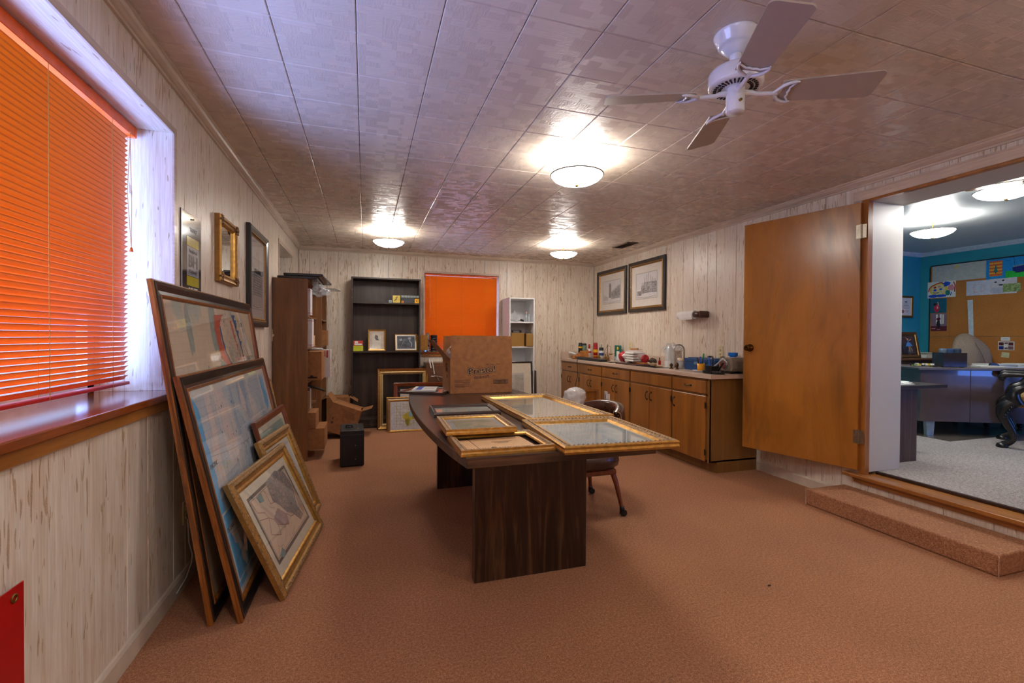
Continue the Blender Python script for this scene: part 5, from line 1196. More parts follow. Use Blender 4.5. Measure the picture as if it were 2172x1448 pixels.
# toolbox
t = item('toolbox', 'blue plastic toolbox at the back of the counter', 'toolbox', 3.31, 3.87, 0)
TBX = plain('toolbox_blue', rgb(34, 74, 126), .35)
MB().box(-.09, .09, -.23, .22, 0, .082).build('toolbox_body', TBX, t, bevel=.006, seg=2)
MB().box(-.094, .094, -.233, .223, .084, .120).box(-.07, .07, -.20, .19, .12, .130).build('toolbox_lid', TBX, t, bevel=.008, seg=2)
MB().box(-.101, -.093, -.10, .06, .06, .088).build('latch', plain('light_blue_latch', rgb(100, 130, 160), .35), t, bevel=.002)
for y, lb in ((3.985, 'black bottle lid poking up behind the blue toolbox'), (3.80, 'small black cap behind the middle of the blue toolbox')):
    o = MB().lathe([(0, 0), (.028, 0), (.028, .115), (.022, .142), (0, .145)], n=14).build('black_jar', BLACKP, loc=(3.455, y, ZT)); tag(o, lb, 'jar')
# cup of pens on a plate
t = item('paper_plate', 'small white plate holding the yellow pen cup', 'plate', 3.13, 3.735)
MB().lathe([(0, .004), (.05, .004), (.078, .016), (.080, .016), (.052, 0), (0, 0)], n=28).build('plate_disc', WHITE, t)
t = item('pen_cup', 'yellow cup filled with pens and markers', 'cup', 3.135, 3.735, 0, ZT + .0045)
YC = plain('golden_yellow_cup', rgb(222, 152, 12), .35)
MB().lathe([(0, 0), (.033, 0), (.038, .078), (.0355, .078), (.031, .004), (0, .004)], n=24).build('cup_body', YC, t)
for k, (dx, dy, h, c, r_) in enumerate(((-.01, .022, .135, 'black', .006), (.0, .012, .138, 'crimson', .006), (-.006, -.002, .145, 'blue', .007), (.01, -.012, .175, 'green', .008), (.0, -.018, .125, 'navy', .006), (.012, .008, .13, 'white', .005))):
    m_ = {'black': BLACKP, 'crimson': CR, 'blue': BLUE, 'green': GREEN, 'navy': NAVY, 'white': WHITE}[c]
    o = MB().tube([(dx * .5, dy * .5, .006), (dx * 1.2, dy * 1.3, h * .75), (dx * 1.5, dy * 1.6, h)], [r_, r_, r_ * .75], 8).build('pen', m_, loc=(3.135, 3.735, ZT + .0045)); tag(o, '%s pen standing in the yellow cup' % c, 'pen')
# tape dispenser & organiser
t = item('desk_organizer', 'black desk caddy holding pens near the counter end', 'organizer', 3.085, 3.50)
MB().lathe([(0, 0), (.055, 0), (.058, .030), (.052, .030), (.050, .006), (0, .006)], (0, .065, 0), 24).lathe([(0, 0), (.055, 0), (.058, .030), (.052, .030), (.050, .006), (0, .006)], (0, -.055, 0), 24).box(-.05, .04, -.02, .045, 0, .072).box(-.055, -.045, -.025, .05, 0, .076).build('caddy_body', BLACKP, t, bevel=.002)
for dx, dy, h, m_, lb in ((.0, .055, .155, BLUE, 'thin blue pen leaning in the black desk caddy'), (.01, .028, .165, BLACKP, 'dark glue stick pen upright in the black desk caddy')):
    o = MB().tube([(dx, dy, .008), (dx, dy + (.012 if dx == 0 else 0), h - .02), (dx, dy + (.014 if dx == 0 else 0), h)], [.006, .006, .003], 8).build('pen', m_, loc=(3.085, 3.50, ZT)); tag(o, lb, 'pen')
t = item('stapler', 'grey and black stapler propped open on the desk caddy', 'stapler', 3.09, 3.49, 0)
MB().obox((-.0, -.035, .098), (.022, .15, .012), Rx(-.62)).build('top_arm', plain('light_grey_plastic', rgb(176, 176, 180), .3), t, bevel=.003)
MB().obox((.0, -.062, .060), (.02, .13, .012), Rx(-.85)).build('base_arm', BLACKP, t, bevel=.003)
# space heater
t = item('fan_heater', 'taupe rounded desk fan heater with an oval chrome grille at the counter end', 'heater', 3.30, 3.50, 0)
TP = plain('taupe_plastic', rgb(126, 112, 98), .35)
MB().extr([(-.075, .0), (-.085, .03), (-.085, .10), (-.06, .128), (.06, .128), (.085, .10), (.085, .03), (.075, 0)], lambda u, v_, k: (-.09 if k == 0 else .10, u - .0, v_ + .022)).build('housing', TP, t, bevel=.012, seg=3)
MB().lathe([(0, .006), (.04, .008), (.055, .004), (.058, 0), (0, 0)], (-.092, .02, .085), 26, R=Ry(-PI / 2)).build('grille', plain('chrome_grille', rgb(170, 166, 164), .25, .8, .3, 120), t)
MB().tube([(-.102, .02 + .026 * math.cos(a), .085 + .034 * math.sin(a)) for a in [k * PI / 8 for k in range(17)]], .003, 5).box(-.103, -.100, .0, .04, .082, .088).build('grille_emblem', RED, t)
MB().box(-.07, -.03, -.06, .06, 0, .024).box(.03, .07, -.06, .06, 0, .024).build('feet', BLACKP, t)
t = item('spray_nozzle_bottle', 'bottle with a bright blue trigger head behind the heater', 'bottle', 3.45, 3.66)
MB().lathe([(0, 0), (.03, 0), (.03, .10), (.014, .13), (.014, .15), (0, .15)], n=16).build('bottle_body', NAVY, t); MB().box(-.018, .018, -.05, .045, .155, .19).box(-.012, .012, -.035, .03, .14, .156).build('trigger_head', plain('bright_blue_plastic', rgb(0, 110, 210), .3), t, bevel=.003)
cr = MB().tube([(2.945, 6.10, ZT + .004), (2.935, 6.09, .86), (2.93, 6.05, .70), (2.92, 6.12, .50), (2.90, 6.10, .30), (2.88, 6.2, .10), (2.86, 6.1, .006)], .004, 6).build('power_cord', plain('dark_brown_cord', rgb(46, 24, 18), .5)); tag(cr, 'dark power cord hanging from the far end of the counter to the floor', 'cord')

# ---------------------------------------------------------------- things between chair and cabinets
t = thing('wooden_stand', 'small orange wooden frame stand leaning near the cabinets behind the leather chair', 'frame', (2.40, 4.62, 0), .25)
m = MB(); m.box(-.10, -.07, 0, .02, 0, .655).box(.09, .12, 0, .02, 0, .655).box(-.07, .09, 0, .02, .63, .655).box(-.07, .09, 0, .02, .35, .37).box(-.10, .12, .02, .03, 0.05, .63); m.build('frame_rails', OAKZ, t, bevel=.002)
t = thing('draped_plastic_bag', 'crumpled white plastic bag draped over a brown box behind the leather chair', 'bag', (2.16, 4.52, 0))
def drape(name, mat, parent, c, rx, ry, ztop, zbot, seed):
    m = MB(); nz, na = 16, 56; vs = []
    for i in range(nz + 1):
        u = i / nz; q = math.sin(min(1, u * 1.7) * PI / 2) ** .8; 
        for k in range(na):
            a = 2 * PI * k / na; fold = .10 * u * math.sin(5 * a + seed) + .06 * u * math.sin(11 * a + 2 * seed + 3 * u)
            n1 = noise.noise((math.cos(a) * 2 + seed, math.sin(a) * 2, u * 4)); n2 = noise.noise((math.cos(a) * 6, math.sin(a) * 6 + seed, u * 9))
            r_ = q * (1 + fold + .16 * n1 + .07 * n2); zb = zbot + (ztop - zbot) * .35 * (.5 + .5 * math.sin(2 * a + seed))
            vs.append((c[0] + rx * r_ * math.cos(a), c[1] + ry * r_ * math.sin(a), ztop - (ztop - zb) * u ** 1.3 + .012 * n2))
    m._add(vs, [(i * na + k, i * na + (k + 1) % na, (i + 1) * na + (k + 1) % na, (i + 1) * na + k) for i in range(nz) for k in range(na)], 0, True)
    m._add(vs[:na], [tuple(range(na))], 0, True); return m.build(name, mat, parent)
drape('bag_film', BAG, t, (0, 0), .115, .105, .695, .50, 2); drape('bag_handle', BAG, t, (-.085, -.02), .028, .04, .655, .46, 5); drape('bag_handle', BAG, t, (.01, -.085), .035, .03, .60, .40, 7)
t = thing('storage_tub', 'tall brown box standing under the draped plastic bag', 'box', (2.16, 4.54, 0)); MB().box(-.09, .09, -.08, .08, 0, .545).build('box_walls', MAHOG, t, bevel=.004)
t = thing('white_bracket', 'white upright plastic bracket beside the orange wooden frame stand', 'bracket', (2.585, 4.60, 0)); MB().box(-.01, .04, -.01, .01, 0, .60).box(-.01, -.002, -.03, .03, 0, .63).build('bracket_body', WHITE, t, bevel=.002)

# ---------------------------------------------------------------- dark bookcase on the back wall
db = thing('bookcase', 'tall dark walnut bookcase against the back wall left of the orange blind', 'bookcase')
dx0, dx1, dy0, dy1 = -.172, .728, 6.44, 6.705
MB().box(dx0, dx0 + .02, dy0, dy1, 0, 1.995).build('side_panel', DARKSH, db, bevel=.001); MB().box(dx1 - .02, dx1, dy0, dy1, 0, 1.995).build('side_panel', DARKSH, db, bevel=.001)
MB().box(dx0 - .004, dx1 + .004, dy0 - .004, dy1, 1.995, 2.015).build('top_panel', DARKSH, db, bevel=.001)
MB().box(dx0 + .02, dx1 - .02, dy1 - .012, dy1 - .002, .06, 1.995).build('back_panel', DARKSH, db)
for z in (1.665, 1.01, .10): MB().box(dx0 + .02, dx1 - .02, dy0 + .004, dy1 - .012, z, z + .02).build('shelf', DARKSH, db, bevel=.001)
MB().box(dx0 + .02, dx1 - .02, dy0 + .008, dy0 + .022, 0, .10).box(dx0 + .02, dx1 - .02, dy0 - .012, dy0 + .004, .02, .05).build('plinth', DARKSH, db)
z1_ = 1.0305; z2_ = 1.6855
t = picture('framed_photograph', 'small gold framed grey print standing on the dark bookcase', 'picture', .234, .29, [(0, 0, 0), (0, .012, 0), (.004, .018, 0), (.016, .014, 0), (.024, .010, 1)], [GOLD, GOLDB], frameM((.036, 6.52, z1_), (1, 0, 0), (0, .12, 1)), backing=MATB, sheet=plain('tan_grey_mat', rgb(186, 174, 160), .8), art=lambda e, a, b, c, d: (MB().box(a + .035, c - .035, b - .0003, b, a + .03, d - .03).build('print_sheet', plain('aged_print', rgb(198, 190, 174), .7), e), (lambda g: g.build('ink_mark', GREYINK, e))(MB()._add([p for p in blobpoly((a + c) / 2, (a + d) / 2 + .03, .022, .04, b - .0006, 3, 16, .5, .5)], [tuple(range(16))]))))
def art_bw(e, a, b, c, d):
    MB().box(a + .008, c - .008, b - .0003, b, a + .008, d - .008).build('dark_photo', plain('dark_slate_photo', rgb(64, 70, 82), .4, vary=.4, scale=18), e)
    m = MB(); m.face(blobpoly(a + .06, d - .06, .022, .016, b - .0006, 2), 0); m.face(blobpoly(c - .08, d - .04, .02, .015, b - .0006, 5), 0); ribbon(m, [(a + .05, a + .02), (a + .11, d - .05)], .003, b - .0006); ribbon(m, [(c - .06, a + .03), (c - .05, a + .08), (c - .08, a + .12), (c - .07, d - .04)], .012, b - .0005); m.build('pale_shapes', plain('pale_photo_grey', rgb(150, 158, 172), .5), e)
picture('framed_photograph', 'wide gold framed dark photograph leaning at the right of the dark bookcase', 'picture', .295, .235, [(0, 0, 0), (0, .012, 0), (.004, .016, 0), (.012, .012, 0), (.02, .010, 1)], [GOLDB, PAPER], frameM((.392, 6.47, z1_), (1, 0.02, 0), (0.06, .25, 1)), backing=PAPER, sheet=PAPER, art=art_bw)
t = thing('tan_panel', 'narrow gold-edged panel leaning at the right end of the dark bookcase shelf', 'frame', (.668, 6.50, z1_), -1.1); MB().obox((0, .1, .11), (.012, .2, .22)).build('panel_body', GOLD, t, bevel=.002)
t = thing('small_carton', 'yellow-green and red small carton on the dark bookcase', 'box', (-.148, 6.47, z1_))
MB().box(0, .125, 0, .09, 0, .07).build('lower_box', plain('lime_card', rgb(190, 196, 30), .6), t); MB().box(.002, .123, 0.002, .088, .071, .138).build('upper_box', plain('red_white_card', rgb(196, 60, 48), .6), t)
MB().box(.015, .11, -.0006, .002, .078, .10).box(.02, .06, -.0006, .002, .105, .13).build('white_panel', PAPER, t)
t = thing('yellow_film_box', 'yellow picture box on the top shelf of the dark bookcase', 'box', (.358, 6.47, z2_)); MB().box(0, .10, 0, .08, 0, .10).build('carton', plain('pale_yellow_card', rgb(206, 184, 90), .6), t, bevel=.001)
g = MB(); ribbon(g, [(.02, .03), (.05, .05), (.045, .075), (.07, .08)], .008, -.0006); g.build('ink_mark', INK, t)
t = thing('slide_tray_row', 'row of dark grey slide trays with pale lids on the top shelf', 'box', (.47, 6.47, z2_)); MB().box(0, .175, 0, .09, 0, .075).build('trays', plain('slate_plastic', rgb(62, 66, 74), .5), t)
MB().box(.0, .24, 0.0, .085, .077, .105).build('tray_lids', plain('pale_grey_green_lid', rgb(136, 150, 146), .5), t); g = MB()
for k in range(1, 6): g.box(k * .04 - .002, k * .04 + .002, -.001, .086, .077, .106)
g.box(.175, .24, .01, .085, 0, .076); g.build('lid_gaps', INK, t)
for x, w_, h_, c, lb in ((.305, .04, .035, rgb(150, 168, 180), 'tiny pale blue box beside the yellow picture box'), (.472, .03, .03, rgb(236, 130, 20), 'tiny orange film box in front of the grey trays'), (.650, .062, .062, rgb(236, 170, 10), 'yellow-orange film box at the right end of the top shelf')):
    t = thing('film_box', lb, 'box', (x, 6.448, z2_)); MB().box(0, w_, 0, .018, 0, h_).build('carton', plain(lb[:18].replace(' ', '_'), c, .6), t, bevel=.001); MB().box(w_ * .3, w_ * .6, -.0006, .001, h_ * .4, h_ * .6).build('mark', INK, t)

# ---------------------------------------------------------------- frames standing before the bookcase
pf_big = [(0, 0, 0), (0, .026, 0), (.010, .036, 0), (.022, .030, 1), (.040, .022, 1), (.050, .026, 2), (.058, .024, 1), (.066, .014, 2), (.076, .006, 2)]
picture('empty_picture_frame', 'large empty gold frame leaning against the dark bookcase', 'picture frame', .675, .80, pf_big, [MAHOG, GOLD, plain('cream_gold_liner', rgb(206, 176, 120), .5, .3)], frameM((.155, 6.30, 0), (1, 0, 0), (0, .13, 1)), sheet=None)
picture('picture_frame', 'mahogany framed document with dark mat leaning right of the large empty frame', 'picture', .70, .62, pf_mah, [MAHOG], frameM((.36, 6.19, 0), (1, -.02, 0), (0, .10, 1)), backing=INK, sheet=PRINTW, inset=.035)
picture('picture_frame', 'plain gold frame just behind the standing Texas-shaped map', 'picture', .45, .44, [(0, 0, 0), (0, .014, 0), (.006, .018, 0), (.02, .012, 0)], [GOLD], frameM((.265, 6.13, 0), (1, 0, 0), (0, .09, 1)), backing=MATB, sheet=PRINTW)
def art_tx2(e, a, b, c, d):
    m = MB(); w, h = c - a, d - a; P = lambda u, v_: (a + w * u, b - .0004, a + h * v_)
    m.face([P(.08, .95), P(.93, .95), P(.93, .10), P(.08, .10)], 4)
    for k in range(1, 9): ribbon(m, [(a + w * (.08 + k * .095), a + h * .1), (a + w * (.08 + k * .095), a + h * .95)], .0018, b - .0006, 0)
    for k in range(1, 8): ribbon(m, [(a + w * .08, a + h * (.1 + k * .105)), (a + w * .93, a + h * (.1 + k * .105))], .0018, b - .0006, 0)
    m.face([(x, b - .0008, z) for x, _, z in blobpoly(a + w * .5, a + h * .47, .07, .05, b, 3)], 1); m.face([(x, b - .001, z) for x, _, z in blobpoly(a + w * .62, a + h * .56, .05, .04, b, 5)], 2); m.face([(x, b - .0012, z) for x, _, z in blobpoly(a + w * .68, a + h * .45, .035, .035, b, 6)], 3)
    m.face([(x, b - .0012, z) for x, _, z in blobpoly(a + w * .48, a + h * .28, .03, .045, b, 8)], 1)
    ribbon(m, [(a + w * u, a + h * v_) for u, v_ in ((.12, .88), (.2, .7), (.28, .52), (.3, .34), (.42, .24), (.5, .14), (.62, .2), (.7, .36), (.84, .44), (.84, .66), (.7, .7), (.5, .7), (.5, .9), (.34, .9))], .004, b - .0014, 3)
    m.build('printed_colours', [GREYINK, plain('map_mustard', rgb(196, 180, 60), .6), plain('map_pale_teal', rgb(140, 176, 180), .6), plain('map_ochre', rgb(176, 150, 70), .6), plain('map_cream', rgb(206, 206, 200), .6)], e, kind='stuff')
picture('framed_map', 'gold framed colourful state map standing on the floor before the dark bookcase', 'picture', .50, .415, [(0, 0, 0), (0, .016, 0), (.006, .020, 0), (.020, .014, 0), (.026, .010, 1)], [GOLD, GOLDB], frameM((.288, 6.075, 0), (1, .01, 0), (0, .09, 1)), backing=MATB, sheet=plain('cool_white_mat', rgb(206, 206, 210), .8), art=art_tx2)

# brown cabinet under the back window, stand, speaker on sill
t = thing('side_cabinet', 'plain brown wooden side cabinet under the back window', 'cabinet', (.80, 6.36, 0)); BRW = wood('plain_brown_wood', rgb(88, 54, 34), rgb(110, 70, 44), rgb(126, 82, 54), 'x', 1, .4)
MB().box(0, .62, 0, .32, .05, .865).build('cabinet_body', BRW, t, bevel=.003); MB().box(.02, .60, .02, .30, 0, .05).build('cabinet_base', INK, t)
t = thing('chrome_stand', 'chrome folding stand behind the dark framed picture and carton', 'stand', (.97, 6.28, 0))
MB().tube([(-.12, 0, .69), (-.05, 0, .695), (.05, .0, .67)], .008, 8).tube([(-.04, 0, .69), (-.0, .0, .62), (-.06, 0, .55), (.05, 0, .50)], .008, 8).tube([(-.09, 0, .52), (.0, 0, .53), (.06, 0, .51)], .010, 8).tube([(0, 0, .52), (0, 0, .0)], .010, 8).lathe([(0, .012), (.09, .010), (.1, 0), (0, 0)], n=20).build('stand_tubes', CHROME, t)
o = MB().tube([(.872, 6.335, .92), (.895, 6.325, .80), (.905, 6.32, .72)], .006, 6).tube([(.835, 6.33, .92), (.86, 6.32, .80)], .009, 6).build('white_tube', WHITE, loc=(0, 0, 0)); tag(o, 'white plastic tube leaning on the brown side cabinet', 'tube')
t = thing('desk_lamp', 'slim silver cylinder lamp on the back window sill', 'lamp', (.865, 6.735, 1.0055)); MB().lathe([(0, 0), (.030, 0), (.030, .02), (.024, .03), (.024, .12), (.028, .13), (.028, .24), (.018, .272), (0, .282)], n=18).build('lamp_body', plain('silver_plastic', rgb(140, 140, 144), .3, .5), t); MB().lathe([(.0252, .08), (.0252, .10)], n=18).build('dark_band', BLACKP, t)
MB().lathe([(0, .008), (.014, 0), (0, -.001)], (-.034, -.034, .02), 10, R=Rx(PI / 2)).build('blue_light', mat_emit('blue_indicator', (.1, .3, 1, 1), 1.5), t)
t = thing('speaker', 'black ribbed cylindrical device on the back window sill', 'speaker', (.955, 6.735, 1.0055)); pr = [(0, 0), (.05, 0), (.05, .02)]
for k in range(6): pr += [(.044, .022 + k * .036), (.044, .030 + k * .036), (.050, .034 + k * .036), (.050, .054 + k * .036)]
pr += [(.045, .245), (0, .247)]; MB().lathe(pr, n=22).build('ribbed_body', BLACKP, t); MB().lathe([(.0505, .004), (.0505, .016)], n=22).build('silver_ring', STEEL, t)
o = MB().tube([(1.0, 6.70, 1.02), (1.03, 6.66, 1.0), (1.06, 6.55, .92), (1.09, 6.345, .86), (1.12, 6.34, .70)], .004, 6).build('power_cord', BLACKP); tag(o, 'thin black cord dropping from the back window sill', 'cord')

# ---------------------------------------------------------------- white shelf unit
wsx0, wsx1, wy0, wy1 = 1.978, 2.366, 6.33, 6.70
t = thing('white_shelf_unit', 'narrow white cube shelf unit in the back right corner', 'shelf')
MB().box(wsx0, wsx0 + .018, wy0, wy1, 0, 1.80).build('side_panel', WHITE, t, bevel=.001); MB().box(wsx1 - .018, wsx1, wy0, wy1, 0, 1.80).build('side_panel', WHITE, t, bevel=.001)
for z in (.05, .42, .74, 1.075, 1.435, 1.782): MB().box(wsx0 + .018, wsx1 - .018, wy0 + .001, wy1, z, z + .018).build('shelf', WHITE, t, bevel=.001)
MB().box(wsx0 + .018, wsx1 - .018, wy1 - .006, wy1 - .001, .05, 1.78).build('back_panel', WHITE, t)
zs = 1.4535
t = thing('crumpled_bag', 'clear bag with a folded grey sheet on the top of the white shelf unit', 'bag', (2.09, 6.46, zs)); crumple('bag_film', CLEARBAG, (-.02, 0, .07), (.07, .06, .068), .35, 31, t)
MB().face([(0, 0, 0), (0, 0, 0.001), (0, 0.001, 0)]); mm = MB(); mm.extr([(-.05, .0), (.10, .0), (-.015, .175)], lambda u, v_, k: (u, -.03 - v_ * .1 + (0 if k == 0 else .004), v_)); mm.build('folded_sheet', plain('grey_sheet', rgb(176, 176, 178), .6), t)
for k, (x, h_, lb) in enumerate(((2.265, .13, 'glass bottle with a pink cap on the white shelf unit'), (2.31, .12, 'second small glass bottle at the right edge of the white shelf unit'))):
    t = thing('glass_bottle', lb, 'bottle', (x, 6.42, zs)); MB().lathe([(0, 0), (.019, 0), (.019, h_ * .65), (.008, h_ * .8), (.008, h_), (0, h_)], n=16).build('bottle_glass', plain('bottle_glass', rgb(200, 206, 210), .08, alpha=.45), t)
    if k == 0: MB().lathe([(.010, h_), (.010, h_ + .02), (0, h_ + .022)], n=12).build('bottle_cap', plain('pink_cap', rgb(206, 130, 116), .5), t)
t = thing('dark_gadget', 'small black gadget on the white shelf beside the bottles', 'device', (2.205, 6.43, zs)); MB().obox((0, 0, .022), (.05, .03, .03), Ry(.3)).tube([(-.03, 0, .02), (-.09, .0, .008), (-.13, -.01, .006)], .004, 6).build('gadget_body', BLACKP, t, bevel=.003)
zs = 1.0935
KH = plain('khaki_box', rgb(150, 112, 52), .45, vary=.04, scale=8)
t = thing('khaki_box', 'larger khaki and black box with a carrying handle on the white shelf unit', 'box', (2.012, 6.34, zs)); MB().box(0, .20, 0, .20, 0, .198).build('khaki_shell', KH, t, bevel=.004); MB().box(.202, .206, .004, .2, .002, .196).build('black_side', BLACKP, t)
MB().tube([(.02, .05, .20), (.025, .05, .235), (.16, .05, .235), (.165, .05, .20)], .006, 8).lathe([(0, .0), (.014, 0), (.014, .04), (0, .042)], (.03, .05, .2), 10).lathe([(0, .0), (.014, 0), (.014, .04), (0, .042)], (.155, .05, .2), 10).build('handle', BLACKP, t)
t = thing('khaki_box', 'smaller khaki box with a black strap, protruding at the right of the white shelf', 'box', (2.232, 6.315, zs)); MB().box(0, .112, 0, .20, 0, .190).build('khaki_shell', KH, t, bevel=.010, seg=2); MB().tube([(.01, .06, .19), (.03, .06, .208), (.08, .06, .208), (.10, .06, .19)], .006, 8).build('strap', BLACKP, t)
# cased black framed old map before the white shelf
def art_oldmap(e, a, b, c, d):
    m = MB(); w, h = c - a, d - a
    def q(u0, v0, u1, v1, mi, k=1): m.face([(a + w * u0, b - .0003 * k, a + h * v0), (a + w * u1, b - .0003 * k, a + h * v0), (a + w * u1, b - .0003 * k, a + h * v1), (a + w * u0, b - .0003 * k, a + h * v1)], mi)
    q(.14, .08, .86, .88, 0); q(.2, .12, .80, .83, 1, 2); q(.22, .50, .78, .80, 2, 3); q(.22, .14, .78, .48, 3, 3); r = random.Random(12)
    for k in range(26):
        u, v_ = r.uniform(.24, .7), r.uniform(.16, .76); ribbon(m, [(a + w * min(.78, u + .03 * j), a + h * (v_ + .02 * math.sin(j * 1.9 + k))) for j in range(5)], .002, b - .0013, 4)
    m.face([(x, b - .0012, z) for x, _, z in blobpoly(a + w * .5, a + h * .34, .09, .06, b, 3)], 5)
    m.build('printed_colours', [MATB, PRINTW, plain('map_grey_panel', rgb(176, 170, 160), .6), plain('map_buff_panel', rgb(190, 184, 160), .6), GREYINK, plain('map_olive_patch', rgb(150, 150, 84), .6)], e, kind='stuff')
picture('framed_map', 'thin black framed antique map leaning on the white shelf unit behind the carton', 'picture', .58, .885, [(0, 0, 0), (0, .018, 0), (.004, .020, 0), (.022, .018, 0), (.024, .010, 0)], [BLACKF], frameM((1.73, 6.20, 0), (1, 0, 0), (0, .10, 1)), backing=MATB, sheet=MATB, art=art_oldmap)
t = picture('picture_frame', 'narrow dark brown frame standing edge-on right of the white shelf unit', 'picture', .34, .74, pf_dk, [ESPR], frameM((2.375, 6.28, 0), (.10, .40, 0), (-.02, 0, 1)), backing=MATB, sheet=PRINTW)

# ---------------------------------------------------------------- brown bookcases on the left wall
ZS = [1.745, 1.44, 1.12, .785, .485, .09]
def left_bookcase(y0, y1, x1, zt, label):
    t = thing('bookcase', label, 'bookcase'); x0 = L + .006
    MB().box(x0, x1, y0, y0 + .018, 0, zt).build('side_panel', SHELFW, t, bevel=.001); MB().box(x0, x1, y1 - .018, y1, 0, zt).build('side_panel', SHELFW, t, bevel=.001)
    MB().box(x0, x1, y0 + .018, y1 - .018, zt - .018, zt).build('top_panel', SHELFW, t, bevel=.001); MB().box(x0, x0 + .006, y0 + .018, y1 - .018, .05, zt - .018).build('back_panel', SHELFW, t)
    for z in ZS[1:]:
        m = MB(); n_ = 8; sag = .012
        for k in range(n_):
            ya = y0 + .018 + (y1 - y0 - .036) * k / n_; yb = y0 + .018 + (y1 - y0 - .036) * (k + 1) / n_; fz = lambda y: z - sag * 4 * ((y - y0) / (y1 - y0)) * (1 - (y - y0) / (y1 - y0))
            vs = [(x0 + .006, ya, fz(ya)), (x1 - .004, ya, fz(ya)), (x1 - .004, yb, fz(yb)), (x0 + .006, yb, fz(yb))]; m._add(vs + [(a, b, c - .018) for a, b, c in vs], [(0, 1, 2, 3), (7, 6, 5, 4), (1, 5, 6, 2), (0, 4, 5, 1), (2, 6, 7, 3), (3, 7, 4, 0)])
        m.build('shelf', SHELFW, t)
    MB().box(x1 - .04, x1 - .03, y0 + .018, y1 - .018, 0, .072).build('plinth', SHELFW, t)
    return t
left_bookcase(4.907, 5.82, -.535, 1.79, 'near brown laminate bookcase side-on on the left wall, crammed with boxes')
left_bookcase(5.83, 6.58, -.485, 1.79, 'far brown laminate bookcase on the left wall beyond the near one')
def box_item(name, label, x0, x1, y0, y1, z0, z1, mat, extra=None, group=None, cat='box'):
    t = thing(name, label, cat, ((x0 + x1) / 2, (y0 + y1) / 2, z0), 0, group); hx, hy, h = (x1 - x0) / 2, (y1 - y0) / 2, z1 - z0
    MB().box(-hx, hx, -hy, hy, 0, h).build('carton', mat, t, bevel=.002)
    if extra: extra(t, hx, hy, h)
    return t
REDP = plain('red_print', rgb(186, 40, 44), .6)
def mailer(t, hx, hy, h):
    MB().box(-hx - .0008, hx + .0008, -hy - .0008, hy + .0008, h * .06, h * .075).build('red_stripe', REDP, t); MB().box(-hx - .0008, hx + .0008, -hy - .0008, hy + .0008, h * .92, h * .935).build('red_stripe', REDP, t); MB().box(-hx * .6, hx * .6, -hy - .0009, -hy, h * .6, h * .85).build('blue_label', NAVY, t)
MAILW = plain('white_mailer', rgb(214, 208, 210), .5, vary=.02)
sh = {z: z + .0005 for z in ZS}; SG_ = .0
box_item('mailing_box', 'white mailing box with red stripes on the top shelf of the near bookcase', -.80, -.515, 4.96, 5.13, 1.441, 1.70, MAILW, mailer)
box_item('mailing_box', 'white mailing box with red stripes on the second shelf of the near bookcase', -.80, -.50, 4.96, 5.12, 1.121, 1.40, MAILW, mailer)
box_item('cardboard_box', 'upright brown box on the top shelf of the near bookcase', -.80, -.57, 5.16, 5.40, 1.436, 1.60, CARD)
def flapbox(t, hx, hy, h): MB().extr([(-hx, 0), (hx, 0), (hx, .07), (-hx, .08)], lambda u, v_, k: (u, -hy + v_ * .3 + (0 if k == 0 else .004), h + v_)).build('flap', CARD, t)
box_item('cardboard_box', 'small open tan box on the second shelf of the near bookcase', -.78, -.54, 5.50, 5.66, 1.114, 1.235, plain('tan_card', rgb(196, 150, 104), .8), flapbox)
box_item('cardboard_box', 'orange-brown box on the second shelf of the far bookcase', -.78, -.44, 6.0, 6.22, 1.112, 1.30, CARD, lambda t, hx, hy, h: MB().box(-hx * .9, -hx * .1, -hy - .0008, -hy, .02, h * .8).build('pale_label', MATB, t))
t = thing('black_roll', 'black cylinder standing on the top shelf of the far bookcase', 'roll', (-.56, 6.04, 1.4375)); MB().lathe([(0, 0), (.045, 0), (.045, .115), (.012, .115), (.012, .10), (0, .10)], n=20).build('roll_body', BLACKP, t)
def ship(t, hx, hy, h):
    MB().box(-hx * .2, hx * .8, -hy - .0008, -hy, .02, .035).build('printing', INK, t); MB().lathe([(0, .001), (.016, .001), (.016, 0), (0, 0)], (hx * .55, -hy, .035), 16, R=Rx(PI / 2)).build('round_logo', INK, t)
    MB().box(-hx * .98, -hx * .7, -hy - .0008, -hy, h * .7, h * .84).build('torn_label', MATB, t)
box_item('cardboard_box', 'large brown shipping box jutting from the third shelf of the near bookcase', -.82, -.415, 5.0, 5.36, .786, 1.075, CARD, ship)
t = box_item('mailing_box', 'white wrapped parcel with red lettering jutting out beside the brown shipping box', -.80, -.36, 5.42, 5.56, .777, 1.08, MAILW, None)
g = MB(); r = random.Random(8)
for k in range(34): zz = r.uniform(.01, .29); yy = r.uniform(-.065, .05); g.box(.2200, .2208, yy, yy + .012, zz, zz + .008)
for k in range(14): xx = r.uniform(0, .2); g.box(xx, xx + .016, -.0708, -.0700, r.uniform(.2, .29), .295)
g.build('red_lettering', REDP, t, kind='stuff')
for k in range(3):
    crumple('loose_wrap', BAG, (.05 - .12 * k, -.1 - .1 * k, .315), (.10, .12, .012), .5, 40 + k, t, 3, 3)
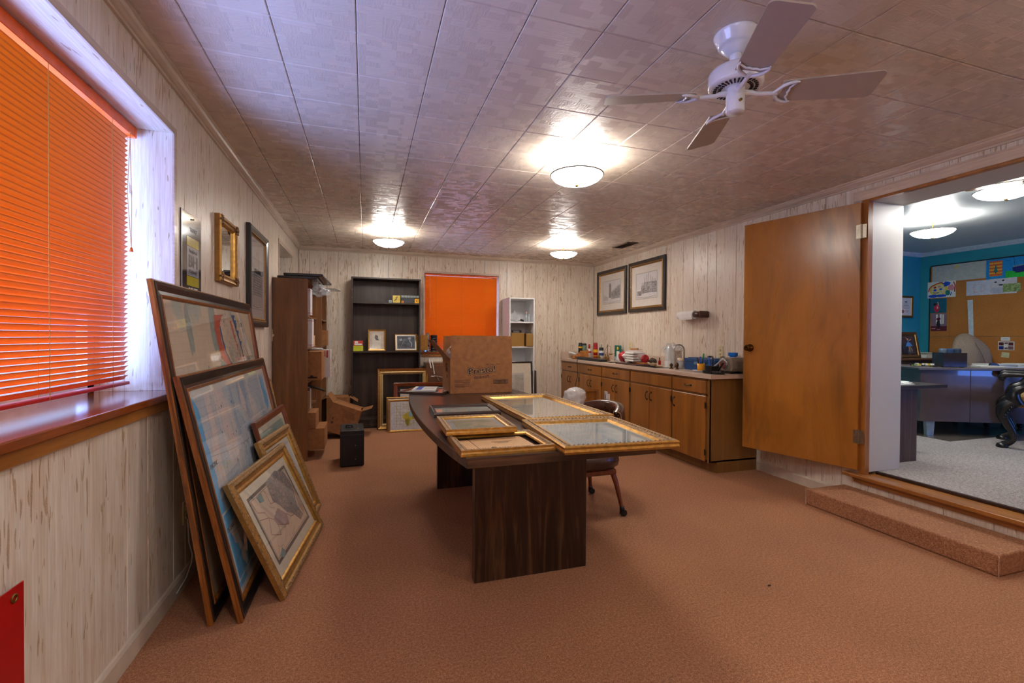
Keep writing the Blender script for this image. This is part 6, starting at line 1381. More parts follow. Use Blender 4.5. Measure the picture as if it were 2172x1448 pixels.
for k, (y, w_, h_, c, lb) in enumerate(((4.98, .05, .19, rgb(150, 108, 72), 'tan book'), (5.04, .035, .23, rgb(96, 60, 40), 'dark brown book'), (5.085, .045, .21, rgb(176, 172, 170), 'pale grey binder'), (5.14, .03, .22, rgb(206, 204, 208), 'white binder'), (5.18, .03, .20, rgb(120, 118, 122), 'grey binder'))):
    t = thing('binder', lb + ' on the fourth shelf of the near bookcase', 'book', (-.66, y, .4825)); MB().box(-.12, .13, 0, w_, 0, h_).build('covers', plain('binder_%s' % 'abcde'[k], c, .6), t, bevel=.002); MB().box(-.118, .128, w_ * .12, w_ * .88, h_, h_ + .0008).build('pages', PAPER, t)
t = thing('tripod', 'black folded tripod sticking out of the fourth shelf of the near bookcase', 'tripod', (-.62, 5.10, .713)); MB().tube([(-.05, -.06, .06), (.10, .02, -.0), (.22, .06, -.05)], [.012, .012, .009], 8).tube([(-.05, -.03, .03), (.12, .05, -.02)], .008, 8).build('tripod_legs', BLACKP, t); MB().box(-.1, .0, -.06, .02, -.01, .01).build('tripod_head', BLACKP, t)
box_item('cardboard_box', 'smaller brown box stacked on top of the box on the lowest shelf', -.80, -.465, 4.97, 5.28, .306, .476 - .01, CARD, lambda t, hx, hy, h: MB().box(-.02, .0, -hy - .0008, -hy, .03, .07).box(-.02, .02, -hy - .0008, -hy, .03, .036).box(.06, .08, -hy - .0008, -hy, .03, .036).box(.074, .08, -hy - .0008, -hy, .03, .06).build('corner_marks', INK, t))
box_item('cardboard_box', 'plain brown box jutting out from the lowest shelf of the near bookcase', -.80, -.385, 4.98, 5.36, .092, .304, CARD)
# laptops and bag on top
for k, (dz, dx, dy) in enumerate(((0, 0, 0), (.030, .05, .03))):
    t = thing('flat_black_frame', ('lower flat black frame lying on top of the near brown bookcase', 'upper flat black frame lying skewed on top of the near brown bookcase')[k], 'picture frame', (-.81 + dx, 4.93 + dy, 1.7905 + dz), -.03 * k)
    MB().box(0, .36, 0, .85, 0, .026).build('frame_slab', plain('dark_glossy_frame', rgb(44, 42, 44), .25, coat=.4), t, bevel=.006); MB().box(.04, .32, .04, .81, .0262, .0275).build('frame_panel', GREYP, t)
t = thing('clear_plastic_wrap', 'clump of clear plastic wrap hanging off the top of the near brown bookcase', 'bag', (-.46, 5.22, 1.70)); crumple('wrap_film', CLEARBAG, (0, 0, 0), (.07, .13, .065), .3, 51, t, 2.0, 5); crumple('wrap_film', CLEARBAG, (-.03, -.06, .07), (.03, .05, .07), .3, 52, t); crumple('wrap_film', CLEARBAG, (.06, .1, .0), (.05, .12, .035), .3, 53, t)
t = thing('glass_sheet', 'small framed glass sheet overhanging the top of the far brown bookcase', 'glass', (-.62, 5.98, 1.7905), -.15); MB().box(0, .28, 0, .30, 0, .006).build('glass_plate', plain('greenish_glass', rgb(150, 160, 156), .08, alpha=.7), t); MB().box(.0, .28, .0, .012, .006, .009).box(.0, .28, .288, .30, .006, .009).box(.268, .28, .012, .288, .006, .009).build('edge_tape', BLACKP, t)
# cartons on the floor beyond
def open_box(name, label, loc, size, rz, tilt=0, flaps=(.4, -.6, 1.2, -1.0)):
    t = thing(name, label, 'box', loc, rz); t.rotation_euler = (tilt, 0, rz); w, d, h = size; k = .004
    MB().box(-w / 2, w / 2, -d / 2, -d / 2 + k, 0, h).box(-w / 2, w / 2, d / 2 - k, d / 2, 0, h).box(-w / 2, -w / 2 + k, -d / 2 + k, d / 2 - k, 0, h).box(w / 2 - k, w / 2, -d / 2 + k, d / 2 - k, 0, h).box(-w / 2, w / 2, -d / 2, d / 2, 0, k).build('carton', CARD, t)
    for s in (-1, 1):
        a = flaps[0 if s < 0 else 1]; MB().extr([(-w / 2, 0), (w / 2, 0), (w / 2 - .02, d * .48), (-w / 2 + .02, d * .48)], lambda u, v_, q: (u, s * d / 2 - s * v_ * math.cos(a) * 1.0, h + v_ * math.sin(a) + (0 if q == 0 else k))).build('flap', CARD, t)
        a = flaps[2 if s < 0 else 3]; MB().extr([(-d / 2, 0), (d / 2, 0), (d / 2 - .02, d * .4), (-d / 2 + .02, d * .4)], lambda u, v_, q: (s * w / 2 + s * v_ * math.cos(a), u, h + v_ * math.sin(a) + (0 if q == 0 else k))).build('flap', CARD, t)
    g = MB()
    for q in range(5): g.box(-.02, w * .36, -d / 2 - .0008, -d / 2, h * .62 + q * .018, h * .62 + q * .018 + .004)
    g.box(-w * .34, -w * .26, -d / 2 - .0008, -d / 2, h * .3, h * .38).box(-w * .34, -w * .30, -d / 2 - .0008, -d / 2, h * .44, h * .52); g.build('printing', plain('faded_ink', rgb(88, 54, 32), .8), t)
    return t
tb_ = open_box('cardboard_box', 'open brown carton tipped over on the floor behind the black case', (-.36, 5.98, .055), (.34, .30, .34), -.10, 0, (.1, .1, .6, .6)); tb_.rotation_euler = (0.0, .35, -.10); tb_.location = (-.30, 6.00, .062)
open_box('cardboard_box', 'brown carton on the floor behind the tipped carton by the back wall', (-.325, 6.44, 0), (.28, .30, .44), 0, 0, (.02, .05, -.5, -.6))
# black carrying case
t = thing('black_case', 'black upright carrying case with a top handle standing on the carpet', 'case', (-.118, 4.77, 0), .03)
VIN = plain('black_vinyl', rgb(24, 22, 23), .5, vary=.3, scale=120, bump=.2)
MB().box(-.108, .108, -.185, .185, .006, .342).build('case_body', VIN, t, bevel=.006, seg=2); MB().box(-.11, .11, -.187, .187, .30, .304).box(.02, .024, -.187, .187, .3425, .3445).build('seam', plain('dark_grey_trim', rgb(60, 60, 62), .5), t)
MB().tube([(-.055, -.02, .342), (-.055, -.02, .362), (.0 - .005, -.02, .366), (.0, -.02, .345)], .007, 8).box(-.065, .01, -.035, -.005, .342, .347).build('case_handle', BLACKP, t, bevel=.001)
for x, y in ((.05, -.10), (.05, .12)): MB().lathe([(0, .006), (.008, .005), (.010, 0), (0, 0)], (x, y, .342), 10).build('brass_snap', BRASS, t)
for z in (.07, .20): MB().lathe([(0, .003), (.004, .002), (.005, 0), (0, 0)], (.03, -.185, z), 8, R=Rx(PI / 2)).build('front_rivet', STEEL, t)
for sx in (-1, 1):
    for sy in (-1, 1): MB().lathe([(0, 0), (.012, 0), (.012, .007), (0, .007)], (sx * .09, sy * .16, 0), 8).build('foot', BLACKP, t)
o = crumple('lint_speck', plain('dark_lint', rgb(70, 46, 30), .9), (1.93, 1.79, .004), (.012, .005, .003), .4, 3, None, 3, 2); tag(o, 'small dark speck of debris lying on the open carpet', 'debris')

# ================================================================ office beyond the doorway
TRW = plain('white_trim_paint', rgb(206, 212, 220), .45)
struct('floor_office', MB().box(R + .11, OX + .2, -1.6, OB + .2, .10, OF), CARPET2)
of_ = struct('wall_office_back', MB().box(R + .36, OX + .2, OB, OB + .15, OF, H), TEAL)
struct('wall_office_right', MB().box(OX, OX + .15, -1.6, OB, OF, H), TEAL)
struct('wall_office_left', MB().box(R + .352, R + .362, F, DY0, OF, H).box(R + .352, R + .362, DY1, OB, OF, H).box(R + .352, R + .362, DY0, DY1, 2.268, H), TEAL)
struct('wall_office_front', MB().box(R + .36, 5.3, -1.75, -1.6, OF, H).box(5.3, 6.65, -1.75, -1.6, OF, H).box(7.38, OX + .2, -1.75, -1.6, OF, H).box(6.65, 7.38, -1.75, -1.6, OF, .55).box(6.65, 7.38, -1.75, -1.6, 2.15, H), TEAL)
ow = struct('window_4', MB().box(6.65, 7.38, -1.72, -1.66, .55, .60).box(6.65, 7.38, -1.72, -1.66, 2.10, 2.15).box(6.65, 6.69, -1.72, -1.66, .6, 2.1).box(7.34, 7.38, -1.72, -1.66, .6, 2.1), TRW)
MB().box(6.69, 7.34, -1.695, -1.69, .6, 2.1).build('pane', SKYG, ow)
def mat_ceil2():
    n = N('office_ceiling_tile'); v = n.obj(); h = n.noise(n.sc(v, 1, .25, 1), 90, 2, .5, 1); n.color(rgb(198, 204, 204)); n.rough(.42); n.bump(h, .35, .003); return n.m
struct('ceiling_office', MB().box(R + .35, OX + .2, -1.75, OB + .2, H, H + .1), mat_ceil2())
struct('trim_4', MB().extr([(0, 0), (-.045, 0), (-.04, -.012), (-.012, -.04), (0, -.05)], lambda u, v_, k: (OX + u, -1.6 if k == 0 else OB, H + v_)), TRW)
struct('trim_5', MB().extr([(0, 0), (-.045, 0), (-.04, -.012), (-.012, -.04), (0, -.05)], lambda u, v_, k: (R + .36 if k == 0 else OX, OB + u, H + v_)), TRW)
struct('baseboard_office', MB().box(OX - .014, OX, -1.6, OB, OF, OF + .10).box(R + .36, OX, OB - .014, OB, OF, OF + .10), TRW)
# chair mat
o = MB().box(5.4, 7.3, 2.95, 4.3, OF, OF + .004).build('chair_mat', plain('dark_chair_mat', rgb(92, 84, 76), .25)); tag(o, 'dark translucent chair mat under the office desk', 'mat')

# cork board and papers on wall x = OX
def cork():
    n = N('cork'); v = n.obj(); f = n.noise(v, 180, 3, .7); g = n.noise(v, 4, 2); c = n.ramp(f, [(.35, rgb(150, 92, 36)), (.55, rgb(186, 118, 50)), (.7, rgb(204, 138, 68))]); n.color(n.mix(.25, c, n.ramp(g, [(.4, rgb(168, 104, 40)), (.6, rgb(196, 130, 60))]))); n.rough(.85); return n.m
cb = thing('cork_board', 'large cork board with a dark edge covering the teal office wall', 'board', M=frameM((OX - .001, 4.30, .86), (0, -1, 0), UP))
CK = cork()
for a, b, c, d in ((0.0, .225, 0, .415), (.225, 2.6, 0, .415), (0, .225, .417, 1.37), (.227, 2.6, .417, 1.37)): MB().box(a, b, -.010, 0, c, d).build('cork_panel', CK, cb, bevel=.001)
MB().box(-.012, 0, -.014, 0, 0, 1.36).box(0.012, 2.6, -.014, 0, 1.37, 1.385).tube([(-.006, -.007, 1.355), (0.0, -.007, 1.372), (.014, -.007, 1.378)], .007, 6).build('edge_strip', plain('black_edge_strip', rgb(26, 26, 28), .5), cb)
def pin(name, label, cat, y, z, w, h, mat, art=None, tilt=0, x=OX - .0125, curl=.0):
    """sheet with top-left at (y, z) seen from the room"""
    M_ = frameM((x, y, z), (0, -1, 0), UP) @ Matrix.Rotation(tilt, 4, 'Y'); t = thing(name, label, cat, M=M_)
    m = MB(); n_ = 6
    for k in range(n_):
        a, b = w * k / n_, w * (k + 1) / n_; ca = -curl * abs(math.sin(k * 1.3)); cb_ = -curl * abs(math.sin((k + 1) * 1.3))
        vs = [(a, ca - .0008, -h), (b, cb_ - .0008, -h), (b, -.0008, 0), (a, -.0008, 0)]; m._add(vs + [(p, q + .0006, s) for p, q, s in vs], [(0, 1, 2, 3), (7, 6, 5, 4), (0, 4, 5, 1), (2, 6, 7, 3)])
    m.build('sheet', mat, t)
    if art: g = MB(); mats = art(g, w, h); g.build('drawing', mats, t)
    return t
def px(g, w, h, u0, v0, u1, v1, mi, d=1): g.face([(w * u0, -.0012 - .0002 * d, -h * v1), (w * u1, -.0012 - .0002 * d, -h * v1), (w * u1, -.0012 - .0002 * d, -h * v0), (w * u0, -.0012 - .0002 * d, -h * v0)], mi)
def bp_(g, w, h, u, v_, ru, rv, seed, mi, d=1, amp=.15): g.face([(x, -.0012 - .0002 * d, z) for x, _, z in blobpoly(w * u, -h * v_, w * ru, h * rv, 0, seed, 20, amp)], mi)
def ln_(g, w, h, pts, wd, mi, d=2): ribbon(g, [(w * a, -h * b) for a, b in pts], wd, -.0012 - .0002 * d, mi)
CM = {n_: plain('crayon_' + n_, c, .7, vary=.1, scale=60) for n_, c in dict(red=rgb(190, 30, 50), yellow=rgb(226, 196, 60), blue=rgb(20, 80, 200), sky=rgb(10, 140, 210), green=rgb(30, 190, 60), teal=rgb(20, 120, 116), orange=rgb(236, 130, 40), pink=rgb(216, 140, 150), purple=rgb(120, 60, 120), navy=rgb(10, 30, 120), grey=rgb(150, 158, 168), maroon=rgb(90, 20, 30), skin=rgb(206, 160, 130), olive=rgb(130, 150, 96), dark=rgb(30, 20, 26)).items()}
def a_scroll(g, w, h):
    ln_(g, w, h, [(.16 + .05 * math.cos(a), .22 + .15 * math.sin(a)) for a in [k * .5 for k in range(13)]], .008, 0); g.face([(w * a, -.0016, -h * b) for a, b in ((.40, .2), (.46, .12), (.48, .0 + .04), (.5, .14), (.56, .18), (.5, .24), (.49, .32), (.46, .24))], 1)
    ln_(g, w, h, [(.3, .26), (.4, .2), (.56, .18), (.64, .16)], .004, 0); bp_(g, w, h, .72, .6, .07, .25, 3, 2); ln_(g, w, h, [(.6, .24), (.7, .16), (.82, .2)], .004, 2)
    for k in range(12): ln_(g, w, h, [(.45 + k * .045, .93), (.47 + k * .045, .92)], .008, (3, 0, 4)[k % 3])
    return [plain('crayon_pale_teal', rgb(150, 172, 176), .7), plain('crayon_pale_yellow', rgb(216, 200, 110), .7), plain('crayon_faint_pink', rgb(200, 184, 180), .7), CM['dark'], CM['olive']]
pin('childs_drawing', 'long creased paper scroll with faint drawings at the cork board top left', 'drawing', 4.28, 2.235, .575, .225, plain('creased_tracing_paper', rgb(186, 186, 180), .7, vary=.05, scale=20), a_scroll, 0, OX - .0125, .004)
def a_tree(g, w, h):
    px(g, w, h, .17, .1, .82, .86, 0)
    for k in range(9): px(g, w, h, .17, .12 + k * .082, .82, .15 + k * .082, (1, 2)[k % 2], 2)
    g.face([(w * a, -.0020, -h * b) for a, b in ((.38, .66), (.62, .66), (.56, .5), (.58, .5), (.5, .26), (.42, .5), (.44, .5))], 3); px(g, w, h, .47, .66, .53, .72, 4, 4); return [CM['orange'], CM['red'], CM['yellow'], CM['teal'], CM['dark']]
pin('childs_drawing', 'blue card with a small striped painting of a green tree on the cork board', 'drawing', 3.705, 2.232, .186, .245, CM['sky'], a_tree)
def a_pot(g, w, h):
    g.face([(0, -.0015, -h), (w, -.0015, -h), (w, -.0015, -h * .5), (w * .7, -.0015, -h * .48), (w * .3, -.0015, -h * .68), (0, -.0015, -h * .66)], 0)
    g.face([(w * a, -.0018, -h * b) for a, b in ((.2, .50), (.62, .44), (.62, .60), (.54, .74), (.36, .78), (.22, .68))], 1); ln_(g, w, h, [(.27, .78), (.56, .74)], .006, 2, 4)
    for k in range(6): ln_(g, w, h, [(.24 + k * .06, .50 - k * .01), (.26 + k * .06, .43 - k * .01)], .005, 3, 4)
    ln_(g, w, h, [(.24, .0), (.27, .2), (.25, .3), (.28, .44)], .003, 2, 4); return [CM['green'], CM['navy'], CM['dark'], CM['yellow']]
pin('childs_drawing', 'bright drawing of a blue flower pot on green grass on the cork board', 'drawing', 3.52, 2.235, .30, .25, CM['sky'], a_pot)
def a_face(g, w, h):
    bp_(g, w, h, .40, .47, .34, .40, 2, 0, 1, .05); bp_(g, w, h, .40, .50, .27, .32, 2, 1, 2, .05); ln_(g, w, h, [(.04, .6), (.06, .4), (.16, .25), (.32, .14), (.48, .06), (.56, .12)], .012, 2, 3)
    bp_(g, w, h, .27, .35, .05, .06, 5, 3, 3); bp_(g, w, h, .42, .3, .05, .06, 6, 4, 3); bp_(g, w, h, .27, .52, .06, .06, 7, 5, 3); bp_(g, w, h, .48, .48, .06, .05, 8, 5, 3); ln_(g, w, h, [(.2, .66), (.3, .70), (.42, .68)], .008, 6, 3)
    bp_(g, w, h, .2, .88, .18, .10, 9, 5, 3); bp_(g, w, h, .5, .88, .2, .08, 10, 5, 3); bp_(g, w, h, .72, .72, .09, .16, 11, 7, 2); bp_(g, w, h, .68, .2, .13, .14, 12, 5, 3, .3); bp_(g, w, h, .84, .42, .12, .18, 13, 4, 2); ln_(g, w, h, [(.92, .08), (.98, .3), (.96, .7)], .012, 3, 3); ln_(g, w, h, [(.86, .7), (.82, .9)], .010, 5, 3)
    return [CM['yellow'], plain('crayon_soft_yellow', rgb(220, 206, 150), .7), CM['red'], CM['red'], CM['pink'], CM['blue'], CM['navy'], CM['teal']]
pin('childs_drawing', 'colourful painted round smiling face on white paper, left edge of the cork board', 'drawing', 4.330, 2.018, .318, .218, PAPER, a_face, .0, OX - .0155)
def a_ph1(g, w, h):
    bp_(g, w, h, .42, .68, .17, .28, 3, 0, 2, .05); bp_(g, w, h, .30, .40, .10, .09, 4, 1, 3, .08); ln_(g, w, h, [(.5, .5), (.52, .36), (.46, .24)], .012, 2, 3); return [plain('photo_red_shirt', rgb(206, 34, 64), .5), CM['dark'], CM['skin']]
t = pin('photograph', 'pinned photo of a child in a red number 3 shirt writing on a teal board', 'photo', 4.30, 1.790, .188, .195, plain('photo_teal', rgb(16, 92, 116), .4), a_ph1); text('3', .045, PAPER, t, textM(.085, -.0022, -.125), bold=.001)
def a_ph2(g, w, h):
    px(g, w, h, 0, .72, 1, 1, 0); px(g, w, h, .32, .06, .44, .6, 1); px(g, w, h, .56, .04, .68, .62, 1); px(g, w, h, .72, .06, .82, .6, 1); bp_(g, w, h, .48, .32, .14, .08, 3, 2, 3); bp_(g, w, h, .48, .62, .12, .26, 4, 3, 2); px(g, w, h, .05, .84, .3, .88, 4, 3); px(g, w, h, .4, .9, .6, .93, 4, 3); return [CM['maroon'], PAPER, CM['maroon'], CM['dark'], CM['pink']]
pin('photograph', 'pinned photo of a dark red chair before curtained windows, below the teal photo', 'photo', 4.288, 1.588, .183, .238, plain('photo_mauve', rgb(132, 104, 116), .4), a_ph2)
def a_pig(g, w, h):
    ln_(g, w, h, [(.3, .5), (.35, .3), (.6, .25), (.8, .4), (.75, .7), (.5, .8), (.32, .75), (.3, .5)], .004, 0); ln_(g, w, h, [(.35, .85), (.36, .65), (.42, .6)], .004, 0); return [CM['pink']]
pin('childs_drawing', 'pale pencil drawing in faint pink lines under the scroll on the cork board', 'drawing', 3.900, 1.985, .236, .185, plain('pale_lilac_paper', rgb(198, 200, 214), .7), a_pig, 0, OX - .0155)
def a_dog(g, w, h):
    bp_(g, w, h, .22, .22, .05, .05, 2, 0, 2); bp_(g, w, h, .50, .14, .05, .05, 3, 0, 2); bp_(g, w, h, .42, .42, .09, .05, 4, 0, 2); bp_(g, w, h, .3, .75, .28, .2, 5, 1, 1); ln_(g, w, h, [(.05, .6), (.3, .68), (.5, .62)], .004, 1, 2); return [CM['dark'], plain('crayon_mist_grey', rgb(176, 180, 196), .7)]
pin('childs_drawing', 'sketch of a white dog face right of the pale pencil drawing', 'drawing', 3.664, 1.988, .25, .19, plain('dog_paper', rgb(204, 198, 206), .7), a_dog, 0, OX - .0165)
pin('childs_drawing', 'small green marbled painting overlapping the dog sketch', 'drawing', 3.54, 1.916, .16, .10, plain('green_marbling', rgb(140, 160, 100), .7, vary=.3, scale=40), None, 0, OX - .0185)
pin('paper_strip', 'long narrow strip of lined paper hanging on the cork board', 'paper', 3.888, 1.745, .055, .47, plain('pale_blue_paper', rgb(196, 206, 214), .7), lambda g, w, h: ([ln_(g, w, h, [(.3, .03 + k * .045), (.7, .045 + k * .045)], .003, 0) for k in range(20)], [plain('pencil_grey', rgb(140, 150, 166), .7)])[1], -.04, OX - .0125, .004)
pin('note_card', 'small white card pinned above the photo collage on the cork board', 'note', 3.553, 1.270, .084, .046, PAPER, lambda g, w, h: (ln_(g, w, h, [(.2, .5), (.5, .4), (.8, .5)], .003, 0), [CM['blue']])[1])
def a_col(g, w, h):
    for u0, u1, v0, v1, mi in ((.05, .35, .1, .46, 0), (.4, .6, .1, .30, 1), (.64, .94, .1, .46, 0), (.05, .35, .54, .92, 2), (.4, .6, .68, .9, 1), (.62, .94, .54, .92, 1)): px(g, w, h, u0, v0, u1, v1, mi)
    return [CM['maroon'], plain('collage_brown', rgb(120, 84, 84), .6, vary=.5, scale=120), CM['navy']]
pin('photo_collage', 'white card with six tiny photos pinned low on the cork board', 'photo', 3.578, 1.217, .150, .105, PAPER, a_col)
pin('note_card', 'pale yellow sticky note below the photo collage', 'note', 3.542, 1.088, .072, .062, plain('sticky_yellow', rgb(206, 206, 160), .7), None, .10)
pin('note_card', 'small teal card on the cork board beside the desk chair', 'note', 3.72, 1.122, .068, .044, plain('teal_card', rgb(110, 160, 160), .7), None, .08)
# certificate and dancer picture
def art_cert(e, a, b, c, d):
    m = MB(); w, h = c - a, d - a
    m.face([(x, b - .0004, z) for x, _, z in blobpoly(a + w * .5, a + h * .78, w * .14, h * .03, b, 2)], 0); m.face([(x, b - .0004, z) for x, _, z in blobpoly(a + w * .2, a + h * .22, w * .12, w * .12, b, 3, 20, .03)], 1)
    for k, (u0, u1) in enumerate(((.3, .7), (.2, .8), (.15, .85), (.2, .8), (.4, .8), (.4, .75))): ribbon(m, [(a + w * u0, a + h * (.66 - k * .09)), (a + w * u1, a + h * (.66 - k * .09))], .004, b - .0004, 2)
    m.build('printing', [INK, plain('bronze_seal', rgb(130, 100, 70), .5), GREYINK], e)
picture('certificate', 'gold framed certificate on the teal office wall', 'certificate', .265, .30, [(0, 0, 0), (0, .018, 0), (.006, .024, 0), (.026, .018, 0), (.03, .01, 1)], [plain('dark_gold', rgb(120, 86, 30), .4, .6), GOLDB], frameM((6.985, OB - .002, 1.535), (1, 0, 0), UP), backing=PAPER, sheet=PAPER, art=art_cert)
# back credenza with photo and papers
t = thing('credenza', 'dark wooden credenza along the teal wall behind the desk', 'credenza', (0, 0, 0)); MB().box(5.9, 7.35, 3.93, OB - .02, OF, .975).build('credenza_body', DARKSH, t, bevel=.003); MB().box(5.88, 7.37, 3.91, OB - .018, .975, 1.0).build('credenza_top', BRW, t, bevel=.003)
def art_dance(e, a, b, c, d):
    m = MB(); w, h = c - a, d - a; P = lambda u, v_, k=1: (a + w * u, b - .0004 * k, a + h * v_)
    m.face([P(.12, .1), P(.88, .1), P(.88, .92), P(.12, .92)], 0); m.face([P(.3, .42, 2), P(.75, .44, 2), P(.62, .62, 2), P(.42, .6, 2)], 1); m.face([P(.46, .6, 3), P(.56, .6, 3), P(.54, .72, 3), P(.46, .72, 3)], 1)
    m.face([(x, b - .0016, z) for x, _, z in blobpoly(a + w * .5, a + h * .78, w * .05, h * .04, b, 3, 14, .05)], 2); ribbon(m, [(a + w * .48, a + h * .72), (a + w * .4, a + h * .88)], .008, b - .0014, 2); ribbon(m, [(a + w * .5, a + h * .44), (a + w * .52, a + h * .16)], .011, b - .0014, 2); ribbon(m, [(a + w * .56, a + h * .44), (a + w * .7, a + h * .2)], .010, b - .0014, 2); ribbon(m, [(a + w * .55, a + h * .7), (a + w * .72, a + h * .78)], .008, b - .0014, 2)
    m.build('painted_figure', [plain('photo_dusk', rgb(34, 44, 60), .4, vary=.3, scale=20), plain('costume_blue', rgb(60, 140, 200), .5), CM['skin']], e)
picture('framed_photograph', 'dark gold framed picture of a dancer in a blue costume on the credenza', 'picture', .36, .33, [(0, 0, 0), (0, .02, 0), (.008, .026, 0), (.03, .02, 0), (.036, .012, 1)], [plain('dark_carved_gold', rgb(96, 70, 36), .5, .4, .4, 120), GOLD], frameM((6.38, 4.02, 1.0005), (1, 0, 0), (0, .18, 1)), backing=INK, sheet=INK, art=art_dance)
for k, (x, c, lb) in enumerate(((6.83, rgb(206, 206, 200), 'stack of white papers on the credenza beside the dancer picture'), (7.02, rgb(40, 60, 110), 'stack of files with blue edges at the right of the credenza'))):
    t = thing('paper_stack', lb, 'papers', (x, 4.0, 1.0005), .1 * k); m = MB()
    for q in range(5): m.box(-.0 + .006 * q, .17 + .004 * q, 0, .25, q * .011, q * .011 + .008)
    m.build('sheets', [PAPER, plain('file_blue', c, .5)][k], t); MB().box(.0, .16, .0, .22, .056, .062).build('cover_folder', plain('folder_cover_%s' % 'ab'[k], rgb(200, 196, 160) if k == 0 else rgb(220, 220, 226), .6), t)

# desk
DA = math.atan2(-.425, .905); dk = thing('office_desk', 'long dark laminate office desk with pale blue-grey metal legs', 'desk', (5.42, 3.22, 0), DA)
DKM = plain('satin_desk_laminate', rgb(92, 76, 76), .26, vary=.03, scale=10, coat=.6)
MB().box(-.04, 1.70, -.04, .60, .925, .95).build('desk_top', plain('desk_top_grey', rgb(96, 88, 88), .3), dk, bevel=.004)
MB().box(0, .455, .0, .018, .40, .925).build('modesty_panel', DKM, dk, bevel=.001); MB().box(.460, 1.66, .0, .018, .40, .925).build('modesty_panel', DKM, dk, bevel=.001)
MB().box(0, .018, .018, .56, .40, .925).build('side_panel', DKM, dk); MB().box(1.64, 1.66, .018, .56, .40, .925).build('side_panel', DKM, dk); MB().box(.018, 1.64, .45, .468, .60, .925).build('inner_panel', DKM, dk)
LEGM = plain('powder_grey_metal', rgb(156, 170, 178), .3, .4)
for x, y in ((.11, .04), (1.54, .04), (.11, .50), (1.24, .50)): MB().extr([(-.035, .40), (.045, .40), (.035, .25), (-.025, .25)], lambda u, v_, k: (x + u, y + (-.02 if k == 0 else .03), v_)).build('leg', LEGM, dk, bevel=.003)
def deskpt(u, v_): c, s = math.cos(DA), math.sin(DA); return (5.42 + u * c - v_ * s, 3.22 + u * s + v_ * c)
DZ = .9505
x, y = deskpt(.36, .06); t = thing('desk_bin', 'dark open letter bin holding blue and grey rolls on the office desk', 'organizer', (x, y, DZ), DA)
MB().box(-.11, .11, 0, .008, .012, .15).box(-.11, -.102, .008, .15, .012, .15).box(.102, .11, .008, .15, .012, .12).box(-.11, .11, .142, .15, .012, .13).box(-.11, .11, 0, .15, .006, .014).build('bin_panels', plain('dark_plum_plastic', rgb(46, 40, 50), .25), t, bevel=.001)
for a in (-.08, .08): MB().box(a - .015, a + .015, .01, .04, 0, .006).build('foot', BLACKP, t)
for k, (u, c, lb) in enumerate(((-.066, rgb(70, 84, 100), 'slate'), (.004, rgb(20, 50, 90), 'deep blue'), (.068, rgb(24, 40, 64), 'navy'))):
    xx, yy = deskpt(.36 + u, .130); t = thing('rolled_cloth', '%s rolled cloth sticking out of the letter bin on the office desk' % lb, 'cloth', (xx, yy, DZ + .014), DA); MB().lathe([(0, 0), (.028, 0), (.032, .02), (.032, .165), (.026, .178), (0, .180)], n=18).build('roll', plain('cloth_%s' % 'abc'[k], c, .8), t)
r = random.Random(21); LBP = ['white papers beside the letter bin', 'loose white sheets at the desk middle', 'thick white pad near the desk centre', 'sheets spread towards the right of the desk', 'pale spiral pad on the right of the desk']
for k, (u, v_, w_, d_, h_) in enumerate(((.62, .10, .20, .16, .018), (.80, .16, .26, .20, .006), (.90, .32, .30, .20, .022), (1.15, .12, .34, .22, .010), (1.22, .34, .36, .22, .026))):
    xx, yy = deskpt(u, v_); t = thing('papers', LBP[k] + ' on the office desk', 'papers', (xx, yy, DZ), DA + r.uniform(-.3, .3)); m = MB(); q = 0
    while q * .006 < h_: m.obox((w_ / 2, d_ / 2, q * .006 + .003), (w_, d_, .004), Rz(r.uniform(-.08, .08))); q += 1
    m.build('sheets', PAPER if k % 2 == 0 else plain('bluish_paper', rgb(196, 204, 220), .6), t)
xx, yy = deskpt(.10, .12); t = thing('desk_clutter', 'little heap of wrapped sweets on the left of the office desk', 'sweets', (xx, yy, DZ), DA); cl = MB()
for k in range(22):
    a, b = r.uniform(-.10, .12), r.uniform(-.05, .07); cl.obox((a, b, .008 + r.random() * .02), (.03, .018, .016), Rz(r.uniform(0, 3)), k % 4)
cl.build('sweets', [CM['yellow'], PAPER, CM['olive'], INK], t, kind='stuff')
xx, yy = deskpt(.82, .2); t = thing('tape_dispenser', 'black tape dispenser lying on papers on the office desk', 'stapler', (xx, yy, DZ + .013), DA); MB().extr([(-.04, 0), (.05, 0), (.045, .018), (.0, .035), (-.03, .03)], lambda u, v_, k: (u, -.012 if k == 0 else .012, v_)).build('stapler_body', BLACKP, t, bevel=.002)
# desk chair
t = thing('desk_chair', 'beige upholstered desk chair behind the office desk', 'chair', (6.90, 3.43, OF + .004), DA)
BE = plain('beige_chair_fabric', rgb(150, 130, 106), .9, vary=.1, scale=90)
bm = bmesh.new(); bmesh.ops.create_uvsphere(bm, u_segments=36, v_segments=24, radius=1)
for v_ in bm.verts:
    x, y, z = v_.co; ww = .215 * (1 - .22 * max(z, 0) ** 2 + .10 * max(-z, 0)); v_.co = Vector((x * ww * (1 if abs(x) < .98 else 1), math.copysign(abs(y) ** .8, y) * .07 + .10 * z * z - .01 * math.cos(x * 6), math.copysign(abs(z) ** .75, z) * .36))
me = bpy.data.meshes.new('backrest'); bm.to_mesh(me); bm.free()
for p in me.polygons: p.use_smooth = True
me.materials.append(BE); o = bpy.data.objects.new('backrest', me); C.objects.link(o); o.parent = t; o.location = (0, .22, .70)
MB().tube([(.0, .158, .94), (.06, .146, .82), (.12, .142, .66)], .003, 6).build('back_crease', plain('crease_shadow_fabric', rgb(128, 110, 88), .9), t)
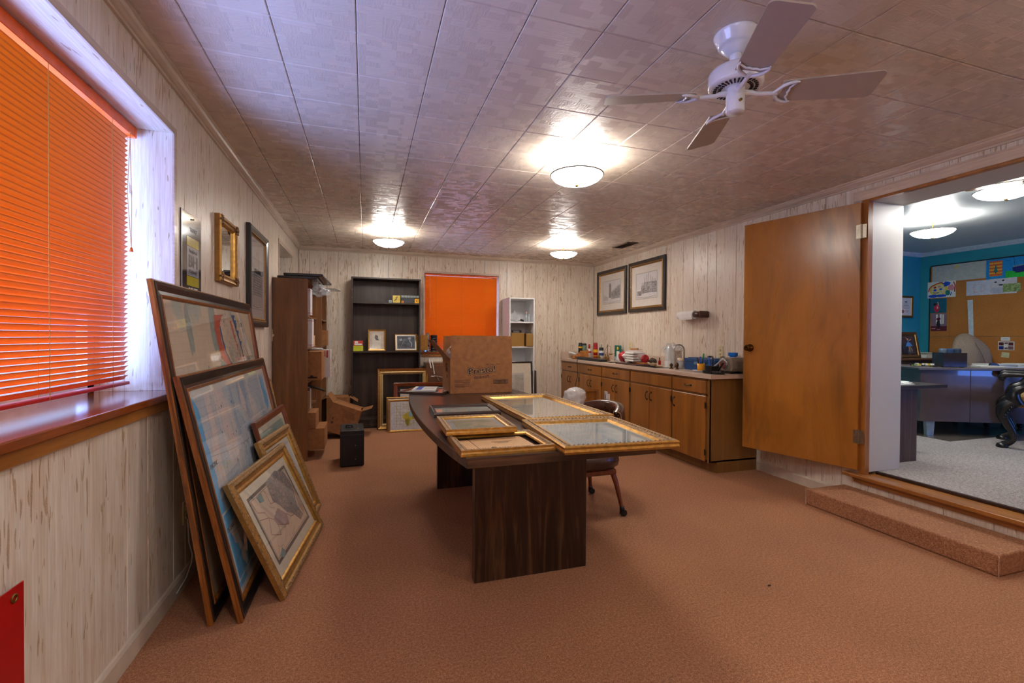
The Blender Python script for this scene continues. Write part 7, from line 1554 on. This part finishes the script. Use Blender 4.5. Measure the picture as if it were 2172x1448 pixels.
cushion('seat_cushion', (0, 0, .42), (.26, .25, .05), BE, t); MB().cyl((0, 0, .06), (0, 0, .38), .028, 14).box(-.02, .02, .15, .26, .36, .55).build('column', BLACKP, t)
for k in range(5):
    a = k * 2 * PI / 5 + .3; l_ = MB().tube([(0, 0, .09), (.27 * math.cos(a), .27 * math.sin(a), .06)], [.022, .014], 8).build('base_leg', BLACKP, t); MB().cyl((.27 * math.cos(a) - .012, .27 * math.sin(a), .028), (.27 * math.cos(a) + .012, .27 * math.sin(a), .028), .027, 12).build('caster', BLACKP, l_)

# small side table
t = thing('side_table', 'walnut laminate side table with papers on it just inside the office', 'table')
MB().box(3.93, 4.59, 2.53, 3.05, .838, .866).build('table_top', WALTOP, t, bevel=.002)
STR = wood('striped_walnut_panel', rgb(52, 32, 24), rgb(84, 56, 42), rgb(104, 72, 56), 'z', 1.6, .4, .1, 0, .05, .5)
MB().box(3.96, 4.275, 2.56, 2.585, OF, .838).build('end_panel', STR, t, bevel=.001); MB().box(3.96, 4.275, 3.00, 3.025, OF, .838).build('end_panel', STR, t)
for k in range(3):
    o = MB().obox((0, 0, .002), (.26, .20, .003), Rz(.2 * k)).build('paper_sheet', PAPER, loc=(4.18 + .05 * k, 2.70 + .03 * k, .8665 + k * .004)); tag(o, ('lowest white sheet on the small side table', 'middle white sheet on the small side table', 'topmost white sheet on the small side table')[k], 'paper')

# carved armchair, seen from its left side, facing the desk
ac = thing('carved_armchair', 'carved black wooden armchair with a gold brocade seat in the office', 'chair', (6.06, 2.835, OF), PI + .449)
BW = plain('carved_ebonised_wood', rgb(20, 13, 11), .32, vary=.3, scale=50, coat=.15)
AW = .50
for x, s in ((0, -1), (AW, 1)):
    m = MB().tube(*spline([(x, .02, .42), (x + s * .008, -.035, .375), (x + s * .010, -.048, .31), (x, -.02, .23), (x, .018, .15), (x, .022, .09), (x, -.005, .05), (x, -.045, .030)], [.050, .050, .044, .036, .027, .025, .028, .026]), 14)
    m.lathe([(0, .0), (.038, 0), (.044, .014), (.034, .036), (0, .044)], (x, -.045, 0), 14); m.tube([(x, .03, .12), (x, .055, .118), (x, .05, .138)], [.012, .010, .004], 6)
    for k in range(5): m.lathe([(0, .012), (.010, .008), (.012, 0)], (x + s * .045, -.04 + .012 * k, .28 + .024 * k), 6, R=Ry(s * PI / 2))
    m.build('leg', BW, ac)
    MB().tube([(x, .50, .40), (x, .53, .25), (x, .58, .0)], [.032, .028, .026], 10).build('leg', BW, ac)
    MB().tube(*spline([(x, .05, .40), (x + s * .01, .02, .46), (x + s * .01, .03, .52), (x + s * .01, .085, .565), (x + s * .01, .115, .615), (x + s * .01, .11, .655)], [.046, .050, .042, .032, .028, .028]), 14).build('arm_post', BW, ac)
    MB().tube(*spline([(x + s * .01, -.035, .628), (x + s * .01, -.055, .645), (x + s * .01, -.03, .668), (x + s * .01, .03, .672), (x + s * .01, .16, .668), (x + s * .0, .34, .650), (x, .52, .69)], [.020, .028, .026, .023, .022, .022, .024]), 14).build('arm_rest', BW, ac)
MB().box(.0, AW, .0, .03, .34, .40).build('seat_rail', BW, ac, bevel=.008); MB().box(.0, AW, .48, .51, .34, .40).build('seat_rail', BW, ac, bevel=.008)
BRO = plain('gold_brocade', rgb(176, 138, 84), .8, vary=.3, scale=70); o = cushion('seat_cushion', (AW / 2, .255, .435), (AW / 2 + .005, .245, .075), BRO, ac)
for x in (-.005, AW + .005): MB().tube([(x, .05, .385), (x, .49, .385)], .008, 6).build('braid', GOLD, ac)
MB().box(.02, AW - .02, .50, .54, .70, 1.20).build('back_frame', BW, ac, bevel=.02, seg=2); MB().tube([(.0, .50, .40), (.02, .53, .75)], .022, 8).build('back_post', BW, ac); MB().tube([(AW, .50, .40), (AW - .02, .53, .75)], .022, 8).build('back_post', BW, ac); MB().box(.06, AW - .06, .485, .505, .74, 1.16).build('back_pad', BRO, ac, bevel=.008)
